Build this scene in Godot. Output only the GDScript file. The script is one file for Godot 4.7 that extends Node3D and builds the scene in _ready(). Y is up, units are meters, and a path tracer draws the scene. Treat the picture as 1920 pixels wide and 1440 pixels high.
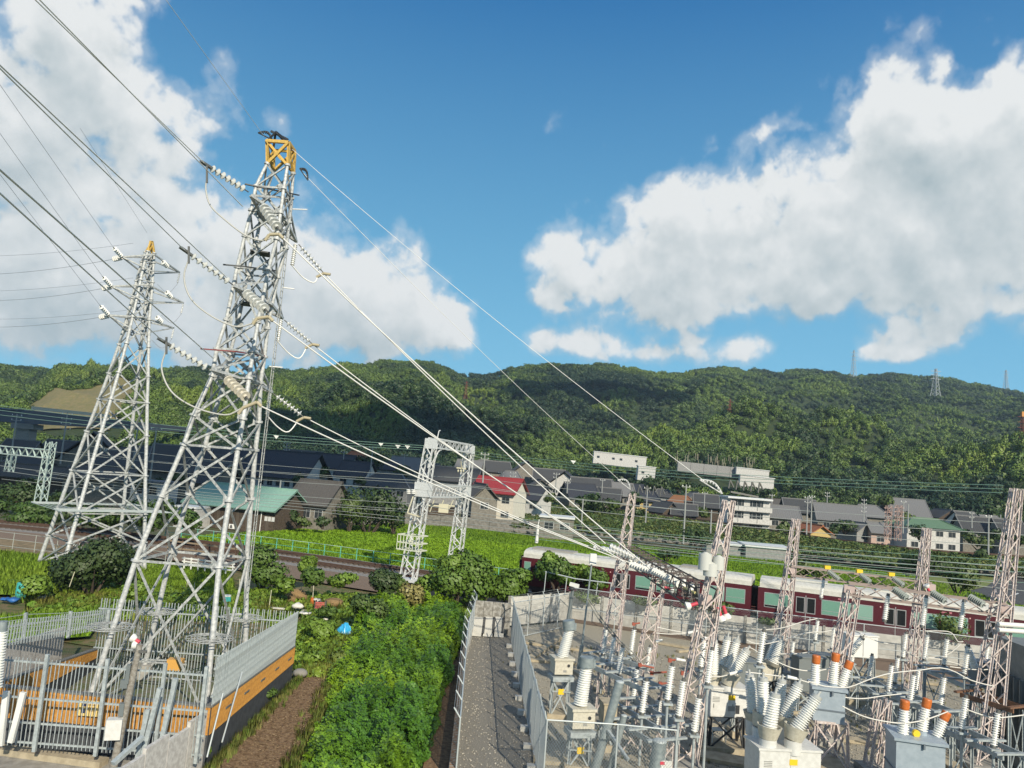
extends Node3D

const CAM_H := 11.0
const PITCH := 0.10996
const ROLL := 0.07854
const FOCAL := 1444.09      # pixels of the 1920 x 1440 photograph
var cb: Basis
var used := {}
var mats := {}
var rng := RandomNumberGenerator.new()

# ------------------------------------------------------------ mesh builder
class MB:
	var v := PackedVector3Array()
	var n := PackedVector3Array()
	var c := PackedColorArray()
	var col := Color(1, 1, 1)
	var colored := false
	func tri(a: Vector3, b: Vector3, d: Vector3, na: Vector3, nb: Vector3, nd: Vector3):
		if (d - a).cross(b - a).dot(na + nb + nd) < 0:
			v.append(a); v.append(d); v.append(b); n.append(na); n.append(nd); n.append(nb)
		else:
			v.append(a); v.append(b); v.append(d); n.append(na); n.append(nb); n.append(nd)
		if colored:
			c.append(col); c.append(col); c.append(col)
	func flat(a: Vector3, b: Vector3, d: Vector3, out: Vector3):
		var m := (d - a).cross(b - a).normalized()
		if m.dot(out) < 0: m = -m
		tri(a, b, d, m, m, m)
	func quad(a: Vector3, b: Vector3, d: Vector3, e: Vector3, out: Vector3):
		flat(a, b, d, out); flat(a, d, e, out)
	func box(xf: Transform3D, s: Vector3):
		var h := s * 0.5
		var p := []
		for i in 8:
			p.append(xf * Vector3(h.x if i & 1 else -h.x, h.y if i & 2 else -h.y, h.z if i & 4 else -h.z))
		var o := xf.origin
		for f in [[0, 1, 3, 2], [4, 5, 7, 6], [0, 1, 5, 4], [2, 3, 7, 6], [0, 2, 6, 4], [1, 3, 7, 5]]:
			quad(p[f[0]], p[f[1]], p[f[2]], p[f[3]], (p[f[0]] + p[f[2]]) * 0.5 - o)
	func cube(at: Vector3, s: Vector3, yaw := 0.0):
		box(Transform3D(Basis(Vector3.UP, yaw), at), s)
	func frame_of(a: Vector3, b: Vector3, roll := 0.0) -> Transform3D:
		var z := (b - a).normalized()
		var up := Vector3.UP if absf(z.y) < 0.95 else Vector3(0, 0, 1)
		var x := up.cross(z).normalized()
		var y := z.cross(x)
		var bs := Basis(x, y, z)
		if roll != 0.0: bs = Basis(z, roll) * bs
		return Transform3D(bs, (a + b) * 0.5)
	func bar(a: Vector3, b: Vector3, w: float, h := -1.0, roll := 0.0):
		if h < 0: h = w
		box(frame_of(a, b, roll), Vector3(w, h, a.distance_to(b)))
	func angle(a: Vector3, b: Vector3, w: float, th: float, roll := 0.0):     # an L section
		var f := frame_of(a, b, roll)
		var l := a.distance_to(b)
		box(f * Transform3D(Basis(), Vector3(0, -w * 0.5 + th * 0.5, 0)), Vector3(w, th, l))
		box(f * Transform3D(Basis(), Vector3(-w * 0.5 + th * 0.5, th * 0.5, 0)), Vector3(th, w - th, l))
	func tube(a: Vector3, b: Vector3, r0: float, r1 := -1.0, k := 8, caps := true):
		if r1 < 0: r1 = r0
		var f := frame_of(a, b)
		for i in k:
			var t0 := TAU * i / k
			var t1 := TAU * (i + 1) / k
			var d0 := f.basis.x * cos(t0) + f.basis.y * sin(t0)
			var d1 := f.basis.x * cos(t1) + f.basis.y * sin(t1)
			tri(a + d0 * r0, a + d1 * r0, b + d1 * r1, d0, d1, d1)
			if r1 > 0.0: tri(a + d0 * r0, b + d1 * r1, b + d0 * r1, d0, d1, d0)
			if caps:
				flat(a, a + d0 * r0, a + d1 * r0, a - b)
				if r1 > 0.0: flat(b, b + d0 * r1, b + d1 * r1, b - a)
	func path(pts: Array, r: float, k := 6):
		for i in pts.size() - 1:
			tube(pts[i], pts[i + 1], r, r, k, i == 0 or i == pts.size() - 2)
	func lathe(a: Vector3, b: Vector3, prof: Array, k := 12, sharp := 0.6):   # prof: [radius, metres along the axis from a]
		var f := frame_of(a, b)
		var z := f.basis.z
		for j in prof.size() - 1:
			var p: Array = prof[j]
			var q: Array = prof[j + 1]
			var dr: float = q[0] - p[0]
			var dz: float = q[1] - p[1]
			var l := sqrt(dr * dr + dz * dz)
			if l < 1e-6: continue
			for i in k:
				var t0 := TAU * i / k
				var t1 := TAU * (i + 1) / k
				var d0 := f.basis.x * cos(t0) + f.basis.y * sin(t0)
				var d1 := f.basis.x * cos(t1) + f.basis.y * sin(t1)
				var n0 := (d0 * dz - z * dr) / l
				var n1 := (d1 * dz - z * dr) / l
				var a0: Vector3 = a + z * p[1] + d0 * p[0]
				var a1: Vector3 = a + z * p[1] + d1 * p[0]
				var b0: Vector3 = a + z * q[1] + d0 * q[0]
				var b1: Vector3 = a + z * q[1] + d1 * q[0]
				if p[0] > 1e-5: tri(a0, a1, b1, n0, n1, n1)
				if q[0] > 1e-5: tri(a0, b1, b0, n0, n1, n0)
	func ball(o: Vector3, r: Vector3, k := 10, m := 6):
		for j in m:
			for i in k:
				var q := []
				for e in [[i, j], [i + 1, j], [i + 1, j + 1], [i, j + 1]]:
					var t: float = TAU * e[0] / k
					var u: float = PI * e[1] / m
					q.append(Vector3(sin(u) * cos(t), cos(u), sin(u) * sin(t)))
				if j > 0: tri(o + q[0] * r, o + q[1] * r, o + q[2] * r, (q[0] / r).normalized(), (q[1] / r).normalized(), (q[2] / r).normalized())
				if j < m - 1: tri(o + q[0] * r, o + q[2] * r, o + q[3] * r, (q[0] / r).normalized(), (q[2] / r).normalized(), (q[3] / r).normalized())
				elif j == 0: pass
	func prism(pts: Array, up: Vector3, out_hint := Vector3.ZERO):    # a flat convex outline pushed along up
		var m := pts.size()
		var o := Vector3.ZERO
		for p in pts: o += p / m
		for i in range(1, m - 1):
			flat(pts[0], pts[i], pts[i + 1], -up)
			flat(pts[0] + up, pts[i] + up, pts[i + 1] + up, up)
		for i in m:
			var a: Vector3 = pts[i]
			var b: Vector3 = pts[(i + 1) % m]
			var out := (a + b) * 0.5 - o
			quad(a, b, b + up, a + up, out - up * out.dot(up) / maxf(up.length_squared(), 1e-9))
	func mesh(org := Vector3.ZERO) -> ArrayMesh:
		var arr := []
		arr.resize(Mesh.ARRAY_MAX)
		arr[Mesh.ARRAY_VERTEX] = Transform3D(Basis(), -org) * v if org != Vector3.ZERO else v
		arr[Mesh.ARRAY_NORMAL] = n
		if colored: arr[Mesh.ARRAY_COLOR] = c
		var am := ArrayMesh.new()
		am.add_surface_from_arrays(Mesh.PRIMITIVE_TRIANGLES, arr)
		return am

# ------------------------------------------------------------ places
func ray(px: float, py: float) -> Vector3:
	return cb * Vector3((px - 960.0) / FOCAL, -(py - 720.0) / FOCAL, -1.0)
func P(px: float, py: float, d: float) -> Vector3:          # the point d metres ahead of the camera
	var r := ray(px, py)
	return Vector3(0, CAM_H, 0) + r * (d / -r.z)
func G(px: float, py: float, e := 0.0) -> Vector3:          # the point at height e
	var r := ray(px, py)
	return Vector3(0, CAM_H, 0) + r * ((e - CAM_H) / r.y)
func ys(p: Vector3, y: float) -> Vector3: return Vector3(p.x, y, p.z)
var rail_o := Vector3(-9.3, 0, -72.1)
var rail_u := Vector3(0.9178, 0, 0.3971)
var rail_n := Vector3(0.3971, 0, -0.9178)
func R(s: float, t: float, h := 0.0) -> Vector3:            # along the railway, across it (away from the camera), up
	return rail_o + rail_u * s + rail_n * t + Vector3(0, h, 0)
func nz(a: float, b: float) -> float: return rng.randf_range(a, b)

# ------------------------------------------------------------ objects
func numbered(nm: String) -> String:
	if not used.has(nm):
		used[nm] = 0
		return nm
	used[nm] += 1
	return "%s_%03d" % [nm, used[nm]]
func tag(o: Node, label: String, cat: String, group := ""):
	o.set_meta("label", label)
	o.set_meta("category", cat)
	if group != "": o.set_meta("group", group)
func thing(nm: String, label: String, cat: String, at := Vector3.ZERO, group := "", yaw := 0.0) -> Node3D:
	var o := Node3D.new()
	o.name = numbered(nm)
	add_child(o)
	o.position = at
	o.rotation.y = yaw
	tag(o, label, cat, group)
	return o
func part(parent: Node3D, nm: String, mb: MB, m: Material, label := "", local := false) -> MeshInstance3D:
	var o := MeshInstance3D.new()
	o.name = nm
	var org := Vector3.ZERO
	if not local:
		var k: Node = parent
		while k != self:
			org += k.position
			k = k.get_parent()
	o.mesh = mb.mesh(org)
	o.material_override = m
	parent.add_child(o, true)
	if label != "": o.set_meta("label", label)
	return o
func share(parent: Node3D, nm: String, mesh: Mesh, m: Material, xf := Transform3D()) -> MeshInstance3D:
	var o := MeshInstance3D.new()
	o.name = nm
	o.mesh = mesh
	o.material_override = m
	o.transform = xf
	parent.add_child(o, true)
	return o
func single(nm: String, mb: MB, m: Material, label: String, cat: String, group := "", at := Vector3.ZERO) -> MeshInstance3D:
	var o := MeshInstance3D.new()
	o.name = numbered(nm)
	o.mesh = mb.mesh(at)
	o.material_override = m
	o.position = at
	add_child(o)
	tag(o, label, cat, group)
	return o
func struct(nm: String, mb: MB, m: Material, kind := "structure") -> MeshInstance3D:
	var o := MeshInstance3D.new()
	o.name = numbered(nm)
	o.mesh = mb.mesh()
	o.material_override = m
	add_child(o)
	o.set_meta("kind", kind)
	return o
func copy(o: Node3D, at: Vector3, label := "", yaw := 0.0) -> Node3D:
	var r: Node3D = o.duplicate()
	r.name = numbered(str(o.name).rstrip("0123456789").trim_suffix("_"))
	add_child(r)
	r.position = at
	r.rotation.y = o.rotation.y + yaw
	if label != "": r.set_meta("label", label)
	return r
func multi(parent: Node, nm: String, mesh: Mesh, m: Material, xfs: Array, cols: Array, kind := "stuff") -> MultiMeshInstance3D:
	var mm := MultiMesh.new()
	mm.transform_format = MultiMesh.TRANSFORM_3D
	mm.use_colors = not cols.is_empty()
	mm.mesh = mesh
	mm.instance_count = xfs.size()
	for i in xfs.size():
		mm.set_instance_transform(i, xfs[i])
		if mm.use_colors: mm.set_instance_color(i, cols[i])
	var o := MultiMeshInstance3D.new()
	o.name = numbered(nm) if parent == self else nm
	o.multimesh = mm
	o.material_override = m
	parent.add_child(o, true)
	if kind != "": o.set_meta("kind", kind)
	return o

# ------------------------------------------------------------ materials (linear base colours)
func lin(r: float, g: float, b: float) -> Color: return Color(r, g, b).linear_to_srgb()
func plain(key: String, r: float, g: float, b: float, rough := 0.6, metal := 0.0) -> StandardMaterial3D:
	if mats.has(key): return mats[key]
	var m := StandardMaterial3D.new()
	m.albedo_color = lin(r, g, b)
	m.roughness = rough
	m.metallic = metal
	mats[key] = m
	return m
func noise_tex(seed_: int, freq: float, ramp: Array, oct := 5, size := 256, kind := FastNoiseLite.TYPE_SIMPLEX_SMOOTH) -> NoiseTexture2D:
	var nn := FastNoiseLite.new()
	nn.seed = seed_
	nn.noise_type = kind
	nn.frequency = freq
	nn.fractal_octaves = oct
	nn.fractal_gain = 0.6
	var t := NoiseTexture2D.new()
	t.width = size
	t.height = size
	t.seamless = true
	t.noise = nn
	var gr := Gradient.new()
	gr.offsets = PackedFloat32Array(ramp.map(func(e): return e[0]))
	gr.colors = PackedColorArray(ramp.map(func(e): return e[1]))
	t.color_ramp = gr
	return t
var n_tex := 0
func mottled(key: String, a: Color, b: Color, metres: float, rough := 0.8, metal := 0.0, mid := 0.5, bump := 0.0, freq := 0.02, vc := false) -> StandardMaterial3D:
	if mats.has(key): return mats[key]
	n_tex += 1
	var m := StandardMaterial3D.new()
	var s := 0.24
	m.albedo_texture = noise_tex(n_tex * 7 + 3, freq, [[clampf(mid - s, 0, 1), a], [mid, a.lerp(b, 0.5)], [clampf(mid + s, 0, 1), b]])
	m.roughness = rough
	m.metallic = metal
	m.uv1_triplanar = true
	m.uv1_world_triplanar = true
	m.uv1_scale = Vector3.ONE / metres
	m.vertex_color_use_as_albedo = vc
	if bump > 0.0:
		m.heightmap_enabled = true
		m.heightmap_scale = bump
		m.heightmap_texture = noise_tex(n_tex * 7 + 3, freq, [[0.0, Color.BLACK], [1.0, Color.WHITE]])
	mats[key] = m
	return m
func leaf_mat(key: String, r: float, g: float, b: float, back := 0.35, rough := 0.55) -> StandardMaterial3D:
	if mats.has(key): return mats[key]
	var m := StandardMaterial3D.new()
	m.albedo_color = lin(r, g, b)
	m.roughness = rough
	m.vertex_color_use_as_albedo = true
	m.cull_mode = BaseMaterial3D.CULL_DISABLED
	if back > 0.0:
		m.backlight_enabled = true
		m.backlight = Color(back, back, back)
	mats[key] = m
	return m

# ------------------------------------------------------------ sky
func make_sky() -> PanoramaSkyMaterial:
	var W := 4096
	var H2 := 2048
	var low_w := 1024
	# the blue: deeper overhead, paler and greener towards the horizon
	var base := Image.create(1, H2, false, Image.FORMAT_RGBF)
	var blue := []
	for j in H2:
		var el := 90.0 - 180.0 * (j + 0.5) / H2
		var t := clampf(el / 36.0, 0, 1)
		var c := Color(0.215, 0.535, 0.720).lerp(Color(0.016, 0.112, 0.300), pow(t, 0.74))
		if el > 36.0: c = Color(0.016, 0.112, 0.300).lerp(Color(0.010, 0.058, 0.200), clampf((el - 36.0) / 54.0, 0, 1))
		if el < 0.0: c = Color(0.20, 0.24, 0.20)
		blue.append(c)
	var sky := Image.create(W, H2, false, Image.FORMAT_RGBF)
	# the sector with the clouds of the photograph, from lumps placed by direction
	var k := W / 360.0
	var az0 := -58.0
	var el1 := 52.0
	var sw := int(116.0 * k)
	var sh := int(54.0 * k)
	var gw := 232
	var gh := 108
	var lumps := [
		# px, py, rx, ry, weight: right-hand towering bank
		[1690, 330, 180, 150, 1.0], [1800, 310, 140, 110, 0.95], [1930, 390, 170, 140, 0.95], [1905, 250, 60, 50, 0.5], [1630, 460, 170, 96, 1.0], [1560, 300, 90, 70, 0.55], [1712, 215, 70, 56, 0.6],
		[1300, 440, 160, 100, 1.0], [1350, 350, 70, 50, 0.75], [1250, 380, 70, 40, 0.6], [1180, 510, 150, 70, 0.95], [1050, 455, 70, 42, 0.95], [1010, 490, 60, 35, 0.8], [1100, 560, 110, 40, 0.6], [1440, 535, 230, 52, 0.9],
		[1690, 505, 260, 46, 0.85], [1330, 570, 200, 40, 0.6], [1150, 610, 80, 26, 0.3], [1050, 640, 110, 26, 0.7], [1250, 665, 200, 30, 0.75], [1400, 650, 100, 30, 0.6], [1620, 670, 60, 16, 0.3], [1750, 628, 80, 32, 0.8], [1700, 668, 90, 18, 0.55], [1850, 575, 110, 24, 0.5],
		[1385, 262, 66, 30, 0.52], [1075, 235, 80, 44, 0.40], [905, 175, 40, 26, 0.36], [1150, 285, 40, 22, 0.36], [1620, 215, 70, 50, 0.3], [1840, 25, 90, 26, 0.36], [1890, 100, 40, 60, 0.34], [2140, 120, 150, 100, 0.6],
		# left-hand bank
		[100, 60, 190, 110, 0.95], [40, 190, 120, 80, 0.35], [200, 160, 110, 60, 0.8], [270, 30, 30, 60, 0.40], [160, 330, 240, 90, 0.95], [330, 420, 200, 100, 0.95], [60, 470, 200, 60, 0.8], [330, 260, 80, 80, 0.36], [405, 150, 36, 50, 0.36], [430, 220, 60, 50, 0.26], [520, 235, 40, 30, 0.34],
		[200, 560, 280, 70, 0.95], [520, 540, 200, 110, 1.0], [640, 520, 130, 80, 1.0], [760, 560, 90, 80, 0.95], [690, 620, 170, 60, 0.95], [420, 640, 240, 50, 0.8], [90, 640, 200, 40, 0.7], [810, 610, 60, 40, 0.6], [0, 600, 120, 30, 0.4],
		[-250, 300, 260, 200, 0.8], [-400, 560, 260, 90, 0.7], [2300, 500, 240, 150, 0.7], [2450, 250, 140, 90, 0.5], [600, -260, 150, 70, 0.5], [1300, -330, 220, 70, 0.5]]
	var ld := []
	for l in lumps:
		var r := ray(l[0], l[1])
		ld.append([rad_to_deg(atan2(r.x, -r.z)), rad_to_deg(atan2(r.y, Vector2(r.x, r.z).length())), l[2] / FOCAL * 57.3, l[3] / FOCAL * 57.3, l[4]])
	var grid := Image.create(gw, gh, false, Image.FORMAT_RF)
	for j in gh:
		var el := el1 - 54.0 * (j + 0.5) / gh
		for i in gw:
			var az := az0 + 116.0 * (i + 0.5) / gw
			var keep := 1.0
			for l in ld:
				var dx: float = (az - l[0]) / l[2]
				var dy: float = (el - l[1]) / l[3]
				var q := dx * dx + dy * dy
				if q < 4.0: keep *= 1.0 - l[4] * exp(-q * 0.9) * 0.9
			grid.set_pixel(i, j, Color(1.0 - keep, 0, 0))
	grid.resize(sw, sh, Image.INTERPOLATE_CUBIC)
	var lump: PackedFloat32Array = grid.get_data().to_float32_array()
	var fbm := FastNoiseLite.new()
	fbm.seed = 11
	fbm.noise_type = FastNoiseLite.TYPE_SIMPLEX_SMOOTH
	fbm.frequency = 0.011
	fbm.fractal_octaves = 7
	fbm.fractal_gain = 0.56
	fbm.domain_warp_enabled = true
	fbm.domain_warp_amplitude = 24.0
	fbm.domain_warp_frequency = 0.012
	var na := fbm.get_image(sw, sh).get_data()
	fbm.seed = 5
	fbm.fractal_type = FastNoiseLite.FRACTAL_RIDGED
	fbm.frequency = 0.016
	var nb := fbm.get_image(sw, sh).get_data()
	var den := PackedFloat32Array()
	den.resize(sw * sh)
	for i in sw * sh:
		var b := lump[i]
		den[i] = b * 1.20 - 0.68 + (na[i] / 255.0 - 0.5) * 1.32 * (0.5 + 0.5 * (1.0 - absf(2.0 * b - 1.0))) + (0.5 - nb[i] / 255.0) * 0.30
	# everywhere else: fair-weather clouds of the same kind
	var gen := FastNoiseLite.new()
	gen.seed = 21
	gen.frequency = 1.0
	gen.fractal_octaves = 5
	var lowi := Image.create(low_w, low_w / 2, false, Image.FORMAT_RGBF)
	for j in low_w / 2:
		var el := 90.0 - 180.0 * (j + 0.5) / (low_w / 2)
		var c0: Color = blue[j * 4 + 2]
		for i in low_w:
			var c := c0
			if el > 0.0:
				var az := deg_to_rad(360.0 * (i + 0.5) / low_w - 180.0)
				var dir := Vector3(sin(az) * cos(deg_to_rad(el)), sin(deg_to_rad(el)), -cos(az) * cos(deg_to_rad(el)))
				var d := gen.get_noise_3d(dir.x * 2.2, dir.y * 4.4, dir.z * 2.2) + 0.04 - el * 0.002
				var up := gen.get_noise_3d(dir.x * 2.2, dir.y * 4.4 + 0.16, dir.z * 2.2) + 0.04 - el * 0.002
				var a := smoothstep(0.0, 0.22, d)
				c = c0.lerp(Color(0.60, 0.62, 0.64).lerp(Color(0.30, 0.36, 0.41), clampf(0.4 + (up - d) * 2.2, 0, 1)), a)
			lowi.set_pixel(i, j, c)
	lowi.resize(W, H2, Image.INTERPOLATE_CUBIC)
	sky = lowi
	sky.convert(Image.FORMAT_RGBF)
	var x0 := int((az0 + 360.0) * k)
	var y0 := int((90.0 - el1) * k)
	var off := int(3.2 * k)
	var off2 := int(1.3 * k)
	for j in sh:
		var c0: Color = blue[mini(y0 + j, H2 / 2 - 1)]
		var el := el1 - 54.0 * (j + 0.5) / sh
		if el < -0.5: break
		var edge_v := clampf((el1 - el) / 6.0, 0, 1)
		for i in sw:
			var at := j * sw + i
			var d := den[at]
			var c := c0
			if d > -0.30:
				var a := smoothstep(-0.09, 0.20, d)
				a = maxf(a * 0.99, smoothstep(-0.28, 0.05, d) * 0.30)
				var up := den[maxi(j - off, 0) * sw + i]
				var up2 := den[maxi(j - off2, 0) * sw + mini(i + off2 / 2, sw - 1)]
				var sh_ := clampf(0.20 + (up - d) * 0.78 + (up2 - d) * 0.62 + smoothstep(0.1, 0.7, d) * 0.42, 0, 1)
				var white := Color(0.610, 0.625, 0.625)
				var grey := Color(0.270, 0.340, 0.370)
				c = c0.lerp(white.lerp(grey, sh_), a)
			var e := minf(edge_v, minf(clampf(i / (6.0 * k), 0, 1), clampf((sw - i) / (6.0 * k), 0, 1)))
			if e < 1.0: c = sky.get_pixel((x0 + i) % W, y0 + j).lerp(c, e)
			sky.set_pixel((x0 + i) % W, y0 + j, c)
	var pm := PanoramaSkyMaterial.new()
	pm.panorama = ImageTexture.create_from_image(sky)
	return pm

func _ready():
	rng.seed = 4711
	cb = Basis(Vector3(1, 0, 0), PITCH) * Basis(Vector3(0, 0, 1), ROLL)
	var cam := Camera3D.new()
	cam.name = "camera"
	cam.fov = 53.0
	cam.near = 0.5
	cam.far = 6000.0
	add_child(cam)
	cam.transform = Transform3D(cb, Vector3(0, CAM_H, 0))
	cam.current = true
	var env := Environment.new()
	env.background_mode = Environment.BG_SKY
	var sk := Sky.new()
	sk.sky_material = make_sky()
	env.sky = sk
	env.background_energy_multiplier = 1.0
	env.tonemap_mode = Environment.TONE_MAPPER_LINEAR
	env.tonemap_exposure = 1.38
	env.sdfgi_enabled = true
	env.ssao_enabled = true
	env.ssil_enabled = true
	env.fog_enabled = true
	env.fog_density = 0.00013
	env.fog_light_color = Color(0.72, 0.83, 0.93)
	var we := WorldEnvironment.new()
	we.name = "world_environment"
	we.environment = env
	add_child(we)
	var sun := DirectionalLight3D.new()
	sun.name = "sun"
	sun.light_energy = 1.22
	sun.light_color = Color(1.0, 0.955, 0.87)
	sun.light_angular_distance = 0.5
	sun.shadow_enabled = true
	add_child(sun)
	var el := deg_to_rad(29.0)
	var towards := Vector3(0.36 * cos(el), sin(el), 0.933 * cos(el)).normalized()
	sun.look_at_from_position(towards * 100.0, Vector3.ZERO, Vector3.UP)
	build_shade_clouds()
	build_land()
	build_pylons()
	build_railway()
	build_town()
	build_substation()
	build_enclosure()
	build_garden()

# ------------------------------------------------------------ land, hills, forest
var RIDGE := [[-700, 700], [-300, 690], [0, 685], [100, 689], [200, 691], [270, 690], [330, 683], [400, 690], [450, 696], [520, 686], [600, 683], [700, 674], [770, 670], [820, 679], [870, 700], [920, 697], [960, 682], [1000, 678], [1050, 681], [1100, 677], [1200, 687], [1270, 694], [1320, 685], [1350, 682], [1400, 689], [1450, 692], [1500, 689], [1550, 692], [1600, 700], [1650, 695], [1690, 694], [1730, 703], [1780, 704], [1830, 714], [1870, 724], [1920, 733], [2100, 780], [2700, 800]]
var RIDGE_D := [[-700, 800], [300, 820], [360, 700], [560, 760], [760, 860], [900, 1000], [1000, 900], [1250, 960], [1500, 1150], [1900, 1250], [2700, 1100]]
var SPUR := [[-700, 750], [0, 742], [50, 748], [110, 731], [160, 718], [225, 707], [300, 738], [420, 780], [560, 770], [640, 742], [700, 745], [800, 768], [900, 790], [1000, 812], [1100, 838], [1180, 836], [1270, 803], [1350, 782], [1450, 782], [1560, 776], [1610, 793], [1660, 820], [1700, 846], [1760, 838], [1850, 827], [1920, 797], [2000, 785], [2700, 810]]
var SPUR_D := [[-700, 430], [0, 430], [240, 460], [420, 470], [700, 520], [1000, 470], [1180, 420], [1400, 470], [1600, 500], [1700, 400], [1920, 380], [2700, 400]]
var FOOT_D := [[-700, 300], [0, 310], [300, 320], [700, 310], [1000, 300], [1500, 280], [1700, 260], [1900, 235], [2700, 240]]
func interp(t: Array, x: float) -> float:
	if x <= t[0][0]: return t[0][1]
	for i in t.size() - 1:
		if x <= t[i + 1][0]:
			var f: float = (x - t[i][0]) / (t[i + 1][0] - t[i][0])
			return lerpf(t[i][1], t[i + 1][1], f * f * (3.0 - 2.0 * f) * 0.5 + f * 0.5)
	return t[-1][1]
var DIP := [[-700, 14], [200, 16], [420, 8], [700, 10], [1000, 10], [1180, 14], [1280, 34], [1560, 40], [1680, 30], [1800, 40], [2000, 40], [2700, 20]]
var hill_n := FastNoiseLite.new()
var gully_n := FastNoiseLite.new()
var prof_cache := {}
func profile(px: float) -> Array:
	var key := int(roundf(px / 10.0))
	if prof_cache.has(key): return prof_cache[key]
	var x := key * 10.0
	var fd := interp(FOOT_D, x)
	var sd := interp(SPUR_D, x)
	var rd := interp(RIDGE_D, x)
	var sp := P(x, interp(SPUR, x) + 5.0, sd)
	var rp := P(x, interp(RIDGE, x) + 4.0, rd)
	var base := [fd, sd, rd, sp.y - 4.0, rp.y - 4.0, P(x, 800.0, 1.0).x, interp(DIP, x)]
	prof_cache[key] = base
	return base
func hill_h(px: float, d: float) -> float:
	var a := profile(px)
	var b := profile(px + 10.0)
	var f := px / 10.0 - roundf(px / 10.0)
	if f < 0:
		b = a; a = profile(px - 10.0); f += 1.0
	return lerpf(prof_h(a, d), prof_h(b, d), f) + hill_n.get_noise_2d(px * d / 1444.0, d) * 5.0 * smoothstep(300, 420, d) + gully_n.get_noise_2d(px * d / 1444.0, d * 0.55) * 17.0 * smoothstep(330, 520, d) * smoothstep(0.0, 170.0, absf(d - float(a[2])))
func prof_h(p: Array, d: float) -> float:
	var fd: float = p[0]
	var sd: float = p[1]
	var rd: float = p[2]
	if d < fd: return lerpf(0.0, 1.0, clampf((d - fd + 70.0) / 70.0, 0, 1)) - 0.3
	if d < sd:
		var t := (d - fd) / (sd - fd)
		return lerpf(0.7, p[3], t * t * 0.35 + t * 0.65)
	if d < rd:
		var t := (d - sd) / (rd - sd)
		var dip := sin(minf(t * 2.0, 1.0) * PI) * minf(float(p[6]), maxf(0.0, p[3] * 0.6))
		return lerpf(p[3], p[4], t * t * 0.55 + t * 0.45) - dip
	return p[4] - (d - rd) * 0.30
func hill_p(px: float, d: float) -> Vector3:
	var a: Array = profile(px)
	var x0: float = P(px, 800.0, 1.0).x
	return Vector3(x0 * d, hill_h(px, d), -d)
func leaf_ball(seed_: int, count: int, r: Vector3, leaf: float, lobes := 5, inner := 0.62) -> MB:
	var g := RandomNumberGenerator.new()
	g.seed = seed_
	var m := MB.new()
	m.colored = true
	var ls := []
	for i in lobes:
		var a := g.randf() * TAU
		ls.append([Vector3(cos(a) * 0.46 * g.randf_range(0.5, 1.0), g.randf_range(-0.30, 0.50), sin(a) * 0.46 * g.randf_range(0.5, 1.0)), g.randf_range(0.42, 0.64)])
	for i in count:
		var l: Array = ls[i % lobes]
		var dir := Vector3(g.randfn(), g.randfn(), g.randfn()).normalized()
		var p: Vector3 = l[0] + dir * l[1] * g.randf_range(inner, 1.0)
		var nn := (dir + Vector3(g.randfn(), g.randfn() + 0.5, g.randfn()) * 0.55).normalized()
		var t := nn.cross(Vector3(g.randfn(), g.randfn(), g.randfn())).normalized()
		var b := nn.cross(t)
		var s := leaf * g.randf_range(0.65, 1.25)
		p = p * r
		var k := g.randf_range(0.86, 1.14)
		m.col = Color(k, k, k)
		var ns := (nn * 0.45 + dir * 0.55 + p / r * 0.35).normalized()
		m.tri(p - t * s * 0.5, p + b * s * 0.34, p + t * s * 0.5, ns, ns, ns)
		m.tri(p - t * s * 0.5, p + t * s * 0.5, p - b * s * 0.34, ns, ns, ns)
	return m

func build_land():
	hill_n.seed = 3
	hill_n.frequency = 0.012
	hill_n.fractal_octaves = 4
	gully_n.seed = 6
	gully_n.frequency = 0.0075
	gully_n.fractal_type = FastNoiseLite.FRACTAL_RIDGED
	gully_n.fractal_octaves = 2
	# one sheet of ground out to the hills, then the hills
	var g := MB.new()
	for i in 24:
		for j in 16:
			var x0 := -1300.0 + i * 110.0
			var z0 := 60.0 - j * 25.0
			g.quad(Vector3(x0, -0.35, z0), Vector3(x0 + 110, -0.35, z0), Vector3(x0 + 110, -0.35, z0 - 25), Vector3(x0, -0.35, z0 - 25), Vector3.UP)
	struct("ground", g, mottled("earth", lin(0.055, 0.080, 0.022), lin(0.105, 0.088, 0.045), 9.0, 0.95))
	var h := MB.new()
	var rows := []
	for i in 90: rows.append(195.0 + pow(i / 89.0, 1.5) * 1900.0)
	var bare := FastNoiseLite.new()
	bare.seed = 8
	bare.frequency = 0.03
	for i in 120:
		var px := -740.0 + i * 29.0
		for j in rows.size() - 1:
			var q := [hill_p(px, rows[j]), hill_p(px + 29.0, rows[j]), hill_p(px + 29.0, rows[j + 1]), hill_p(px, rows[j + 1])]
			h.quad(q[0], q[1], q[2], q[3], Vector3.UP)
	struct("hills", h, mottled("hillside", lin(0.020, 0.040, 0.010), lin(0.045, 0.060, 0.018), 22.0, 0.95))
	# the mown slope on the left-hand hill
	var b := MB.new()
	for i in 44:
		var px := 36.0 + i * 5.0
		var d0 := 328.0
		for j in 16:
			var t0 := bare_span(px, j / 16.0)
			var t1 := bare_span(px, (j + 1) / 16.0)
			var u0 := bare_span(px + 5.0, j / 16.0)
			var u1 := bare_span(px + 5.0, (j + 1) / 16.0)
			var up := Vector3(0, 1.2, 0)
			if t1 > t0 + 0.1: b.quad(hill_p(px, t0) + up, hill_p(px + 5.0, u0) + up, hill_p(px + 5.0, u1) + up, hill_p(px, t1) + up, Vector3.UP)
	struct("mown_hillside", b, mottled("dry_grass", lin(0.230, 0.180, 0.085), lin(0.150, 0.145, 0.055), 14.0, 0.95))
	forest()
	fields()

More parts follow.
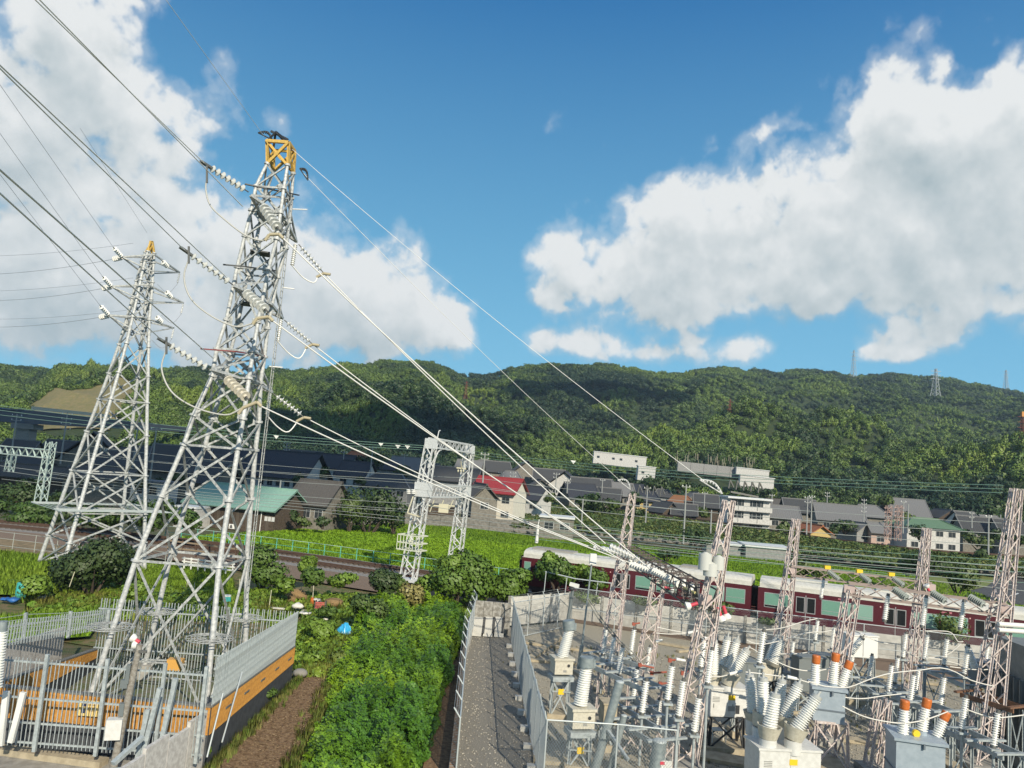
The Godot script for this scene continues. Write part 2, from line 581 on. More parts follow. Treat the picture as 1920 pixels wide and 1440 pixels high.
func bare_span(px: float, t: float) -> float:
	var d0 := 372.0
	var d1 := interp(SPUR_D, px) - 4.0
	var w := clampf(sin(clampf((px - 35.0) / 215.0, 0, 1) * PI) * 1.7, 0, 1)
	return lerpf(d1 - (d1 - d0) * w, d1, t)

func forest():
	var g := RandomNumberGenerator.new()
	g.seed = 99
	var kind_n := FastNoiseLite.new()
	kind_n.seed = 15
	kind_n.frequency = 0.0085
	kind_n.fractal_octaves = 3
	var gap_n := FastNoiseLite.new()
	gap_n.seed = 51
	gap_n.frequency = 0.02
	var meshes := [leaf_ball(1, 260, Vector3(1, 0.82, 1), 0.27).mesh(), leaf_ball(2, 260, Vector3(1, 0.95, 1), 0.26, 4).mesh(), leaf_ball(3, 220, Vector3(0.80, 1.15, 0.80), 0.30, 6).mesh()]
	var xf := [[], [], []]
	var co := [[], [], []]
	var n := 60000
	for i in n:
		var px := g.randf_range(-190, 2110)
		var u := g.randf()
		var fd: float = interp(FOOT_D, px) - (34.0 if px < 1150 else 8.0)
		var rd: float = profile(px)[2] + 12.0
		var d := sqrt(lerpf(fd * fd, rd * rd, u))
		if px > 46 and px < 236 and d > 345 and d < 392: continue
		if px > 36 and px < 250 and d > bare_span(px, 0.0) - 4.0 and d < bare_span(px, 1.0) - 2.0 and bare_span(px, 1.0) - bare_span(px, 0.0) > 8.0: continue
		if px > 1230 and px < 1470 and d > 318 and d < 345: continue
		if px > 1080 and px < 1240 and d > 322 and d < 332: continue
		var p := hill_p(px, d)
		var k := kind_n.get_noise_2d(p.x, p.z)
		var spot := kind_n.get_noise_2d(p.x * 3.1 + 400.0, p.z * 3.1)
		var bam := k
		for z in [[1560, 470, 130, 75, 0.65], [1215, 385, 75, 60, 0.7], [660, 450, 110, 80, 0.55], [560, 700, 80, 80, 0.3], [150, 560, 260, 110, 0.6], [1800, 330, 90, 70, 0.35], [830, 740, 50, 90, 0.45], [1310, 930, 60, 40, 0.5], [1650, 600, 90, 70, 0.2], [1440, 330, 90, 25, 0.55]]:
			var q := pow((px - z[0]) / z[2], 2.0) + pow((d - z[1]) / z[3], 2.0)
			bam += z[4] * exp(-q)
		var s := g.randf_range(2.2, 3.9) * lerpf(1.0, 1.4, clampf(gap_n.get_noise_2d(p.x, p.z) * 2.0, 0, 1))
		var yaw := Basis(Vector3.UP, g.randf() * TAU)
		var v := g.randf_range(0.88, 1.14)
		if bam > 0.47 + g.randf_range(-0.05, 0.05):
			s *= 0.74
			xf[2].append(Transform3D(yaw.rotated(Vector3(1, 0, 0), g.randf_range(-0.15, 0.15)).scaled(Vector3(s, s * 1.15, s)), p + Vector3(0, s * 0.95, 0)))
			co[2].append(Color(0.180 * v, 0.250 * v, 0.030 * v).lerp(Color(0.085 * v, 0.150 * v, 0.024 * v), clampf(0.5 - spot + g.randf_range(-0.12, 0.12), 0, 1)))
		else:
			var w := g.randi() % 2
			xf[w].append(Transform3D(yaw.scaled(Vector3(s, s * g.randf_range(0.85, 1.2), s)), p + Vector3(0, s * 0.72, 0)))
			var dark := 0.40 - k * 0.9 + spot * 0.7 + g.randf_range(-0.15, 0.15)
			for z in [[1100, 800, 120, 110, 0.9], [1010, 640, 110, 80, 0.6], [1230, 650, 80, 60, 0.7], [640, 345, 150, 40, 0.8], [860, 420, 110, 90, 0.45], [1130, 340, 220, 34, 0.7], [420, 360, 120, 40, 0.6], [1760, 280, 160, 40, 0.6], [560, 560, 70, 60, 0.4], [890, 1000, 60, 160, 0.8], [1750, 1100, 200, 120, 0.4]]:  # zones of darker crowns: cloud shade on the hill put into tree colour
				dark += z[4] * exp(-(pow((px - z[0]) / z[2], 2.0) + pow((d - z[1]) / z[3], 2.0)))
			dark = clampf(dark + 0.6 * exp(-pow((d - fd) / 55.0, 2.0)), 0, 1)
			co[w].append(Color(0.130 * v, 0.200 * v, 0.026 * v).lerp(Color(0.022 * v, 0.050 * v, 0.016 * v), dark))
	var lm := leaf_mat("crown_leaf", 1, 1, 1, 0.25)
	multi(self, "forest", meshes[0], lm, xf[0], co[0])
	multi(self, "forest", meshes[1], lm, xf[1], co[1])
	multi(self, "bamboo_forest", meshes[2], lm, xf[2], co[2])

func sheet(pts: Array, nx: int, ny: int, y: float) -> MB:      # a bilinear patch on the ground
	var m := MB.new()
	for i in nx:
		for j in ny:
			var q := []
			for e in [[i, j], [i + 1, j], [i + 1, j + 1], [i, j + 1]]:
				var u: float = float(e[0]) / nx
				var w: float = float(e[1]) / ny
				q.append(ys(pts[0].lerp(pts[1], u).lerp(pts[3].lerp(pts[2], u), w), y))
			m.quad(q[0], q[1], q[2], q[3], Vector3.UP)
	return m

func tuft(seed_: int, blades: int, h: float, spread: float, w: float) -> MB:
	var g := RandomNumberGenerator.new()
	g.seed = seed_
	var m := MB.new()
	m.colored = true
	for i in blades:
		var a := g.randf() * TAU
		var o := Vector3(cos(a), 0, sin(a)) * spread * g.randf()
		var side := Vector3(-sin(a), 0, cos(a)) * w * 0.5
		var tip := o + Vector3(cos(a) * h * 0.45 * g.randf(), h * g.randf_range(0.7, 1.1), sin(a) * h * 0.45 * g.randf())
		var k := g.randf_range(0.8, 1.2)
		m.col = Color(k, k, k)
		var nn := (Vector3(cos(a) * 0.6, 1.0, sin(a) * 0.6 + 0.35)).normalized()
		m.tri(o - side, o + side, tip, nn, nn, nn)
	return m

func rice(nm: String, quad: Array, step: float, h: float, c0: Color, c1: Color, seed_: int):
	var g := RandomNumberGenerator.new()
	g.seed = seed_
	var nn := FastNoiseLite.new()
	nn.seed = seed_
	nn.frequency = 0.07
	var mesh := tuft(seed_, 16, h, step * 0.75, 0.05 * step / 0.35).mesh()
	var xf := []
	var co := []
	var nu := int(quad[0].distance_to(quad[1]) / step)
	var nv := int(quad[0].distance_to(quad[3]) / step)
	for i in nu:
		for j in nv:
			var u := (i + g.randf_range(0.2, 0.8)) / nu
			var w := (j + g.randf_range(0.2, 0.8)) / nv
			var p: Vector3 = quad[0].lerp(quad[1], u).lerp(quad[3].lerp(quad[2], u), w)
			xf.append(Transform3D(Basis(Vector3.UP, g.randf() * TAU).scaled(Vector3.ONE * g.randf_range(0.8, 1.2)), p))
			co.append(c0.lerp(c1, clampf(0.5 + nn.get_noise_2d(p.x, p.z) * 0.8 + g.randf_range(-0.15, 0.15), 0, 1)))
	multi(self, nm, mesh, leaf_mat("rice_blade", 1, 1, 1, 0.2), xf, co)

func fields():
	var soil := mottled("paddy_soil", lin(0.095, 0.185, 0.012), lin(0.12, 0.215, 0.014), 6.0, 0.9)
	var bright0 := Color(0.215, 0.400, 0.014)
	var bright1 := Color(0.285, 0.480, 0.018)
	# paddies between the railway and the village
	var a := [R(-34, 7.5), R(62, 7.5), R(58, 44), R(-34, 44)]
	struct("paddy_field", sheet(a, 12, 8, -0.05), soil)
	rice("rice_plants", a, 0.29, 0.26, bright0, bright1, 31)
	var b := [R(-34, 45.5), R(56, 45.5), R(46, 72), R(-34, 60)]
	struct("paddy_field", sheet(b, 12, 8, -0.15), soil)
	rice("rice_plants", b, 0.45, 0.30, bright0 * 0.8, bright1 * 0.78, 32)
	# the paddy in the lower left corner and the grass beside the line
	var c := [G(-330, 1232), G(168, 1192), G(200, 1150), G(-330, 1180)]
	struct("paddy_field", sheet(c, 8, 5, -0.02), soil)
	rice("rice_plants", c, 0.26, 0.5, bright0, bright1, 33)
	var e := [G(-350, 1105), G(250, 1120), G(330, 1062), G(-350, 1010)]
	struct("meadow", sheet(e, 8, 5, -0.03), soil)
	rice("meadow_grass", e, 0.34, 0.45, Color(0.19, 0.33, 0.02), Color(0.29, 0.42, 0.035), 34)
	var f := [G(255, 1118), G(445, 1130), G(430, 1068), G(290, 1062)]
	struct("meadow", sheet(f, 4, 4, 0.0), soil)
	rice("meadow_grass", f, 0.26, 0.45, Color(0.19, 0.34, 0.02), Color(0.28, 0.42, 0.03), 35)

func cloud(c: Vector3, r: Vector3, n: int, seed_: int):       # an unseen solid cloud, added behind the view to shade the land
	var g := RandomNumberGenerator.new()
	g.seed = seed_
	var m := MB.new()
	for i in n:
		var a := g.randf() * TAU
		var q := sqrt(g.randf()) * 0.72
		var s := g.randf_range(0.22, 0.42)
		m.ball(c + Vector3(cos(a) * q * r.x, g.randf_range(-0.3, 0.5) * r.y, sin(a) * q * r.z), Vector3(r.x * s, r.y * g.randf_range(0.7, 1.1), r.z * s * 1.15), 18, 10)
	for i in m.v.size():
		m.v[i] += m.n[i] * hill_n.get_noise_3dv(m.v[i] * 3.0) * r.y * 0.5
	struct("cloud", m, plain("cloud_white", 0.85, 0.86, 0.88, 1.0))

func build_shade_clouds():
	var s := Vector3(0.3149, 0.4848, 0.8160)
	cloud(Vector3(-112, 4, -214) + s * 820.0, Vector3(118, 26, 76), 30, 7)
	cloud(Vector3(-70, 40, -400) + s * 980.0, Vector3(100, 22, 46), 22, 8)
	cloud(P(1105, 748, 740) + s * 1120.0, Vector3(96, 20, 62), 24, 9)

# ------------------------------------------------------------ pylons and their lines
func corners(c: Vector3, half: float, rot: float, side := Vector3.RIGHT) -> Array:      # front-left, front-right, back-right, back-left
	var b := Basis(Vector3.UP, rot)
	return [c + b * Vector3(-half, 0, half), c + b * Vector3(half, 0, half), c + b * Vector3(half, 0, -half), c + b * Vector3(-half, 0, -half)]

func tower(root: Node3D, lv: Array, rot: float, leg_m: Material, br_m: Material, leg_r: float, br_w: float, rings: Array, split := true, tubes := true):
	# lv: [centre, half side]; legs and braces are parts of their own when split
	var cs := []
	for l in lv: cs.append(corners(l[0], l[1], rot))
	for k in 4:
		var mb := MB.new()
		for i in lv.size() - 1:
			var f0 := lerpf(1.0, 0.6, float(i) / lv.size())
			var f1 := lerpf(1.0, 0.6, float(i + 1) / lv.size())
			if tubes: mb.tube(cs[i][k], cs[i + 1][k], leg_r * f0, leg_r * f1, 8, i == 0)
			else: mb.bar(cs[i][k], cs[i + 1][k], leg_r * 2.0 * f0)
			if tubes and leg_r > 0.07:
				mb.tube(cs[i + 1][k] - (cs[i + 1][k] - cs[i][k]).normalized() * 0.05, cs[i + 1][k] + (cs[i + 1][k] - cs[i][k]).normalized() * 0.05, leg_r * f1 * 1.75, leg_r * f1 * 1.75, 8)
		part(root, "leg", mb, leg_m)
	var all := MB.new()
	for i in lv.size() - 1:
		for k in 4:
			var a: Vector3 = cs[i][k]
			var b: Vector3 = cs[i][(k + 1) % 4]
			var c: Vector3 = cs[i + 1][(k + 1) % 4]
			var d: Vector3 = cs[i + 1][k]
			var w := br_w * lerpf(1.0, 0.75, float(i) / lv.size())
			var out := ((b - a).cross(Vector3.UP)).normalized() * w * 0.4
			for e in [[a, c, 1.0], [b, d, -1.0]]:
				var m: MB = MB.new() if split else all
				m.angle(e[0] + out * e[2], e[1] + out * e[2], w, w * 0.16, 0.0 if k % 2 else PI * 0.5)
				if split: part(root, "brace", m, br_m)
			if i in rings:
				var m2: MB = MB.new() if split else all
				m2.angle(a, b, w * 0.9, w * 0.16)
				if split: part(root, "horizontal_strut", m2, br_m)
	if not split:
		part(root, "bracing", all, br_m).set_meta("kind", "stuff")

func wire(nm: String, pts: Array, r: float, m: Material, label: String, group := "", sag := 0.0, seg := 14, cat := "cable") -> Node3D:
	var p := []
	if pts.size() == 2:
		for i in seg + 1:
			var t := float(i) / seg
			p.append(pts[0].lerp(pts[1], t) - Vector3(0, 4.0 * sag * t * (1.0 - t), 0))
	else:
		var cv := Curve3D.new()
		for i in pts.size():
			var tan: Vector3 = (pts[mini(i + 1, pts.size() - 1)] - pts[maxi(i - 1, 0)]) / 6.0
			cv.add_point(pts[i], -tan, tan)
		var l := cv.get_baked_length()
		for i in seg + 1: p.append(cv.sample_baked(l * i / seg, true))
	var mb := MB.new()
	mb.path(p, r, 6)
	return single(nm, mb, m, label, cat, group, pts[0])

func insulator(a: Vector3, b: Vector3, n: int, r: float, label: String, group: String, disc_m: Material, split := true, nm := "insulator_string") -> Node3D:
	var t := thing(nm, label, "insulator", a, group)
	var rod := MB.new()
	rod.tube(a, b, r * 0.16, r * 0.16, 6)
	part(t, "rod", rod, mats["fitting"])
	var d := (b - a).normalized()
	var l := a.distance_to(b)
	var all := MB.new()
	for i in n:
		var m: MB = MB.new() if split else all
		var o := a + d * (l * (0.1 + 0.8 * (i + 0.5) / n))
		var h := l * 0.8 / n
		m.lathe(o - d * h * 0.4, o + d * h * 0.4, [[r * 0.3, 0.0], [r * 0.36, h * 0.25], [r, h * 0.42], [r * 0.96, h * 0.56], [r * 0.4, h * 0.5], [r * 0.25, h * 0.8]], 12)
		if split: part(t, "disc", m, disc_m)
	if not split: part(t, "disc_stack", all, disc_m)
	return t

func build_pylons():
	var galv := mottled("galvanised", lin(0.64, 0.65, 0.64), lin(0.37, 0.385, 0.385), 1.1, 0.55, 0.12)
	var galv2 := mottled("galvanised_brace", lin(0.52, 0.54, 0.53), lin(0.27, 0.285, 0.285), 1.1, 0.6, 0.15)
	var yellow := mottled("safety_yellow", lin(0.66, 0.43, 0.09), lin(0.48, 0.31, 0.08), 0.6, 0.6)
	var dark := plain("dark_steel", 0.045, 0.05, 0.055, 0.5, 0.3)
	plain("fitting", 0.16, 0.16, 0.15, 0.5, 0.4)
	var porc := plain("porcelain", 0.78, 0.78, 0.74, 0.18)
	var porc_d := plain("porcelain_dull", 0.56, 0.575, 0.55, 0.22)
	var porc_b := plain("porcelain_buff", 0.58, 0.54, 0.45, 0.2)
	var alu := plain("aluminium_wire", 0.82, 0.82, 0.79, 0.5, 0.0)
	var thin := plain("dull_wire", 0.26, 0.27, 0.27, 0.5, 0.3)
	var tan_m := plain("jumper_clamp", 0.42, 0.37, 0.25, 0.6)
	# ---- the tall pylon in the fenced yard
	var px := [[166, 1335, 380, 1340], [256, 1052, 409, 1062], [304, 929, 429, 940], [345, 835, 446, 840], [363, 780, 456, 783], [398, 706, 467, 708], [406, 654, 475, 658], [424, 600, 484, 604], [444, 501, 504, 505], [458, 450, 520, 440], [470, 398, 527, 395], [479, 349, 533, 353], [500, 305, 540, 312]]
	var lv := []
	var dc := 35.5
	for q in px:
		var w: float = q[2] - q[0]
		var s := w * dc / FOCAL / (1.0 + w / (2.0 * FOCAL))
		var df := dc - s * 0.5
		lv.append([(P(q[0], q[1], df) + P(q[2], q[3], df)) * 0.5 + Vector3(0, 0, -s * 0.5), s * 0.5])
	var base: Vector3 = lv[0][0]
	var t := thing("power_pylon", "tall pale lattice pylon with a yellow top standing inside the fenced yard", "pylon", ys(base, 0))
	tower(t, lv, 0.0, galv, galv2, 0.122, 0.115, [0, 1, 3, 5, 6, 8, 10, 11])
	for k in 4:
		var f := MB.new()
		var c: Vector3 = corners(lv[0][0], lv[0][1], 0)[k]
		f.lathe(ys(c, -0.4), ys(c, 0.6), [[0.0, 0.0], [0.5, 0.0], [0.42, 1.0 + c.y], [0.0, 1.0 + c.y]], 12)
		part(t, "footing", f, mottled("concrete", lin(0.36, 0.35, 0.32), lin(0.25, 0.245, 0.225), 2.2, 0.9))
	for i in range(1, 12):
		var cn: Array = corners(lv[i][0], lv[i][1], 0)
		for k in 4:
			var gp := MB.new()
			var sx := 1.0 if k == 0 or k == 3 else -1.0
			var sz := -1.0 if k < 2 else 1.0
			gp.cube(cn[k] + Vector3(0.13 * sx, 0, 0.02 * sz), Vector3(0.30, 0.36, 0.025))
			part(t, "gusset_plate", gp, galv2)
	# yellow head and dark peak
	var top: Array = corners(lv[12][0], lv[12][1], 0)
	var tc := (P(505, 273, dc) + P(548, 275, dc)) * 0.5
	var head: Array = corners(tc, 0.52, 0)
	for k in 4:
		var m := MB.new()
		m.angle(top[k], head[k], 0.16, 0.03)
		part(t, "head_leg", m, yellow, "yellow painted corner of the pylon head")
		var m1 := MB.new()
		m1.angle(head[k], head[(k + 1) % 4], 0.14, 0.03)
		m1.angle(top[k], head[(k + 1) % 4], 0.12, 0.025)
		m1.angle(top[(k + 1) % 4], head[k], 0.12, 0.025)
		part(t, "head_brace", m1, yellow, "yellow cross brace of the pylon head")
		var m2 := MB.new()
		m2.angle(head[k], P(517, 247, dc), 0.1, 0.02)
		part(t, "peak_strut", m2, dark, "dark strut of the pylon peak")
	var pk := MB.new()
	pk.bar(P(508, 246, dc), P(540, 262, dc), 0.1)
	part(t, "peak_bracket", pk, dark)
	# anti-climbing rings round the legs
	for q in [[207, 1175, 0], [393, 1197, 1], [452, 1158, 2], [292, 1146, 3]]:
		var g := MB.new()
		var d: float = dc + (-2.1 if q[2] < 2 else 2.1)
		var c := P(q[0], q[1], d)
		for j in 3:
			var pts := []
			for i in 19: pts.append(c + Vector3(cos(TAU * i / 18), 0.02 * j, sin(TAU * i / 18)) * (0.95 - 0.22 * j))
			g.path(pts, 0.022, 5)
		for i in 12: g.tube(c + Vector3(cos(TAU * i / 12), 0, sin(TAU * i / 12)) * 0.15, c + Vector3(cos(TAU * i / 12 + 0.2), 0.0, sin(TAU * i / 12 + 0.2)) * 0.98, 0.014, 0.014, 5)
		part(t, "climbing_guard", g, galv2)
	# cross-arms, ladders, platforms
	var arms := [[[470, 366, 33.4], [556, 453, 38.2]], [[438, 535, 33.2], [530, 597, 38.4]], [[396, 692, 33.0], [510, 735, 38.6]]]
	for a in arms:
		var p0 := P(a[0][0], a[0][1], a[0][2])
		var p1 := P(a[1][0], a[1][1], a[1][2])
		var side := (p1 - p0).cross(Vector3.UP).normalized()
		var mid := (p0 + p1) * 0.5
		for s in [-1, 1]:
			var m := MB.new()
			m.angle(p0, mid + side * 0.55 * s, 0.12, 0.025)
			m.angle(mid + side * 0.55 * s, p1, 0.12, 0.025)
			m.angle(p0, mid + side * 0.5 * s + Vector3(0, 1.1, 0), 0.09, 0.02)
			m.angle(mid + side * 0.5 * s + Vector3(0, 1.1, 0), p1, 0.09, 0.02)
			part(t, "cross_arm", m, galv)
		var lace := MB.new()
		for i in 9:
			var u := i / 9.0
			var w0 := side * 0.55 * (1.0 - absf(u * 2.0 - 1.0))
			var w1 := side * 0.55 * (1.0 - absf((u + 0.111) * 2.0 - 1.0))
			lace.bar(p0.lerp(p1, u) + w0 * (1 if i % 2 else -1), p0.lerp(p1, u + 0.111) - w1 * (1 if i % 2 else -1), 0.05)
		part(t, "arm_lacing", lace, galv2)
	for q in [[459, 345, 560, 366, 0], [418, 496, 520, 508, 0], [376, 654, 500, 668, 1]]:
		var m := MB.new()
		m.bar(P(q[0], q[1], 33.6), P(q[2] - 60, (q[1] + q[3]) * 0.5 - 2, 34.0), 0.10, 0.05)
		m.bar(P(q[2] - 60, (q[1] + q[3]) * 0.5 - 2, 34.0), P(q[2], q[3], 36.4), 0.10, 0.05)
		part(t, "level_bar", m, plain("red_oxide", 0.20, 0.035, 0.035) if q[4] else dark, "dark red bar below the lowest arm" if q[4] else "")
	for q in [[545, 392, 576, 393], [530, 539, 552, 542], [505, 687, 530, 689]]:
		var m := MB.new()
		m.tube(P(q[0], q[1], 36.5), P(q[2], q[3], 36.5), 0.03)
		part(t, "warning_rod", m, alu)
	for q in [[478, 385], [448, 556], [426, 700], [468, 460]]:
		var m := MB.new()
		m.cube(P(q[0] + 20, q[1] + 15, 36.0), Vector3(0.9, 0.06, 0.9), 0.3)
		part(t, "landing_plate", m, dark)
	var lad := MB.new()
	for i in 2: lad.bar(lv[0][0] + Vector3(2.2 + 0.0, 0.5, -2.2 + i * 0.35), lv[11][0] + Vector3(0.72, 0, -0.7 + i * 0.3), 0.035)
	for i in 70:
		var u := i / 70.0
		lad.bar((lv[0][0] + Vector3(2.2, 0.5, -2.2)).lerp(lv[11][0] + Vector3(0.72, 0, -0.7), u), (lv[0][0] + Vector3(2.2, 0.5, -1.85)).lerp(lv[11][0] + Vector3(0.72, 0, -0.4), u), 0.022)
	part(t, "ladder", lad, galv2)
	# strings and lines; the far end of each incoming line lies behind the camera
	var ins := [["upper", [385, 308], [466, 360], [40, -26]], ["middle", [347, 470], [438, 535], [0, 128]], ["lower", [306, 640], [397, 695], [0, 362]]]
	var jump := [[[388, 335], [386, 356], [395, 386], [424, 414], [460, 441], [490, 451], [508, 446]], [[354, 486], [345, 520], [358, 560], [395, 592], [440, 612], [468, 608], [492, 598]], [[312, 656], [303, 692], [322, 735], [366, 764], [420, 778], [445, 770], [464, 757]]]
	for i in 3:
		var q: Array = ins[i]
		var a := P(q[1][0], q[1][1], 31.4)
		var b := P(q[2][0], q[2][1], 33.4)
		insulator(a, b, 7, 0.17, "%s left string of white discs pulling away from the tall pylon" % q[0], "", porc_d)
		var f := P(q[3][0], q[3][1], 20.0)
		f.y = a.y + 0.1
		var r := ray(q[3][0], q[3][1])
		f = Vector3(0, CAM_H, 0) + r * ((a.y + 0.15 - CAM_H) / r.y)
		var far := f + (f - a).normalized() * 34.0
		wire("power_line", [a, far], 0.021, alu, "thick pale line running up and out of frame from the %s left string" % q[0], "", 0.0, 4)
		var off: Array = [[[455, 387], [75, 0]], [[430, 525], [0, 122]], [[400, 672], [0, 318]]][i]
		var c := P(off[0][0], off[0][1], 33.6)
		r = ray(off[1][0], off[1][1])
		f = Vector3(0, CAM_H, 0) + r * ((c.y + 0.2 - CAM_H) / r.y)
		wire("power_line", [c, f + (f - c).normalized() * 34.0], 0.021, alu, "thick pale line meeting the front of the tall pylon at its %s arm" % q[0], "", 0.0, 4)
		var cl := MB.new()
		var d := (b - a).normalized()
		cl.bar(a - d * 0.25, a + d * 0.35, 0.16, 0.09)
		cl.bar(P(jump[i][0][0], jump[i][0][1] - 24, 31.4), P(jump[i][0][0], jump[i][0][1] + 8, 31.4), 0.07)
		single("line_clamp", cl, mats["fitting"], "%s dark clamp at the outer end of a left disc string" % q[0], "clamp", "", a)
		var jp := []
		for p in jump[i]: jp.append(P(p[0], p[1], 31.4 + 0.02 * jp.size()))
		wire("jumper_cable", jp, 0.036, plain("jumper_grey", 0.46, 0.46, 0.43, 0.5), "%s jumper cable hanging in a loop left of the tall pylon" % q[0], "", 0.0, 26)
	var nears := [["upper", [490, 383], [524, 432], [505, 443], [531, 447]], ["middle", [456, 545], [503, 585], [482, 600], [512, 602]], ["lower", [421, 706], [467, 750], [455, 768], [490, 762]]]
	var fars := [["upper", [560, 458], [607, 512]], ["middle", [533, 600], [586, 645]], ["lower", [512, 738], [570, 782]]]
	var beam_a := P(1178, 1036, 50.0)
	var beam_b := P(1318, 1122, 31.6)
	var near_end := [[1219, 1067, 0.82], [1174, 1056, 0.62], [1200, 1062, 0.42]]
	var far_end := [[1135, 1019, 0.30], [1120, 1026, 0.20], [1103, 1024, 0.08]]
	for i in 3:
		var q: Array = nears[i]
		insulator(P(q[1][0], q[1][1], 33.0), P(q[2][0], q[2][1], 31.6), 6, 0.23, "%s front string of large discs on the tall pylon" % q[0], "", porc_b if i == 2 else porc_d)
		var cl := MB.new()
		cl.path([P(q[3][0] - 8, q[3][1] + 8, 31.5), P(q[3][0], q[3][1] - 3, 31.5), P(q[4][0] - 8, q[4][1] - 8, 31.5), P(q[4][0], q[4][1], 31.5)], 0.075, 8)
		single("jumper_clamp", cl, tan_m, "%s tan clamp where the front string meets its outgoing line" % q[0], "clamp", "", P(q[3][0], q[3][1], 31.5))
		var att := beam_a.lerp(beam_b, near_end[i][2])
		var e := P(near_end[i][0], near_end[i][1], -att.z + 2.6)
		wire("power_line", [P(q[4][0], q[4][1], 31.5), e], 0.031, plain("line_pale", 0.70, 0.70, 0.67, 0.5), "thick pale line slanting from the %s front string down to the switchyard" % q[0], "", 0.25, 16)
		insulator(e, att, 12, 0.17, "row of white discs holding the %s front line at the gantry beam" % q[0], "", porc, false)
		q = fars[i]
		var a := P(q[1][0], q[1][1], 38.2)
		var b := P(q[2][0], q[2][1], 38.8)
		insulator(a, b, 7, 0.17, "%s right string of discs on the tall pylon" % q[0], "", porc_d)
		att = beam_a.lerp(beam_b, far_end[i][2])
		e = P(far_end[i][0], far_end[i][1], -att.z - 1.2)
		wire("power_line", [b, e], 0.029, plain("line_pale", 0.70, 0.70, 0.67, 0.5), "pale line slanting from the %s right string down to the switchyard" % q[0], "", 0.25, 16)
		insulator(e, att, 10, 0.17, "row of white discs holding the %s right line at the gantry beam" % q[0], "", porc, false)
		var cr := MB.new()
		cr.path([b + Vector3(-0.35, -0.25, 0), b + Vector3(0.0, -0.02, 0), b + Vector3(0.35, -0.05, 0)], 0.075, 7)
		single("jumper_clamp", cr, tan_m, "%s tan clamp at the outer end of a right disc string" % q[0], "clamp", "", b)
		var x: float = q[1][0]
		var y: float = q[1][1]
		var hb := P(x - 12, y + 40, 37.6)
		var pi := thing("post_insulator", "%s slim ribbed insulator hanging under the right arm of the tall pylon" % q[0], "insulator", P(x - 6, y, 37.8))
		var body := MB.new()
		var ax := P(x - 6, y, 37.8)
		body.lathe(ax, hb, ribs(ax.distance_to(hb), 0.05, 0.11, 11), 10)
		part(pi, "ribbed_body", body, porc)
		wire("jumper_cable", [hb, P(x + 8, y + 62, 38.2), P(x + 28, y + 72, 38.5), b + Vector3(-0.3, -0.25, 0)], 0.032, alu, "%s jumper cable dipping under the right string" % q[0], "", 0.0, 16)
	# earth wires with their spiral fittings
	var ew := [[[497, 258], [300, -16], "running up out of frame from the pylon peak"], [[548, 280], [1326, 906], "slanting from the yellow head to the tallest rust-pink mast"], [[566, 322], [1167, 905], "slanting from below the yellow head to the farther rust-pink mast"]]
	var ed := [[35.5, 24.0], [35.5, 31.6], [36.2, 50.0]]
	for i in 3:
		wire("earth_wire", [P(ew[i][0][0], ew[i][0][1], ed[i][0]), P(ew[i][1][0], ew[i][1][1], ed[i][1])], 0.012 if i else 0.010, alu, "thin earth wire " + ew[i][2], "", 0.3 if i else 0.0, 14)
	for q in [[484, 249, 510, 262, 35.4, "left of the pylon peak"], [562, 316, 577, 338, 35.8, "right of the yellow head"], [1312, 900, 1354, 926, 31.6, "at the top of the tallest rust-pink mast"], [1158, 900, 1182, 918, 50.0, "at the top of the farther rust-pink mast"]]:
		var m := MB.new()
		var a := P(q[0], q[1], q[4])
		var b := P(q[2], q[3], q[4])
		var pts := []
		for i in 9:
			var u := i / 8.0
			pts.append(a.lerp(b, u) + Vector3(0.1, 0.22, 0) * sin(u * PI) * (q[4] / 35.0))
			if i > 0 and i < 8: m.ball(pts[i] - Vector3(0, 0.05, 0), Vector3(0.05, 0.07, 0.05), 6, 4)
		m.path(pts, 0.035, 6)
		m.path([a, b], 0.03, 6)
		single("line_damper", m, galv if i_far(q[4]) else dark, "toothed line fitting %s" % q[5], "fitting", "", a)

	# ---- the second pylon farther left
	var c2 := []
	for q in [[172, 1062, 97], [181, 1010, 88], [191, 958, 80], [204, 887, 68], [219, 813, 56], [231, 752, 45], [241, 703, 37], [251, 648, 28], [259, 598, 21.5], [266, 560, 18], [271, 528, 15.5], [277, 492, 11.5], [281, 474, 9]]:
		c2.append([P(q[0], q[1], 67.0), q[2] * 67.0 / FOCAL * 0.7071])
	var t2 := thing("power_pylon", "second pylon farther left, with three tiers of arms and a small yellow tip", "pylon", ys(c2[0][0], 0))
	tower(t2, c2, PI * 0.25, galv, galv2, 0.17, 0.13, [2, 3, 5, 8, 10, 11], true)
	var tip := MB.new()
	var tt: Array = corners(c2[12][0], c2[12][1], PI * 0.25)
	for k in 4:
		tip.bar(tt[k], P(284, 452, 67.0) + Vector3(0.1 * (1 if k % 2 else -1), 0, 0), 0.12)
		tip.bar(tt[k], tt[(k + 1) % 4].lerp(P(284, 452, 67), 0.6), 0.09)
	part(t2, "yellow_tip", tip, yellow, "yellow tip of the second pylon")
	var pf := MB.new()
	var pc := P(190, 952, 67.0)
	for i in 22:
		for e in [0, 1]:
			var o := Vector3(-5.2 + i * 0.5, 0, -5.2) if e == 0 else Vector3(-5.2, 0.06, -5.2 + i * 0.5)
			var o2 := Vector3(-5.2 + i * 0.5, 0, 5.2) if e == 0 else Vector3(5.2, 0.06, -5.2 + i * 0.5)
			if i < 5 or i > 15: pf.bar(pc + Basis(Vector3.UP, PI * 0.25) * (o * 0.82), pc + Basis(Vector3.UP, PI * 0.25) * (o2 * 0.82), 0.05)
	part(t2, "climbing_guard", pf, plain("mesh_grey", 0.45, 0.5, 0.5, 0.5, 0.2))
	var names := ["top", "middle", "bottom"]
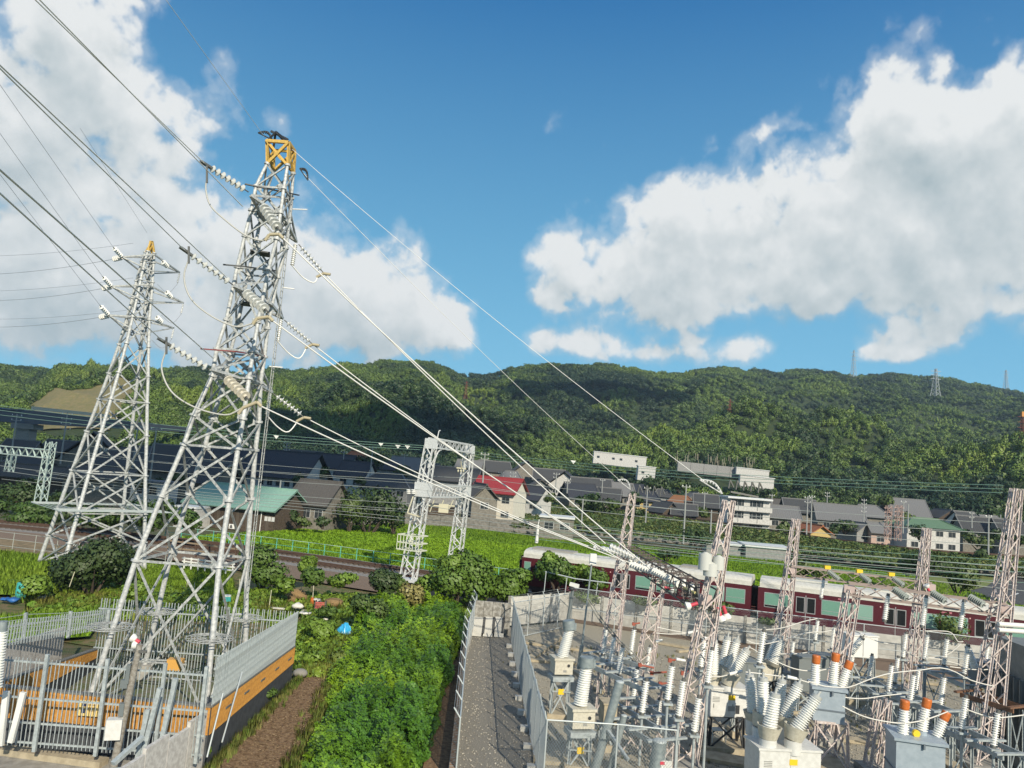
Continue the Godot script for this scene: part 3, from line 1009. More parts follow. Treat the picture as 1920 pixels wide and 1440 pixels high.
	var tips := [[[229, 482], [337, 511], 480, 281], [[209, 537], [344, 568], 536, 270], [[204, 591], [326, 615], 596, 259]]
	for i in 3:
		var q: Array = tips[i]
		var cc := P(q[3], q[2], 67.0)
		for s in 2:
			var e := P(q[s][0], q[s][1], 65.0 if s == 0 else 70.0)
			var m := MB.new()
			for w in [-0.7, 0.7]:
				m.bar(cc + Vector3(w, 0, w), e, 0.12)
				m.bar(cc + Vector3(w, -1.5, w), e, 0.10)
			part(t2, "cross_arm", m, galv2)
		var e0 := P(q[0][0], q[0][1], 65.0)
		var e1 := P(q[1][0], q[1][1], 70.0)
		insulator(P(q[0][0] - 17, q[0][1] - 19, 63.5), e0, 5, 0.20, "slanting disc string on the %s left arm of the second pylon" % names[i], "", porc, false)
		insulator(P(q[0][0] - 17, q[0][1] + 4, 66.5), e0, 4, 0.26, "level disc string on the %s left arm of the second pylon" % names[i], "", porc, false)
		insulator(e1 + Vector3(-0.1, -1.1, 0), e1, 6, 0.11, "upright string hanging from the %s right arm of the second pylon" % names[i], "", porc, false)
		insulator(P(q[1][0] - 33, q[1][1] - 22, 67.0), P(q[1][0] - 22, q[1][1] - 10, 68.0), 4, 0.22, "slanting disc string on the %s right arm of the second pylon" % names[i], "", porc, false)
		wire("power_line", [P(q[0][0] - 17, q[0][1] + 4, 66.5), P(-40, [515, 564, 613][i], 84.0)], 0.016, thin, "thin line running left out of frame from the %s left arm of the second pylon" % names[i], "", 0.3)
		wire("power_line", [P(250, [456, 521, 580][i], 68.0), P(-40, [480, 546, 598][i], 88.0)], 0.012, thin, "faint line running left from the body of the second pylon, %s of three" % names[i], "", 0.3)
		var up: Array = [[110, 320], [60, 345], [-10, 342]][i]
		wire("power_line", [P(q[0][0] - 17, q[0][1] - 19, 63.5), P(up[0] - 200, up[1] - 290, 34.0)], 0.012, thin, "thin line climbing left from the %s left arm of the second pylon" % names[i], "", 0.0)
		wire("jumper_cable", [e1 + Vector3(-0.1, -1.1, 0), P(q[1][0] - 22, q[1][1] + 38, 69.0), P(q[1][0] - 42, q[1][1] + 22, 68.0)], 0.014, thin, "thin jumper under the %s right arm of the second pylon" % names[i], "", 0.0, 10)
	wire("earth_wire", [P(276, 437, 67), P(150, 240, 44.0)], 0.009, thin, "faint earth wire climbing from the tip of the second pylon", "")
	# ---- pylons on the hills
	var red := plain("pylon_red", 0.20, 0.055, 0.035, 0.7)
	var pale := plain("pylon_pale", 0.36, 0.39, 0.40, 0.7)
	var far := [[1600, 704, 655, 1150.0, 9.0, pale, "tall pale pylon on the ridge with many short arms"], [1754, 738, 690, 900.0, 13.0, pale, "white pylon standing below the ridge, right of the tall pale one"], [1886, 726, 693, 1250.0, 8.0, pale, "faint pylon on the ridge near the right edge"], [1367, 790, 748, 470.0, 8.0, red, "red and white pylon on the spur at the centre right"], [1917, 835, 774, 380.0, 12.0, red, "rust red pylon with an orange tip at the right edge of the hills"], [873, 742, 714, 700.0, 6.0, red, "faint red pylon among the trees on the middle hill"]]
	for q in far:
		var b := P(q[0], q[1], q[3])
		var h: float = (q[1] - q[2]) * q[3] / FOCAL
		var w: float = q[4] * q[3] / FOCAL * 0.5
		b.y -= 3.0
		h += 3.0
		var hill := thing("hill_pylon", q[6], "pylon", b)
		var l := []
		for i in 8:
			var u := i / 7.0
			l.append([b + Vector3(0, h * u, 0), lerpf(w, w * 0.22, pow(u, 0.7))])
		tower(hill, l, 0.4, q[5], q[5], w * 0.055, w * 0.06, [], false, false)
		for i in 3:
			var m := MB.new()
			var y := h * (0.62 + 0.14 * i)
			m.bar(b + Vector3(-w * 1.5, y, 0), b + Vector3(w * 1.5, y, 0), w * 0.12)
			part(hill, "cross_arm", m, q[5])
		if q[4] == 12.0:
			var m := MB.new()
			m.cube(b + Vector3(0, h * 0.97, 0), Vector3(w * 0.8, h * 0.13, w * 0.8))
			part(hill, "orange_tip", m, plain("tip_orange", 0.55, 0.24, 0.05))

func i_far(d: float) -> bool: return d > 40.0 or d < 33.0
func ribs(l: float, r0: float, r1: float, n: int) -> Array:       # the outline of a ribbed porcelain
	var p := [[0.0, 0.0], [r0, 0.0]]
	for i in n:
		var o := l * i / n
		var h := l / n
		p.append_array([[r0, o + h * 0.12], [r1, o + h * 0.50], [r1 * 0.97, o + h * 0.62], [r0, o + h * 0.72], [r0, o + h]])
	p.append([0.0, l])
	return p

# ------------------------------------------------------------ railway and train
func bend(s: float) -> float: return 0.0 if s > -10.0 else -0.0042 * (s + 10.0) * (s + 10.0)
func RR(s: float, t: float, h := 0.0) -> Vector3: return R(s, t + bend(s), h)
func strip(t0: float, h0: float, t1: float, h1: float, s0: float, s1: float, n: int) -> MB:
	var m := MB.new()
	for i in n:
		var a := lerpf(s0, s1, float(i) / n)
		var b := lerpf(s0, s1, float(i + 1) / n)
		m.quad(RR(a, t0, h0), RR(b, t0, h0), RR(b, t1, h1), RR(a, t1, h1), Vector3(0, 1, 0.2))
	return m

func lattice_mast(root: Node3D, nm: String, a: Vector3, b: Vector3, wx: float, wz: float, wx1: float, wz1: float, m: Material, ax: Vector3, az: Vector3, chord := 0.09, lace := 0.055, step := 0.85, split := true):
	# four chords and zigzag lacing on the four faces
	var c := []
	for k in [[-1, -1], [1, -1], [1, 1], [-1, 1]]:
		c.append([a + ax * wx * 0.5 * k[0] + az * wz * 0.5 * k[1], b + ax * wx1 * 0.5 * k[0] + az * wz1 * 0.5 * k[1]])
	for k in 4:
		var mb := MB.new()
		mb.angle(c[k][0], c[k][1], chord, chord * 0.22)
		part(root, nm + "_chord", mb, m)
	var n := maxi(2, int(a.distance_to(b) / step))
	var lz := MB.new()
	for k in 4:
		for i in n:
			var u0 := float(i) / n
			var u1 := float(i + 1) / n
			var p: Vector3 = c[k][0].lerp(c[k][1], u0)
			var q: Vector3 = c[(k + 1) % 4][0].lerp(c[(k + 1) % 4][1], u1)
			if i % 2:
				p = c[(k + 1) % 4][0].lerp(c[(k + 1) % 4][1], u0)
				q = c[k][0].lerp(c[k][1], u1)
			if split:
				var one := MB.new()
				one.angle(p, q, lace, lace * 0.25)
				part(root, nm + "_lacing_bar", one, m)
			else: lz.angle(p, q, lace, lace * 0.25)
	if not split: part(root, nm + "_lacing", lz, m).set_meta("kind", "stuff")

func build_railway():
	var stone := mottled("ballast_grey", lin(0.42, 0.40, 0.37), lin(0.16, 0.145, 0.13), 0.55, 0.95, 0.0, 0.5, 3.0, 0.05)
	var brown := mottled("ballast_brown", lin(0.27, 0.20, 0.15), lin(0.11, 0.08, 0.06), 0.6, 0.95, 0.0, 0.5, 3.0, 0.05)
	var rust := plain("rail_rust", 0.075, 0.042, 0.028, 0.8)
	var clay := mottled("dry_bank", lin(0.30, 0.215, 0.12), lin(0.16, 0.125, 0.065), 5.0, 0.95)
	struct("ballast", strip(-2.6, 0.50, 6.0, 0.50, -75, 75, 60), stone)
	struct("ballast_shoulder", strip(-5.4, -0.1, -2.6, 0.50, -75, 75, 60), brown)
	struct("ballast_shoulder", strip(6.0, 0.50, 7.4, -0.1, -75, 75, 60), brown)
	struct("dry_bank", strip(-11.5, -0.06, -5.4, 0.02, -75, -24, 30), clay)
	for t in [-0.2, 3.6]:
		var sl := MB.new()
		for i in 240:
			var s := -72.0 + i * 0.62
			sl.bar(RR(s, t - 1.05, 0.54), RR(s, t + 1.05, 0.54), 0.2, 0.1)
		var o := single("sleepers", sl, plain("sleeper", 0.11, 0.085, 0.065, 0.9), "sleepers of the %s railway track" % ("near" if t < 1 else "far"), "sleepers")
		o.set_meta("kind", "stuff")
		for g in [-0.535, 0.535]:
			var rl := MB.new()
			for i in 75: rl.bar(RR(-75 + i * 2.0, t + g, 0.66), RR(-73 + i * 2.0, t + g, 0.66), 0.07, 0.15)
			single("rail", rl, rust, "%s rail of the %s railway track" % ["near" if g < 0 else "far", "near" if t < 1 else "far"], "rail")
	# green railing on the field side, rail fence on the left
	var gp := plain("rail_green", 0.10, 0.42, 0.33, 0.5)
	var fz := thing("railing", "green railing with thin posts between the track and the paddy", "railing", RR(-34, 7.6))
	for i in 22:
		var m := MB.new()
		m.bar(RR(-34 + i * 2.05, 7.6, -0.2), RR(-34 + i * 2.05, 7.6, 1.45), 0.07)
		part(fz, "post", m, gp)
	for h in [1.42, 0.75]:
		var m := MB.new()
		for i in 21: m.tube(RR(-34 + i * 2.05, 7.6, h), RR(-34 + (i + 1) * 2.05, 7.6, h), 0.022)
		part(fz, "rail", m, plain("rail_pale", 0.45, 0.62, 0.55, 0.5) if h > 1 else gp)
	var wf := thing("pipe_fence", "grey pipe fence with mesh along the dry bank left of the tall pylon", "fence", RR(-60, -11.0))
	var pg := plain("pipe_grey", 0.40, 0.42, 0.38, 0.5, 0.2)
	for i in 20:
		var m := MB.new()
		m.tube(RR(-62 + i * 2.4, -11.0, -0.3), RR(-62 + i * 2.4, -11.0, 1.55), 0.035)
		part(wf, "post", m, pg)
	for h in [1.5, 0.9, 0.25]:
		var m := MB.new()
		for i in 19: m.tube(RR(-62 + i * 2.4, -11.0, h), RR(-59.6 + i * 2.4, -11.0, h), 0.025)
		part(wf, "rail", m, pg)
	var bf := thing("barrier", "low white lattice barrier in front of the brown track bed", "barrier", G(345, 1062))
	var wp := plain("white_paint", 0.72, 0.72, 0.68, 0.5)
	for i in 3:
		var m := MB.new()
		m.bar(P(342, 1046 + i * 6, 68.0), P(440, 1058 + i * 6, 66.5), 0.10, 0.12)
		part(bf, "slat", m, wp)
	for i in 8:
		var m := MB.new()
		m.bar(P(346 + i * 13, 1044 + i * 1.6, 67.8 - i * 0.17), P(345 + i * 13, 1066 + i * 1.6, 67.8 - i * 0.17), 0.10)
		part(bf, "post", m, wp)
	var bf2 := thing("rust_fence", "rust brown rail fence beside the track behind the tall pylon", "fence", G(330, 1035, 0.3))
	for i in 6:
		var m := MB.new()
		m.bar(P(318 + i * 25, 1010 + i * 3.4, 78.0 - i), P(317 + i * 25, 1044 + i * 3.0, 78.0 - i), 0.13)
		part(bf2, "post", m, rust)
	for y in [1013, 1026]:
		var m := MB.new()
		m.bar(P(314, y, 78.2), P(448, y + 17, 72.8), 0.1, 0.14)
		part(bf2, "rail", m, plain("rail_tan", 0.33, 0.25, 0.16, 0.8))

	# white lattice portal over the tracks
	var white := mottled("portal_white", lin(0.68, 0.70, 0.70), lin(0.54, 0.555, 0.55), 0.9, 0.5)
	var a0 := P(765, 1086, 68.5)
	var a1 := P(808, 834, 68.5)
	var b0 := P(850, 1072, 81.0)
	var b1 := P(880, 845, 81.0)
	var pt := thing("overhead_line_portal", "white lattice steel portal with two cross beams spanning the tracks", "portal", a0)
	lattice_mast(pt, "mast", a0, a1, 1.25, 0.8, 0.8, 0.7, white, rail_u, rail_n, 0.15, 0.075, 0.95)
	lattice_mast(pt, "mast", b0, b1, 1.25, 0.8, 0.8, 0.7, white, rail_u, rail_n, 0.15, 0.075, 0.95)
	lattice_mast(pt, "cross_beam", a1 + Vector3(0, 0.2, 0), b1 + Vector3(0, 0.2, 0), 0.7, 0.8, 0.7, 0.8, white, rail_u, Vector3.UP, 0.13, 0.07, 0.85)
	var m0 := a0.lerp(a1, 0.655)
	var m1 := b0.lerp(b1, 0.655)
	lattice_mast(pt, "cross_beam", m0, m1, 0.7, 1.05, 0.7, 1.05, white, rail_u, Vector3.UP, 0.14, 0.09, 0.95)
	for e in [[a1, 0.9], [b1, 0.9], [m0, 1.25], [m1, 1.2]]:
		var m := MB.new()
		m.box(Transform3D(Basis(rail_u, Vector3.UP, -rail_n), e[0] + Vector3(0, 0.1, 0) - rail_n * 0.0), Vector3(e[1], e[1], e[1] * 0.8))
		part(pt, "gusset_box", m, white)
	var base := MB.new()
	base.box(Transform3D(Basis(rail_u, Vector3.UP, -rail_n), a0 - Vector3(0, 0.05, 0)), Vector3(1.9, 0.22, 1.2))
	part(pt, "base_plate", base, white)
	var dirb := (b1 - a1).normalized()
	for e in [[a1, 1, -0.35], [b1, -1, -0.35], [m0, 1, -0.5], [m1, -1, -0.5]]:
		var m := MB.new()
		var pts := []
		for i in 7:
			var u := i / 6.0 * PI * 0.5
			pts.append(e[0] + dirb * e[1] * (0.5 + 1.7 * (1.0 - cos(u))) + Vector3(0, e[2] - 1.7 * (1.0 - sin(u)), 0))
		for s in [-0.3, 0.3]:
			var q := []
			for p in pts: q.append(p + rail_u * s)
			m.path(q, 0.07, 6)
		part(pt, "curved_knee", m, white)
	var cage := MB.new()
	var cc := a0.lerp(a1, 0.27) - rail_n * 0.35
	for h in [0.0, 0.6, 1.25]:
		for e in [[-1.1, -0.7, 1.1, -0.7], [-1.1, 0.7, 1.1, 0.7], [-1.1, -0.7, -1.1, 0.7], [1.1, -0.7, 1.1, 0.7]]:
			cage.bar(cc + rail_u * e[0] + rail_n * e[1] + Vector3(0, h - 0.6, 0), cc + rail_u * e[2] + rail_n * e[3] + Vector3(0, h - 0.6, 0), 0.09)
	for i in 8: cage.bar(cc + rail_u * (-1.1 + i * 0.31) - rail_n * 0.7 + Vector3(0, -0.6, 0), cc + rail_u * (-1.1 + i * 0.31) - rail_n * 0.7 + Vector3(0, 0.65, 0), 0.05)
	part(pt, "climbing_cage", cage, plain("cage_cream", 0.62, 0.64, 0.52, 0.5))
	var arm := MB.new()
	arm.bar(P(764, 962, 67.0), P(790, 970, 68.4), 0.12)
	arm.bar(P(764, 962, 67.0), P(775, 930, 68.4), 0.09)
	part(pt, "bracket", arm, plain("cream_steel", 0.55, 0.52, 0.38, 0.6))
	var arm2 := MB.new()
	arm2.bar(P(856, 877, 80.0), P(874, 879, 81.0), 0.14)
	arm2.bar(P(864, 864, 80.0), P(866, 878, 80.4), 0.09)
	for i in 3: arm2.ball(P(859 + i * 5, 883, 80.0), Vector3(0.1, 0.16, 0.1), 6, 4)
	part(pt, "bracket", arm2, mats["cream_steel"])
	var sig := MB.new()
	sig.cube(P(832, 953, 72.0), Vector3(0.9, 0.8, 0.5))
	for i in 2: sig.cube(P(812 + i * 28, 948, 73.0 + i * 3), Vector3(1.3, 0.12, 0.2), 0.3)
	for i in 3: sig.bar(P(806 + i * 18, 960 - i * 3, 72.5), P(814 + i * 18, 938, 73.0), 0.07)
	part(pt, "line_fittings", sig, mats["cream_steel"])
	var lamp := MB.new()
	lamp.tube(P(819, 826, 71), P(823, 808, 71), 0.05)
	lamp.tube(P(823, 808, 71), P(826, 807, 71), 0.05)
	part(pt, "lamp_arm", lamp, white)
	for i in 2:
		var ug := MB.new()
		for k in 3: ug.ball(P(766 + i * 9, 919 + k * 3.0, 68), Vector3(0.22, 0.07, 0.22), 8, 4)
		part(pt, "line_insulator", ug, mats["porcelain"])
	# overhead lines
	var lw := plain("line_grey", 0.40, 0.43, 0.40, 0.5, 0.3)
	var rows := [[-0.2, 5.6, "contact wire over the near track"], [-0.2, 6.5, "messenger wire over the near track"], [3.6, 5.6, "contact wire over the far track"], [3.6, 6.5, "messenger wire over the far track"], [-2.9, 8.6, "feeder cable along the near side of the portal"], [-3.0, 9.4, "upper feeder cable along the near side of the portal"], [-4.2, 7.4, "low cable on the cream bracket of the portal"], [9.0, 9.0, "feeder cable on the far side of the portal"], [9.6, 9.8, "upper feeder cable on the far side of the portal"]]
	for q in rows:
		for seg in [[-47.0, 3.5], [3.5, 49.0]]:
			wire("overhead_wire", [RR(seg[0], q[0], q[1]), R(seg[1], q[0], q[1])], 0.022, lw, "%s, %s stretch" % [q[2], "western" if seg[0] < 0 else "eastern"], "", 0.45 if q[1] != 5.6 else 0.05, 12)
	for k in 3:
		var gw := plain("wire_green", 0.22, 0.36, 0.28, 0.5)
		var p0 := P(884 + k, 846 + k * 5, 81.0)
		wire("feeder_line", [p0, P(1880, 910 + k * 7, 42.0)], 0.020, gw, "%s green feeder line crossing the view towards the right-hand mast" % ["top", "second", "third"][k], "", 0.5, 16)
		wire("feeder_line", [P(800, 836 + k * 4, 70.0), P(-60, 752 + k * 9, 96.0)], 0.024, gw, "%s green feeder line left of the portal" % ["top", "second", "third"][k], "", 0.5, 16)
	for k in 5:
		wire("feeder_line", [P(1000, 1010 - k * 9, 76.0), P(1960, 1095 - k * 10, 58.0)], 0.020, plain("wire_green", 0.22, 0.36, 0.28, 0.5), "greenish line above the paddy on the right, %s of five" % ["lowest", "fourth from top", "third from top", "second from top", "topmost"][k], "", 0.35, 12)
	# pale birds of plastic on the line
	for q in [[714, 833, "left of the three beside the portal"], [746, 837, "middle of the three beside the portal"], [764, 838, "nearest the portal of the three beside it"], [518, 819, "beside the tall pylon's right leg"], [1075, 866, "alone to the right of the portal"]]:
		var m := MB.new()
		m.flat(P(q[0] - 5, q[1] - 3, 74), P(q[0] + 5, q[1] - 2, 74), P(q[0], q[1] + 4, 74), Vector3(0, 0, 1))
		m.flat(P(q[0] - 5, q[1] - 3, 74.1), P(q[0], q[1] + 4, 74.1), P(q[0] + 5, q[1] - 2, 74.1), Vector3(0, 0, -1))
		single("line_flag", m, wp, "white flag hanging from the green feeder line, " + q[2], "flag", "white flags on the green feeder line", P(q[0], q[1], 74))
	# lattice gantry at the far left
	var pale_g := plain("gantry_green", 0.46, 0.56, 0.52, 0.5)
	var gt := thing("overhead_line_gantry", "pale green lattice gantry over the track at the left edge", "gantry", P(70, 972, 95))
	lattice_mast(gt, "mast", P(70, 970, 95), P(96, 828, 95), 1.1, 0.9, 0.8, 0.8, pale_g, rail_u, rail_n, 0.14, 0.08, 1.0)
	lattice_mast(gt, "mast", P(16, 885, 112), P(24, 846, 112), 0.9, 0.8, 0.8, 0.8, pale_g, rail_u, rail_n, 0.14, 0.08, 1.0)
	lattice_mast(gt, "beam", P(92, 851, 95), P(-60, 838, 112), 0.8, 1.0, 0.8, 1.0, pale_g, rail_u, Vector3.UP, 0.13, 0.08, 1.1)
	var gy := MB.new()
	gy.cube(P(67, 952, 94), Vector3(0.5, 0.6, 0.3))
	part(gt, "yellow_box", gy, plain("box_yellow", 0.6, 0.36, 0.05))
	var gf := MB.new()
	gf.cube(P(67, 972, 95), Vector3(2.2, 0.4, 1.6), 0.4)
	part(gt, "footing", gf, mats["concrete"])
	build_train()

func loft(prof: Array, x0: float, x1: float, seg := 1) -> MB:     # a cross-section [z, y] drawn along x
	var m := MB.new()
	for i in prof.size() - 1:
		var p: Array = prof[i]
		var q: Array = prof[i + 1]
		var nn := Vector3(0, p[0] - q[0], q[1] - p[1]).normalized()
		if nn.dot(Vector3(0, (p[1] + q[1]) * 0.5 - 2.2, (p[0] + q[0]) * 0.5)) < 0: nn = -nn
		m.quad(Vector3(x0, p[1], p[0]), Vector3(x1, p[1], p[0]), Vector3(x1, q[1], q[0]), Vector3(x0, q[1], q[0]), nn)
	return m

func build_train():
	var maroon := plain("maroon", 0.082, 0.0105, 0.0175, 0.22)
	maroon.clearcoat_enabled = true
	maroon.clearcoat = 0.5
	var cream := mottled("roof_cream", lin(0.64, 0.63, 0.57), lin(0.52, 0.51, 0.455), 2.2, 0.55)
	var frame := plain("window_silver", 0.62, 0.63, 0.62, 0.3, 0.6)
	var blind := plain("green_blind", 0.165, 0.330, 0.255, 0.15)
	var blind_b := plain("green_blind_pale", 0.24, 0.40, 0.33, 0.12)
	var glass := plain("dark_glass", 0.015, 0.018, 0.02, 0.06)
	var under := plain("underframe", 0.055, 0.040, 0.040, 0.8)
	var rubber := plain("gangway_black", 0.012, 0.011, 0.011, 0.8)
	var roofgrey := plain("roof_grey", 0.30, 0.29, 0.27, 0.8)
	var yaw := atan2(-rail_u.z, rail_u.x)
	var L := 18.9
	for car in 2:
		var s0 := 12.45 + car * 19.4
		var t := thing("train_car", ["maroon train car with a white roof and a driver's cab end among the bushes", "maroon train car with a white roof behind the switchyard wall, nearer the right edge"][car], "train car", R(s0, -0.2, 0.62), "", yaw)
		var x1 := L
		var xa := 0.55 if car == 0 else 0.0
		# body: sides and ends
		var side := [[1.375, 0.95], [1.385, 3.22]]
		var body := loft(side, xa, x1)
		var far := loft([[-1.385, 3.22], [-1.375, 0.95]], xa, x1)
		body.v.append_array(far.v); body.n.append_array(far.n)
		body.quad(Vector3(x1, 0.95, -1.375), Vector3(x1, 0.95, 1.375), Vector3(x1, 3.22, 1.385), Vector3(x1, 3.22, -1.385), Vector3.RIGHT)
		if car == 0:
			for z in [[-1.38, -0.7], [-0.7, 0.7], [0.7, 1.38]]:
				var q0 := 0.55 if absf(z[0]) > 1.0 else 0.0
				var q1 := 0.55 if absf(z[1]) > 1.0 else 0.0
				body.quad(Vector3(q0, 0.95, z[0]), Vector3(q1, 0.95, z[1]), Vector3(q1 + 0.12, 3.22, z[1]), Vector3(q0 + 0.12, 3.22, z[0]), Vector3.LEFT)
		else: body.quad(Vector3(0, 0.95, -1.375), Vector3(0, 0.95, 1.375), Vector3(0, 3.22, 1.385), Vector3(0, 3.22, -1.385), Vector3.LEFT)
		part(t, "body", body, maroon, "", true)
		var rp := [[1.387, 3.22], [1.38, 3.52]]
		for i in 13:
			var a := PI * i / 12.0
			rp.append([cos(a) * 1.36, 3.55 + sin(a) * 0.36])
		rp.append([-1.38, 3.52]); rp.append([-1.387, 3.22])
		var rf := loft(rp, xa + 0.1, x1)
		for e in [xa + 0.1, x1]:
			for i in rp.size() - 1: rf.flat(Vector3(e, 3.22, 0), Vector3(e, rp[i][1], rp[i][0]), Vector3(e, rp[i + 1][1], rp[i + 1][0]), Vector3(-1 if e < 5 else 1, 0, 0))
		part(t, "roof", rf, cream, "", true)
		var gut := MB.new()
		gut.cube(Vector3(L * 0.5 + xa * 0.5, 3.225, 1.395), Vector3(L - xa, 0.035, 0.03))
		part(t, "gutter", gut, cream, "", true)
		for k in 3:
			var ac := MB.new()
			var x := 3.5 + k * 5.6
			ac.cube(Vector3(x, 3.93, 0), Vector3(2.4, 0.16, 1.3))
			part(t, "roof_unit", ac, roofgrey if car == 0 else cream, "", true)
		if car == 0:
			var pb := MB.new()
			pb.cube(Vector3(1.9, 3.95, 0), Vector3(1.6, 0.18, 1.2))
			part(t, "roof_deck", pb, roofgrey, "", true)
			for z in [-0.75, 0.0, 0.75]:
				var w := MB.new()
				w.cube(Vector3(0.12 if absf(z) < 0.5 else 0.36, 2.45, z), Vector3(0.1, 0.95, 0.62), 0.0 if absf(z) < 0.5 else signf(z) * -0.5)
				part(t, "windscreen", w, glass, "", true)
		# lower skirt and bogies
		var sk := MB.new()
		sk.cube(Vector3(L * 0.5, 0.80, 0), Vector3(L - 0.8, 0.30, 2.5))
		for i in 4: sk.cube(Vector3(6.2 + i * 2.1, 0.48, 0), Vector3(1.6, 0.45, 2.3))
		part(t, "underframe", sk, under, "", true)
		for x in [2.9, L - 2.9]:
			for dx in [-1.05, 1.05]:
				for z in [-0.6, 0.6]:
					var w := MB.new()
					w.tube(Vector3(x + dx, 0.42, z - 0.06), Vector3(x + dx, 0.42, z + 0.06), 0.42, 0.42, 16)
					part(t, "wheel", w, under, "", true)
			var bg := MB.new()
			bg.cube(Vector3(x, 0.5, 0), Vector3(3.0, 0.25, 1.9))
			part(t, "bogie", bg, under, "", true)
		if car == 1:
			var gw := MB.new()
			gw.cube(Vector3(-0.25, 2.0, 0), Vector3(0.5, 2.1, 1.4))
			part(t, "gangway", gw, rubber, "", true)
			for i in 3:
				var ws := MB.new()
				ws.cube(Vector3(-0.25, 1.35 + i * 0.18, 1.2), Vector3(0.42, 0.03, 0.03))
				part(t, "safety_bar", ws, plain("bar_brown", 0.16, 0.06, 0.05), "", true)
		# doors and windows on the near side
		var doors := [3.3, 9.1, 14.5]
		for x in doors:
			var d := MB.new()
			d.cube(Vector3(x, 2.02, 1.372), Vector3(1.42, 1.98, 0.012))
			var dn := part(t, "door", d, maroon, "", true)
			for e in [-0.36, 0.36]:
				var p := MB.new()
				p.cube(Vector3(x + e, 2.32, 1.376), Vector3(0.60, 1.12, 0.022))
				share(dn, "pane_frame", p.mesh(), frame)
				var q := MB.new()
				q.cube(Vector3(x + e, 2.32, 1.380), Vector3(0.50, 1.00, 0.022))
				share(dn, "pane", q.mesh(), glass)
			var post := MB.new()
			post.cube(Vector3(x, 2.02, 1.378), Vector3(0.05, 1.98, 0.016))
			share(dn, "door_edge", post.mesh(), frame)
			var lampm := MB.new()
			lampm.ball(Vector3(x - 0.95, 2.88, 1.39), Vector3(0.06, 0.06, 0.03), 6, 4)
			part(t, "side_lamp", lampm, plain("lens_pale", 0.6, 0.35, 0.33), "", true)
		var wins := [[0.45, 2.35, 1], [4.35, 5.95, 1], [6.05, 7.70, 1], [10.2, 11.75, 1], [11.85, 13.45, 1], [15.55, 17.0, 1], [17.1, 18.5, 1]]
		if car == 0: wins = [[0.75, 1.35, 0], [1.75, 2.45, 0], [4.35, 5.95, 1], [6.05, 7.70, 1], [10.2, 11.75, 1], [11.85, 13.45, 1], [15.55, 17.0, 1], [17.1, 18.5, 1]]
		for w in wins:
			var f := MB.new()
			f.cube(Vector3((w[0] + w[1]) * 0.5, 2.36, 1.377), Vector3(w[1] - w[0], 1.06, 0.022))
			var wn := part(t, "window", f, frame, "", true)
			var g := MB.new()
			g.cube(Vector3((w[0] + w[1]) * 0.5, 2.36, 1.382), Vector3(w[1] - w[0] - 0.09, 0.96, 0.024))
			share(wn, "pane", g.mesh(), [blind, blind_b, blind][int(w[0] * 3.0 + car) % 3])
			if w[1] - w[0] > 1.2:
				var bl := MB.new()
				bl.cube(Vector3((w[0] + w[1]) * 0.5, 2.02 + 0.1 * (int(w[0]) % 3), 1.3955), Vector3(w[1] - w[0] - 0.12, 0.03, 0.004))
				share(wn, "blind_edge", bl.mesh(), frame)
			if w[2] == 1 and rng.randf() < 0.35:
				var gap := MB.new()
				gap.cube(Vector3((w[0] + w[1]) * 0.5, 1.94, 1.3955), Vector3(w[1] - w[0] - 0.10, 0.12, 0.004))
				share(wn, "open_strip", gap.mesh(), glass)
		for x in [5.8, 12.2]:
			var em := MB.new()
			em.cube(Vector3(x - 0.2, 3.06, 1.386), Vector3(0.34, 0.10, 0.012))
			em.cube(Vector3(x + 0.22, 3.08, 1.386), Vector3(0.16, 0.13, 0.012))
			part(t, "side_mark", em, plain("mark_pink", 0.45, 0.16, 0.19), "", true)

# ------------------------------------------------------------ the village
func wall_m(k: String) -> Material:
	match k:
		"cream": return mottled("wall_cream", lin(0.68, 0.65, 0.56), lin(0.58, 0.55, 0.47), 3.0, 0.85)
		"white": return mottled("wall_white", lin(0.58, 0.57, 0.54), lin(0.46, 0.455, 0.43), 3.0, 0.85)
		"beige": return mottled("wall_beige", lin(0.235, 0.22, 0.185), lin(0.15, 0.14, 0.12), 3.0, 0.9)  # darkened: cloud shade over the village is put into this colour
		"grey": return mottled("wall_grey", lin(0.30, 0.30, 0.29), lin(0.22, 0.22, 0.215), 3.0, 0.9)
		"brown": return mottled("wall_brown", lin(0.055, 0.040, 0.028), lin(0.10, 0.075, 0.055), 2.0, 0.9)
		"yellow": return mottled("wall_yellow", lin(0.52, 0.40, 0.16), lin(0.44, 0.34, 0.14), 3.0, 0.85)
		"pink": return mottled("wall_pink", lin(0.50, 0.36, 0.30), lin(0.42, 0.31, 0.26), 3.0, 0.85)
	return plain("wall_pale", 0.5, 0.5, 0.48)
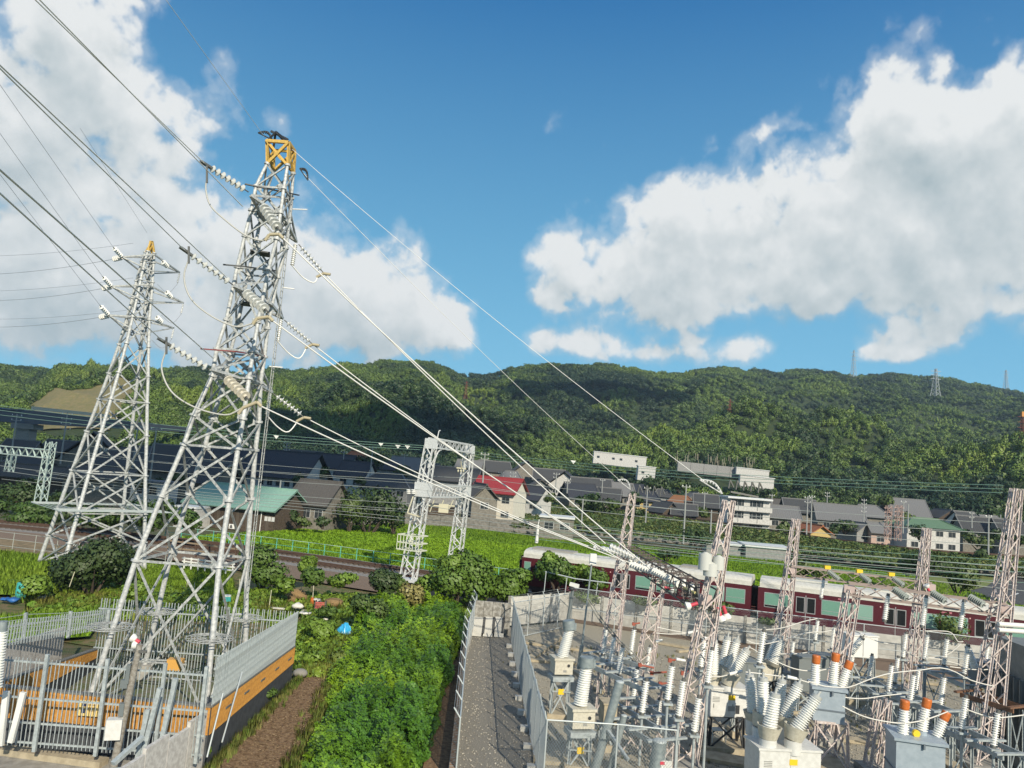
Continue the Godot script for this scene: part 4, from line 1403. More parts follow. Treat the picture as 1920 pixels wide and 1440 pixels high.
func roof_m(k: String) -> Material:
	match k:
		"slate": return mottled("roof_slate", lin(0.082, 0.085, 0.088), lin(0.036, 0.038, 0.041), 0.7, 0.85)  # tile tone lowered to carry the cloud shade on the roofs
		"navy": return mottled("roof_navy", lin(0.042, 0.048, 0.062), lin(0.024, 0.027, 0.036), 0.8, 0.75)
		"grey": return mottled("roof_grey_tile", lin(0.205, 0.205, 0.205), lin(0.110, 0.112, 0.114), 0.8, 0.85)
		"red": return mottled("roof_red", lin(0.33, 0.040, 0.042), lin(0.25, 0.030, 0.033), 2.0, 0.5)
		"orange": return mottled("roof_orange", lin(0.36, 0.13, 0.05), lin(0.25, 0.09, 0.04), 1.5, 0.7)
		"brown": return mottled("roof_brown", lin(0.26, 0.12, 0.055), lin(0.19, 0.09, 0.045), 1.5, 0.7)
		"green": return mottled("roof_green", lin(0.13, 0.22, 0.13), lin(0.10, 0.17, 0.105), 2.0, 0.6)
		"mint": return mottled("roof_mint", lin(0.26, 0.43, 0.345), lin(0.20, 0.35, 0.275), 2.0, 0.6)
		"old": return mottled("roof_old", lin(0.115, 0.105, 0.095), lin(0.06, 0.057, 0.053), 1.0, 0.85)
		"white": return mottled("roof_white", lin(0.68, 0.70, 0.70), lin(0.58, 0.60, 0.60), 3.0, 0.5)
	return plain("roof_dark", 0.05, 0.05, 0.055)

func house(label: String, px: float, py: float, wpx: float, d: float, depth: float, eave: float, pitch: float, kind: String, wall: String, roof: String, yaw := 0.0, cols := 3, floors := 1, base_y := -0.3, group := "") -> Node3D:
	# px, py: middle of the roof's eave line in the photograph; the house stands on base_y
	var top := P(px, py, d)
	var w := wpx * d / FOCAL
	var o := Vector3(top.x, base_y, top.z - depth * 0.5)
	var h := maxf(top.y - base_y, 2.0)
	var t := thing("house", label, "house", o, group, yaw)
	var b := MB.new()
	b.cube(Vector3(0, h * 0.5, 0), Vector3(w * 0.94, h, depth * 0.9))
	var rh := w * pitch if kind == "front" else depth * pitch
	var ov := 0.45
	var x := w * 0.5 + ov * 0.5
	var z := depth * 0.5 + ov
	if kind == "gable":      # ridge along the width
		for s in [-1, 1]: b.flat(Vector3(s * w * 0.47, h, depth * 0.45), Vector3(s * w * 0.47, h, -depth * 0.45), Vector3(s * w * 0.47, h + rh * 0.88, 0), Vector3(s, 0, 0))
	elif kind == "front":
		for s in [-1, 1]: b.flat(Vector3(-w * 0.47, h, s * depth * 0.45), Vector3(w * 0.47, h, s * depth * 0.45), Vector3(0, h + rh * 0.88, s * depth * 0.45), Vector3(0, 0, s))
	part(t, "wall", b, wall_m(wall), "", true)
	var r := MB.new()
	var th := 0.16
	if kind == "gable" or kind == "irimoya":
		for s in [-1, 1]:
			r.box(slope(Vector3(0, h - 0.12, s * z), Vector3(0, h + rh, 0), Vector3.RIGHT), Vector3(x * 2.0, th, Vector2(z, rh + 0.12).length()))
	elif kind == "front":
		for s in [-1, 1]:
			r.box(slope(Vector3(s * x, h - 0.12, 0), Vector3(0, h + rh, 0), Vector3.BACK), Vector3(z * 2.0, th, Vector2(x, rh + 0.12).length()))
	elif kind == "hip":
		var k := minf(x * 0.55, z)
		var e := [Vector3(-x, h - 0.1, z), Vector3(x, h - 0.1, z), Vector3(x, h - 0.1, -z), Vector3(-x, h - 0.1, -z)]
		var p := Vector3(-x + k, h + rh, 0)
		var q := Vector3(x - k, h + rh, 0)
		r.quad(e[0], e[1], q, p, Vector3(0, 1, 1)); r.quad(e[2], e[3], p, q, Vector3(0, 1, -1))
		r.flat(e[1], e[2], q, Vector3(1, 1, 0)); r.flat(e[3], e[0], p, Vector3(-1, 1, 0))
		r.quad(e[0], e[1], e[2], e[3], Vector3.DOWN)
	else:
		r.cube(Vector3(0, h + 0.12, 0), Vector3(w, 0.3, depth))
	var ro := part(t, "roof", r, roof_m(roof), "", true)
	if (kind == "gable" or kind == "irimoya") and w > 6.0 and roof != "mint" and roof != "white":
		var rb := MB.new()
		var nrib := int(x * 2.0 / 0.52)
		for s in [-1, 1]:
			for i in nrib:
				var rx := -x + 0.2 + i * 0.52
				rb.bar(Vector3(rx, h - 0.03, s * z), Vector3(rx, h + rh + 0.07, 0), 0.11, 0.08)
		share(ro, "tile_ribs", rb.mesh(), roof_m(roof)).set_meta("kind", "stuff")
	elif roof == "mint":
		var rb := MB.new()
		for s in [-1, 1]:
			for i in int(x * 2.0 / 0.9): rb.bar(Vector3(-x + 0.4 + i * 0.9, h - 0.03, s * z), Vector3(-x + 0.4 + i * 0.9, h + rh + 0.07, 0), 0.04, 0.06)
		share(ro, "seams", rb.mesh(), roof_m(roof)).set_meta("kind", "stuff")
	if kind != "flat":
		var rd := MB.new()
		if kind == "front": rd.cube(Vector3(0, h + rh + 0.10, 0), Vector3(0.36, 0.3, z * 2.0))
		elif kind == "hip":
			rd.cube(Vector3(0, h + rh + 0.06, 0), Vector3(maxf(0.4, (x - minf(x * 0.55, z)) * 2.0), 0.26, 0.34))
			var kk := minf(x * 0.55, z)
			for s in [-1, 1]: rd.bar(Vector3(s * (x - kk), h + rh + 0.05, 0), Vector3(s * x, h - 0.02, z), 0.26, 0.2)
		else:
			rd.cube(Vector3(0, h + rh + 0.10, 0), Vector3(x * 2.0, 0.3, 0.36))
			for s in [-1, 1]: rd.bar(Vector3(s * (x - 0.1), h + rh + 0.08, 0), Vector3(s * (x - 0.1), h - 0.02, z), 0.2, 0.2)
		share(ro, "ridge_cap", rd.mesh(), roof_m(roof) if roof != "slate" else roof_m("grey"))
	if cols > 0:
		for f in floors:
			for c in cols:
				var ww := minf(1.5, w * 0.9 / cols * 0.6)
				var wx := (c + 0.5) / cols * w * 0.88 - w * 0.44
				var wy := h - 1.25 - f * 2.7
				if wy < 0.8: continue
				var m := MB.new()
				m.cube(Vector3(wx, wy, depth * 0.45), Vector3(ww + 0.14, 1.24, 0.10))
				var wn := part(t, "window", m, plain("sash", 0.42, 0.42, 0.41, 0.4), "", true)
				var g := MB.new()
				for k in 2: g.cube(Vector3(wx + (k - 0.5) * ww * 0.5, wy, depth * 0.45 + 0.012), Vector3(ww * 0.5 - 0.05, 1.1, 0.10))
				share(wn, "pane", g.mesh(), plain("house_glass", 0.035, 0.042, 0.048, 0.1))
	return t
func slope(eave: Vector3, ridge: Vector3, along: Vector3) -> Transform3D:
	var z := (ridge - eave).normalized()
	var x := along
	var y := z.cross(x)
	if y.y < 0: y = -y
	x = y.cross(z)
	return Transform3D(Basis(x, y, z), (eave + ridge) * 0.5)

func pole(px: float, py0: float, py1: float, d: float, arms: int, label: String, m: Material, lean := 0.0) -> Node3D:
	var a := P(px, py0, d)
	var b := a
	b.y = P(px, py1, d).y
	var t := thing("utility_pole", label, "pole", a)
	var st := MB.new()
	st.tube(a, b, 0.16, 0.11, 8)
	part(t, "shaft", st, m)
	for i in arms:
		var ar := MB.new()
		var c := b - Vector3(0, 0.4 + i * 0.9, 0)
		ar.cube(c, Vector3(1.9 - 0.3 * i, 0.10, 0.10), 0.5)
		part(t, "cross_arm", ar, m)
		for k in 3:
			var ins := MB.new()
			ins.lathe(c + Basis(Vector3.UP, 0.5) * Vector3((k - 1) * 0.75, 0.05, 0), c + Basis(Vector3.UP, 0.5) * Vector3((k - 1) * 0.75, 0.3, 0), [[0.05, 0], [0.09, 0.1], [0.05, 0.25], [0.0, 0.25]], 6)
			part(t, "insulator", ins, mats["porcelain"])
	return t

func bush(nm: String, label: String, px: float, py: float, wpx: float, hpx: float, d: float, n: int, leaf: float, c: Color, cat := "bush", group := "", seed_ := 0, y0 := -0.3, trunk := true) -> Node3D:
	# px, py: middle of the crown's foot
	var k := d / FOCAL
	var b := P(px, py, d)
	b.y = maxf(y0, minf(b.y, 60.0)) if y0 > -5.0 else b.y
	var t := thing(nm, label, cat, b, group)
	var r := Vector3(wpx * 0.5 * k, hpx * 0.5 * k, wpx * 0.45 * k) * 0.98
	var mb := leaf_ball(int(px * 7 + py) + seed_, n, r, leaf, 7, 0.45)
	var base := P(px, py - hpx * 0.5, d)
	for i in mb.v.size(): mb.v[i].y += base.y - b.y
	var o := MeshInstance3D.new()
	o.name = "foliage"
	o.mesh = mb.mesh()
	var mt := leaf_mat("leaf_%d_%d_%d" % [int(c.r * 500), int(c.g * 500), int(c.b * 500)], c.r, c.g, c.b, 0.4)
	o.material_override = mt
	t.add_child(o, true)
	if trunk:
		var g := RandomNumberGenerator.new()
		g.seed = int(px)
		var st := MB.new()
		for i in 5:
			var a := g.randf() * TAU
			st.tube(Vector3(cos(a) * r.x * 0.08, 0, sin(a) * r.x * 0.08), Vector3(cos(a) * r.x * 0.5, base.y - b.y + r.y * g.randf_range(-0.1, 0.4), sin(a) * r.z * 0.5), 0.06 + r.x * 0.02, 0.02, 6)
		part(t, "stems", st, plain("bark", 0.075, 0.055, 0.04, 0.9), "", true)
	return t

func poly(pts: Array, m: MB, y_lift := 0.0):
	for i in range(1, pts.size() - 1): m.flat(pts[0] + Vector3(0, y_lift, 0), pts[i] + Vector3(0, y_lift, 0), pts[i + 1] + Vector3(0, y_lift, 0), Vector3(0, 1, 0.3))

func build_town():
	# --- embankment of the farther line, its track, the stone wall below it
	var top := [[960, 930], [1120, 952], [1260, 970], [1400, 989], [1503, 1006], [1610, 1020], [1700, 1031], [1800, 1040], [1960, 1050]]
	var foot := [[960, 990], [1100, 1000], [1250, 1012], [1380, 1024], [1500, 1038], [1600, 1050], [1686, 1061], [1800, 1066], [1960, 1075]]
	var em := MB.new()
	var tr := MB.new()
	var wl := MB.new()
	for i in top.size() - 1:
		var a := G(top[i][0], top[i][1], 2.6)
		var b := G(top[i + 1][0], top[i + 1][1], 2.6)
		var c := G(foot[i][0], foot[i][1], 0.2)
		var e := G(foot[i + 1][0], foot[i + 1][1], 0.2)
		em.quad(c + Vector3(0, 1.1, 0), e + Vector3(0, 1.1, 0), b, a, Vector3(0, 1, 0.5))
		var back := Vector3(2.0, 0, -7.0)
		tr.quad(a, b, b + back, a + back, Vector3.UP)
		wl.quad(c - Vector3(0, 0.6, 0), e - Vector3(0, 0.6, 0), e + Vector3(0, 1.1, 0), c + Vector3(0, 1.1, 0), Vector3(0, 0, 1))
	struct("embankment", em, mottled("grassy_bank", lin(0.075, 0.125, 0.020), lin(0.050, 0.085, 0.020), 5.0, 0.95))
	struct("track_bed", tr, mats["ballast_brown"])
	struct("retaining_wall", wl, mottled("old_concrete", lin(0.23, 0.22, 0.20), lin(0.13, 0.125, 0.11), 4.0, 0.9))
	var far_rail := MB.new()
	for i in top.size() - 1:
		for k in 4:
			var back := Vector3(2.0, 0, -7.0) * (0.2 + 0.2 * k)
			far_rail.bar(G(top[i][0], top[i][1], 2.6) + back + Vector3(0, 0.1, 0), G(top[i + 1][0], top[i + 1][1], 2.6) + back + Vector3(0, 0.1, 0), 0.08, 0.16)
	single("rail", far_rail, mats["rail_rust"], "rails on the farther embankment below the village", "rail").set_meta("kind", "stuff")
	# weeds on the embankment
	var g := RandomNumberGenerator.new()
	g.seed = 41
	var xf := []
	var co := []
	for i in 5200:
		var k := g.randf() * (top.size() - 1.001)
		var j := int(k)
		var u := k - j
		var a := G(top[j][0], top[j][1], 2.6).lerp(G(top[j + 1][0], top[j + 1][1], 2.6), u)
		var c := G(foot[j][0], foot[j][1], 1.3).lerp(G(foot[j + 1][0], foot[j + 1][1], 1.3), u)
		var s := g.randf_range(0.22, 0.62)
		xf.append(Transform3D(Basis(Vector3.UP, g.randf() * TAU).scaled(Vector3(s, s * 0.8, s)), a.lerp(c, g.randf())))
		var v := g.randf_range(0.7, 1.3)
		co.append(Color(0.060, 0.105, 0.018).lerp(Color(0.16, 0.165, 0.04), g.randf() * g.randf()) * v)
	multi(self, "embankment_weeds", leaf_ball(77, 60, Vector3.ONE, 0.6).mesh(), leaf_mat("crown_leaf", 1, 1, 1, 0.25), xf, co)
	# wall below the red-roofed house
	var rw := thing("retaining_wall", "long grey retaining wall at the far edge of the paddy", "wall", G(690, 982))
	for i in 9:
		var m := MB.new()
		var a := G(640 + i * 46, 977 + i * 2.6)
		var b := G(640 + (i + 1) * 46, 977 + (i + 1) * 2.6)
		m.bar(a.lerp(b, 0.004) + Vector3(0, 0.7, 0), b.lerp(a, 0.004) + Vector3(0, 0.7, 0), 0.5, 2.4)
		part(rw, "wall_panel", m, mottled("old_concrete", lin(0.23, 0.22, 0.20), lin(0.13, 0.125, 0.11), 4.0, 0.9))
	# --- near houses, left to right
	var h: Node3D
	h = house("long low shed with a mint green metal roof and dark board walls", 446, 951, 200, 108, 9.0, 3, 0.30, "gable", "brown", "mint", -0.30, 0)
	for i in 26:
		var m := MB.new()
		m.cube(Vector3(-6.6 + i * 0.53, 1.3, 4.1 + 0.012 * (i % 2)), Vector3(0.50, 2.6, 0.06))
		part(h, "plank", m, wall_m("brown") if i % 3 else plain("plank_pale", 0.10, 0.08, 0.06, 0.9), "", true)
	var dp := MB.new()
	dp.tube(Vector3(5.2, -0.1, 4.3), Vector3(5.2, 3.1, 4.3), 0.07)
	part(h, "downpipe", dp, plain("white_paint", 0.72, 0.72, 0.68, 0.5), "", true)
	for i in 3:
		var m := MB.new()
		m.cube(Vector3(5.9 + 0.55 * i, 2.0, 4.14), Vector3(0.45, 0.6, 0.06))
		part(h, "window", m, plain("sash_white", 0.6, 0.6, 0.58), "", true)
	var ac := MB.new()
	ac.cube(P(435, 987, 103), Vector3(0.75, 0.6, 0.3))
	var acn := single("outdoor_unit", ac, plain("white_paint", 0.72, 0.72, 0.68, 0.5), "white air conditioner unit in front of the mint roofed shed", "outdoor unit", "", P(435, 987, 103))
	var fan := MB.new()
	fan.tube(P(434, 987, 102.84), P(434, 987, 102.82), 0.22, 0.22, 12)
	part(acn, "fan_grille", fan, plain("roof_dark", 0.05, 0.05, 0.055))
	house("pale blue lean-to shed at the left end of the mint roofed shed", 352, 953, 46, 106, 4.0, 2, 0.1, "flat", "white", "white", -0.2, 0)
	house("old grey roofed house with beige walls right of the mint roofed shed", 586, 947, 84, 113, 8.0, 3, 0.42, "gable", "beige", "old", -0.25, 3, 2)
	house("beige house with a blank grey front behind the second pylon's legs", 170, 897, 118, 128, 9.0, 5, 0.22, "gable", "beige", "old", 0.1, 2, 1)
	house("small white building with a balcony right of the second pylon", 276, 905, 62, 125, 6.0, 4, 0.0, "flat", "white", "grey", -0.1, 2, 2)
	house("dark brown house with a low rust roof at the left edge", 45, 895, 150, 135, 8.0, 3, 0.25, "gable", "brown", "old", 0.05, 0)
	house("large grey tiled house behind the second pylon", 150, 868, 130, 165, 11.0, 5, 0.45, "front", "beige", "slate", 0.35, 2)
	house("wide slate roof above the blank fronted beige house", 215, 888, 120, 150, 10.0, 5, 0.42, "gable", "beige", "slate", -0.35, 0)
	house("teal walled storehouse beneath the left gantry", 40, 870, 62, 145, 6.0, 4, 0.2, "gable", "grey", "slate", 0.1, 0)
	house("long navy tiled hall with a row of small windows behind the tall pylon", 500, 893, 180, 165, 13.0, 5, 0.42, "gable", "white", "navy", -0.22, 9)
	house("slate roof with an ornate ridge left of the tall pylon", 318, 884, 105, 150, 10.0, 5, 0.50, "irimoya", "beige", "slate", 0.25, 0)
	house("slate roof seen between the legs of the tall pylon", 372, 905, 90, 140, 9.0, 4, 0.42, "gable", "beige", "slate", -0.25, 0)
	house("small white two storey house above the long navy hall", 465, 858, 60, 230, 8.0, 5, 0.2, "hip", "white", "grey", 0.0, 4)
	house("orange tiled house with cream walls by the wood's edge", 664, 862, 48, 262, 9.0, 5, 0.32, "hip", "cream", "orange", 0.1, 3, 1, 4.0)
	house("smaller orange tiled wing below the orange tiled house", 672, 872, 26, 250, 6.0, 4, 0.3, "hip", "cream", "orange", 0.1, 2, 1, 3.0)
	house("navy roof left of the dark hedge, upper of two", 620, 878, 80, 190, 9.0, 5, 0.38, "gable", "white", "navy", -0.2, 2)
	house("navy roof left of the dark hedge, lower of two", 662, 893, 60, 170, 8.0, 5, 0.40, "gable", "white", "navy", -0.2, 2)
	house("grey hip roof just left of the white portal", 722, 912, 100, 158, 10.0, 5, 0.26, "hip", "grey", "slate", -0.1, 4)
	house("low dark roof between the masts of the white portal", 846, 902, 105, 185, 9.0, 5, 0.36, "gable", "grey", "slate", -0.1, 0)
	house("open carport with a tan roof seen through the white portal", 820, 950, 70, 140, 6.0, 3, 0.1, "flat", "brown", "old", 0.0, 0)
	h = house("cream two storey house with a bright red roof right of the portal", 937, 925, 88, 150, 8.5, 6, 0.34, "gable", "cream", "red", -0.34, 3, 2)
	for i in 2:
		var m := MB.new()
		m.box(slope(Vector3(-0.6 + i * 1.9, P(937, 925, 150).y + 0.85, 3.2), Vector3(-0.6 + i * 1.9, P(937, 925, 150).y + 1.35, 1.8), Vector3.RIGHT), Vector3(0.7, 0.24, 0.8))
		part(h, "roof_window", m, plain("dark_glass", 0.015, 0.018, 0.02, 0.06), "", true)
	house("dark gabled wing with brown boards left of the red roofed house", 898, 935, 52, 142, 8.0, 4, 0.5, "front", "beige", "old", 0.3, 1)
	house("small white house with a navy roof right of the red roofed house", 1004, 938, 46, 165, 7.0, 5, 0.40, "gable", "white", "navy", -0.5, 2, 2)
	h = house("flat roofed pale hut with two dark windows at the paddy's edge", 1048, 972, 66, 128, 6.0, 3, 0.0, "flat", "beige", "white", -0.1, 2)
	var cls := [[1062, 914, 70, 235, "navy"], [1110, 922, 76, 225, "slate"], [1160, 930, 60, 228, "grey"], [1088, 934, 60, 205, "navy"], [1140, 942, 56, 212, "slate"], [1030, 902, 60, 250, "slate"], [985, 893, 70, 260, "slate"], [925, 885, 60, 270, "slate"], [880, 884, 50, 260, "grey"], [760, 880, 60, 240, "grey"], [560, 868, 70, 235, "slate"], [395, 862, 70, 210, "slate"], [255, 862, 60, 215, "slate"], [100, 852, 66, 205, "slate"], [20, 852, 60, 200, "slate"]]
	var wh := ["with a white gable facing the embankment", "nearest the woods above the embankment", "with white tanks on its roof ridge", "just above the embankment bushes", "beside the farther rust-pink mast's foot", "behind the navy roofed white house", "below the wood's edge over the paddy hut", "just right of the portal's top beam", "seen through the top of the portal", "left of the portal's near mast", "behind the long navy hall's right end", "behind the tall pylon's middle", "between the two pylons", "left of the second pylon", "under the viaduct's pillar"]
	for i in cls.size():
		var q: Array = cls[i]
		house("dark tiled village roof " + wh[i], q[0], q[1], q[2], q[3], 9.0, 4, 0.42, "front" if i == 0 or i == 6 else "gable", "white" if i % 5 == 0 else "beige", q[4], -0.2 + 0.15 * (i % 4), 2)
	house("yellow walled house with a hipped navy roof left of the tallest mast", 1218, 940, 56, 215, 9.0, 5, 0.30, "hip", "yellow", "navy", -0.2, 3)
	house("yellow walled house with an orange brown roof left of the tallest mast", 1282, 946, 54, 215, 8.0, 5, 0.28, "hip", "yellow", "brown", -0.2, 2, 2)
	house("black gabled storehouse in front of the orange brown roof", 1250, 962, 40, 200, 7.0, 3, 0.5, "front", "brown", "slate", 0.4, 0)
	house("black tiled low roof beside the black gabled storehouse", 1288, 967, 48, 198, 7.0, 3, 0.4, "gable", "brown", "slate", -0.2, 0)
	house("dark tiled house just left of the tallest rust-pink mast", 1330, 952, 46, 208, 8.0, 4, 0.42, "gable", "brown", "slate", -0.2, 0)
	apartment()
	house("grey roofed house right of the white apartment block", 1474, 972, 64, 182, 8.0, 4, 0.34, "gable", "beige", "grey", -0.15, 2)
	house("long dark tiled roof behind the grey roofed house", 1508, 962, 60, 215, 9.0, 5, 0.40, "gable", "beige", "slate", -0.15, 0)
	house("broad grey tiled farmhouse left of the temple roof", 1586, 978, 88, 195, 10.0, 5, 0.40, "gable", "beige", "grey", -0.2, 3)
	house("hipped grey roof behind the broad farmhouse", 1640, 970, 70, 220, 9.0, 5, 0.36, "hip", "beige", "grey", -0.1, 0)
	house("great curved grey temple roof rising above the village", 1716, 970, 70, 225, 12.0, 7, 0.42, "irimoya", "beige", "grey", -0.15, 0)
	house("small yellow gable with an orange roof by the farther track", 1534, 1000, 46, 160, 6.0, 3, 0.30, "front", "yellow", "orange", 0.25, 0)
	house("grey gabled pair of roofs right of the small yellow gable", 1616, 996, 40, 170, 7.0, 4, 0.36, "front", "grey", "grey", 0.3, 1)
	house("grey porch roof between the gabled pair and the white house", 1655, 1000, 36, 168, 6.0, 3, 0.34, "gable", "pink", "grey", -0.1, 1)
	house("white two storey house with a low green roof near the right edge", 1756, 990, 100, 172, 9.0, 6, 0.20, "hip", "white", "green", -0.1, 4, 2)
	house("white low wall house front left of the green roofed house", 1690, 992, 60, 180, 7.0, 4, 0.24, "hip", "white", "green", -0.1, 2)
	house("dark tiled house at the right edge behind the near mast", 1848, 998, 70, 185, 8.0, 4, 0.42, "gable", "beige", "slate", -0.15, 2)
	house("dark tiled roof beyond the right-hand mast at the frame's edge", 1908, 1004, 50, 180, 8.0, 4, 0.42, "gable", "beige", "slate", -0.15, 1)
	house("small dark tiled roof left of the right-hand mast, behind the road", 1822, 984, 44, 215, 8.0, 4, 0.42, "gable", "white", "slate", 0.2, 1)
	h = house("long windowless grey shed with a white roof beyond the train", 1446, 1028, 84, 122, 7.0, 3, 0.06, "flat", "grey", "white", -0.12, 0)
	house("low blue grey shed left of the long windowless shed", 1362, 1024, 66, 124, 6.0, 3, 0.06, "flat", "grey", "white", -0.12, 0)
	# white works on the wooded slope
	var ww := [[1164, 861, 1115, 1213, 327, 10.0, 3.9, "long white building on the wooded slope"], [1214, 886, 1198, 1230, 300, 8.0, 4.4, "small white building below the long white one on the slope"], [1420, 902, 1388, 1450, 300, 3.0, 3.2, "white wall among trees above the village"], [1412, 884, 1386, 1446, 318, 3.0, 1.7, "short white wall at the end of the grey terrace"]]
	for q in ww:
		var b := P(q[0], q[1], q[4])
		var t := thing("hillside_building", q[7], "building", b - Vector3(0, 6, 0))
		var m := MB.new()
		var w: float = (q[3] - q[2]) * q[4] / FOCAL
		m.box(Transform3D(Basis(Vector3.UP, -0.08) * Basis(Vector3(0, 0, 1), -0.04), b + Vector3(0, -0.5, -q[5] * 0.5)), Vector3(w, q[6] + 1.0, q[5]))
		part(t, "wall", m, wall_m("white"))
		var rf := MB.new()
		rf.box(Transform3D(Basis(Vector3.UP, -0.08) * Basis(Vector3(0, 0, 1), -0.04), b + Vector3(0.1, q[6] * 0.5 + 0.13, -q[5] * 0.5)), Vector3(w + 0.5, 0.25, q[5] + 0.5))
		part(t, "roof", rf, roof_m("white"))
		for i in int(w / 3.2):
			var wm := MB.new()
			wm.box(Transform3D(Basis(Vector3.UP, -0.08) * Basis(Vector3(0, 0, 1), -0.04), b + Basis(Vector3.UP, -0.08) * Vector3(-w * 0.5 + 1.6 + i * 3.2, -0.1 - 0.04 * (-w * 0.5 + 1.6 + i * 3.2), 0.03)), Vector3(1.1, 0.9, 0.08))
			if q[6] > 3.5 and i % 3 != 1: part(t, "window", wm, plain("house_glass", 0.035, 0.042, 0.048, 0.1))
	var tw := thing("terrace_wall", "grey retaining terrace with rows of stakes above it on the slope", "wall", P(1330, 876, 322))
	for i in 5:
		var m := MB.new()
		m.bar(P(1270 + i * 24.5, 874 + i * 2.7, 322), P(1294 + i * 24.5, 876.6 + i * 2.7, 322), 1.5, 4.2)
		part(tw, "wall_panel", m, wall_m("grey"))
	for i in 46:
		var m := MB.new()
		var u := rng.randf()
		var p := P(1262 + u * 160, 866 + u * 14 - rng.randf() * 17, 326 + rng.randf() * 8)
		m.tube(p - Vector3(0, 1.2, 0), p + Vector3(0, 1.4, 0), 0.10, 0.10, 5)
		part(tw, "stake", m, plain("stake", 0.33, 0.30, 0.22, 0.8))
	# --- viaduct at the far left
	var v := thing("viaduct", "dark elevated road on a thick pale pillar at the left edge", "viaduct", P(52, 830, 205))
	var deck := MB.new()
	var line := [[-160, 748, 778, 185], [0, 764, 790, 205], [120, 776, 797, 235], [230, 788, 803, 290], [345, 800, 809, 380]]
	for i in line.size() - 1:
		var a: Array = line[i]
		var b: Array = line[i + 1]
		var p := [P(a[0], a[1], a[3]), P(b[0], b[1], b[3]), P(b[0], b[2], b[3]), P(a[0], a[2], a[3])]
		var back := Vector3(1.0, 0, -9)
		deck.quad(p[0], p[1], p[2], p[3], Vector3(0, 0, 1))
		deck.quad(p[0], p[1], p[1] + back, p[0] + back, Vector3.UP)
		deck.quad(p[3], p[2], p[2] + back, p[3] + back, Vector3.DOWN)
		deck.quad(p[0] + back, p[1] + back, p[2] + back, p[3] + back, Vector3(0, 0, -1))
	part(v, "deck", deck, plain("deck_grey", 0.070, 0.085, 0.105, 0.6))
	var bar := MB.new()
	for i in line.size() - 1: bar.bar(P(line[i][0], line[i][1] + 1, line[i][3] - 0.2), P(line[i + 1][0], line[i + 1][1] + 1, line[i + 1][3] - 0.2), 0.5, 0.4)
	part(v, "parapet", bar, plain("parapet_pale", 0.20, 0.24, 0.28, 0.6))
	var bar2 := MB.new()
	bar2.bar(P(60, 765, 222), P(205, 780, 275), 0.4, 1.0)
	part(v, "barrier", bar2, plain("barrier_cream", 0.60, 0.56, 0.42, 0.7))
	for q in [[52, 794, 840, 221, 3.8], [-110, 785, 840, 197, 3.6], [338, 810, 822, 378, 4.0]]:
		var m := MB.new()
		var a := P(q[0], q[1], q[3] + 3.0)
		m.cube(ys(a, (a.y - 1.0) * 0.5), Vector3(q[4], a.y + 1.0, q[4]))
		m.cube(a - Vector3(0, 0.9, 0), Vector3(q[4] * 1.7, 1.5, q[4] * 1.3))
		part(v, "pillar", m, mats["concrete"])
	# --- poles
	var conc := plain("pole_grey", 0.30, 0.31, 0.30, 0.8)
	var pl := [[22, 845, 775, 150, 2, "left of the viaduct's pillar"], [113, 870, 772, 140, 4, "right of the viaduct's pillar"], [185, 870, 808, 160, 1, "thin and bare behind the second pylon"], [248, 880, 796, 140, 1, "behind the second pylon's right leg"], [278, 925, 800, 125, 1, "right of the second pylon"], [533, 880, 828, 200, 3, "rising above the long navy hall"], [560, 900, 846, 185, 1, "right of the long navy hall's middle"], [520, 960, 900, 112, 0, "beside the mint roofed shed's right end"], [642, 880, 845, 190, 1, "by the orange tiled house"], [693, 900, 836, 170, 1, "left of the portal at the wood's edge"], [756, 880, 851, 210, 1, "low, left of the portal"],
		[905, 905, 848, 150, 2, "just right of the portal's far mast"], [960, 915, 884, 190, 2, "behind the red roof"], [938, 910, 884, 200, 2, "over the red roof's left end"], [1041, 925, 886, 190, 2, "over the navy roofed cluster"], [1063, 925, 896, 200, 2, "second over the navy roofed cluster"], [1090, 985, 935, 145, 0, "bare, by the pale paddy hut"], [1128, 930, 898, 215, 1, "left of the farther rust-pink mast"], [1210, 985, 912, 165, 1, "left of the yellow houses"], [1281, 1020, 908, 128, 1, "tall, standing at the paddy's far corner"], [1332, 1000, 956, 140, 0, "short, left of the tallest mast"], [1320, 955, 922, 190, 1, "with a bent top behind the yellow houses"], [1445, 995, 926, 190, 1, "at the apartment block's right corner"],
		[1512, 1002, 930, 155, 2, "in front of the grey roofed house"], [1520, 1000, 928, 152, 1, "close beside the pole by the grey roofed house"], [1550, 960, 922, 210, 2, "behind the broad farmhouse"], [1619, 985, 935, 180, 4, "with many arms by the gabled pair"], [1693, 1000, 938, 165, 1, "left of the temple roof"], [1702, 1000, 945, 170, 0, "slim, against the temple roof"], [1822, 990, 960, 175, 2, "right of the green roofed house"], [1853, 1040, 965, 130, 1, "right of the road, tall"], [1876, 985, 965, 190, 0, "near the right edge, short"]]
	for q in pl:
		pole(q[0], q[1], q[2], q[3], q[4], "grey utility pole " + q[5], conc)
	# rusty lattice masts of the farther line
	var rm := plain("rust_pink", 0.42, 0.30, 0.265, 0.75)
	for q in [[1664, 1012, 948, "left of the pair by the gabled houses"], [1683, 1014, 947, "right of the pair by the gabled houses"]]:
		var a := P(q[0], q[1], 150)
		var b := P(q[0] + 3, q[2], 150)
		var t := thing("lattice_mast", "small rusty lattice mast, " + q[3], "mast", a)
		lattice_mast(t, "mast", a, b, 0.9, 0.9, 0.8, 0.8, rm, Vector3.RIGHT, Vector3.BACK, 0.12, 0.08, 0.8, false)
		var m := MB.new()
		for i in 4: m.cube(b - Vector3(0, 0.5 + i * 0.8, 0), Vector3(2.2, 0.12, 0.12), 0.2)
		part(t, "cross_arm", m, rm)
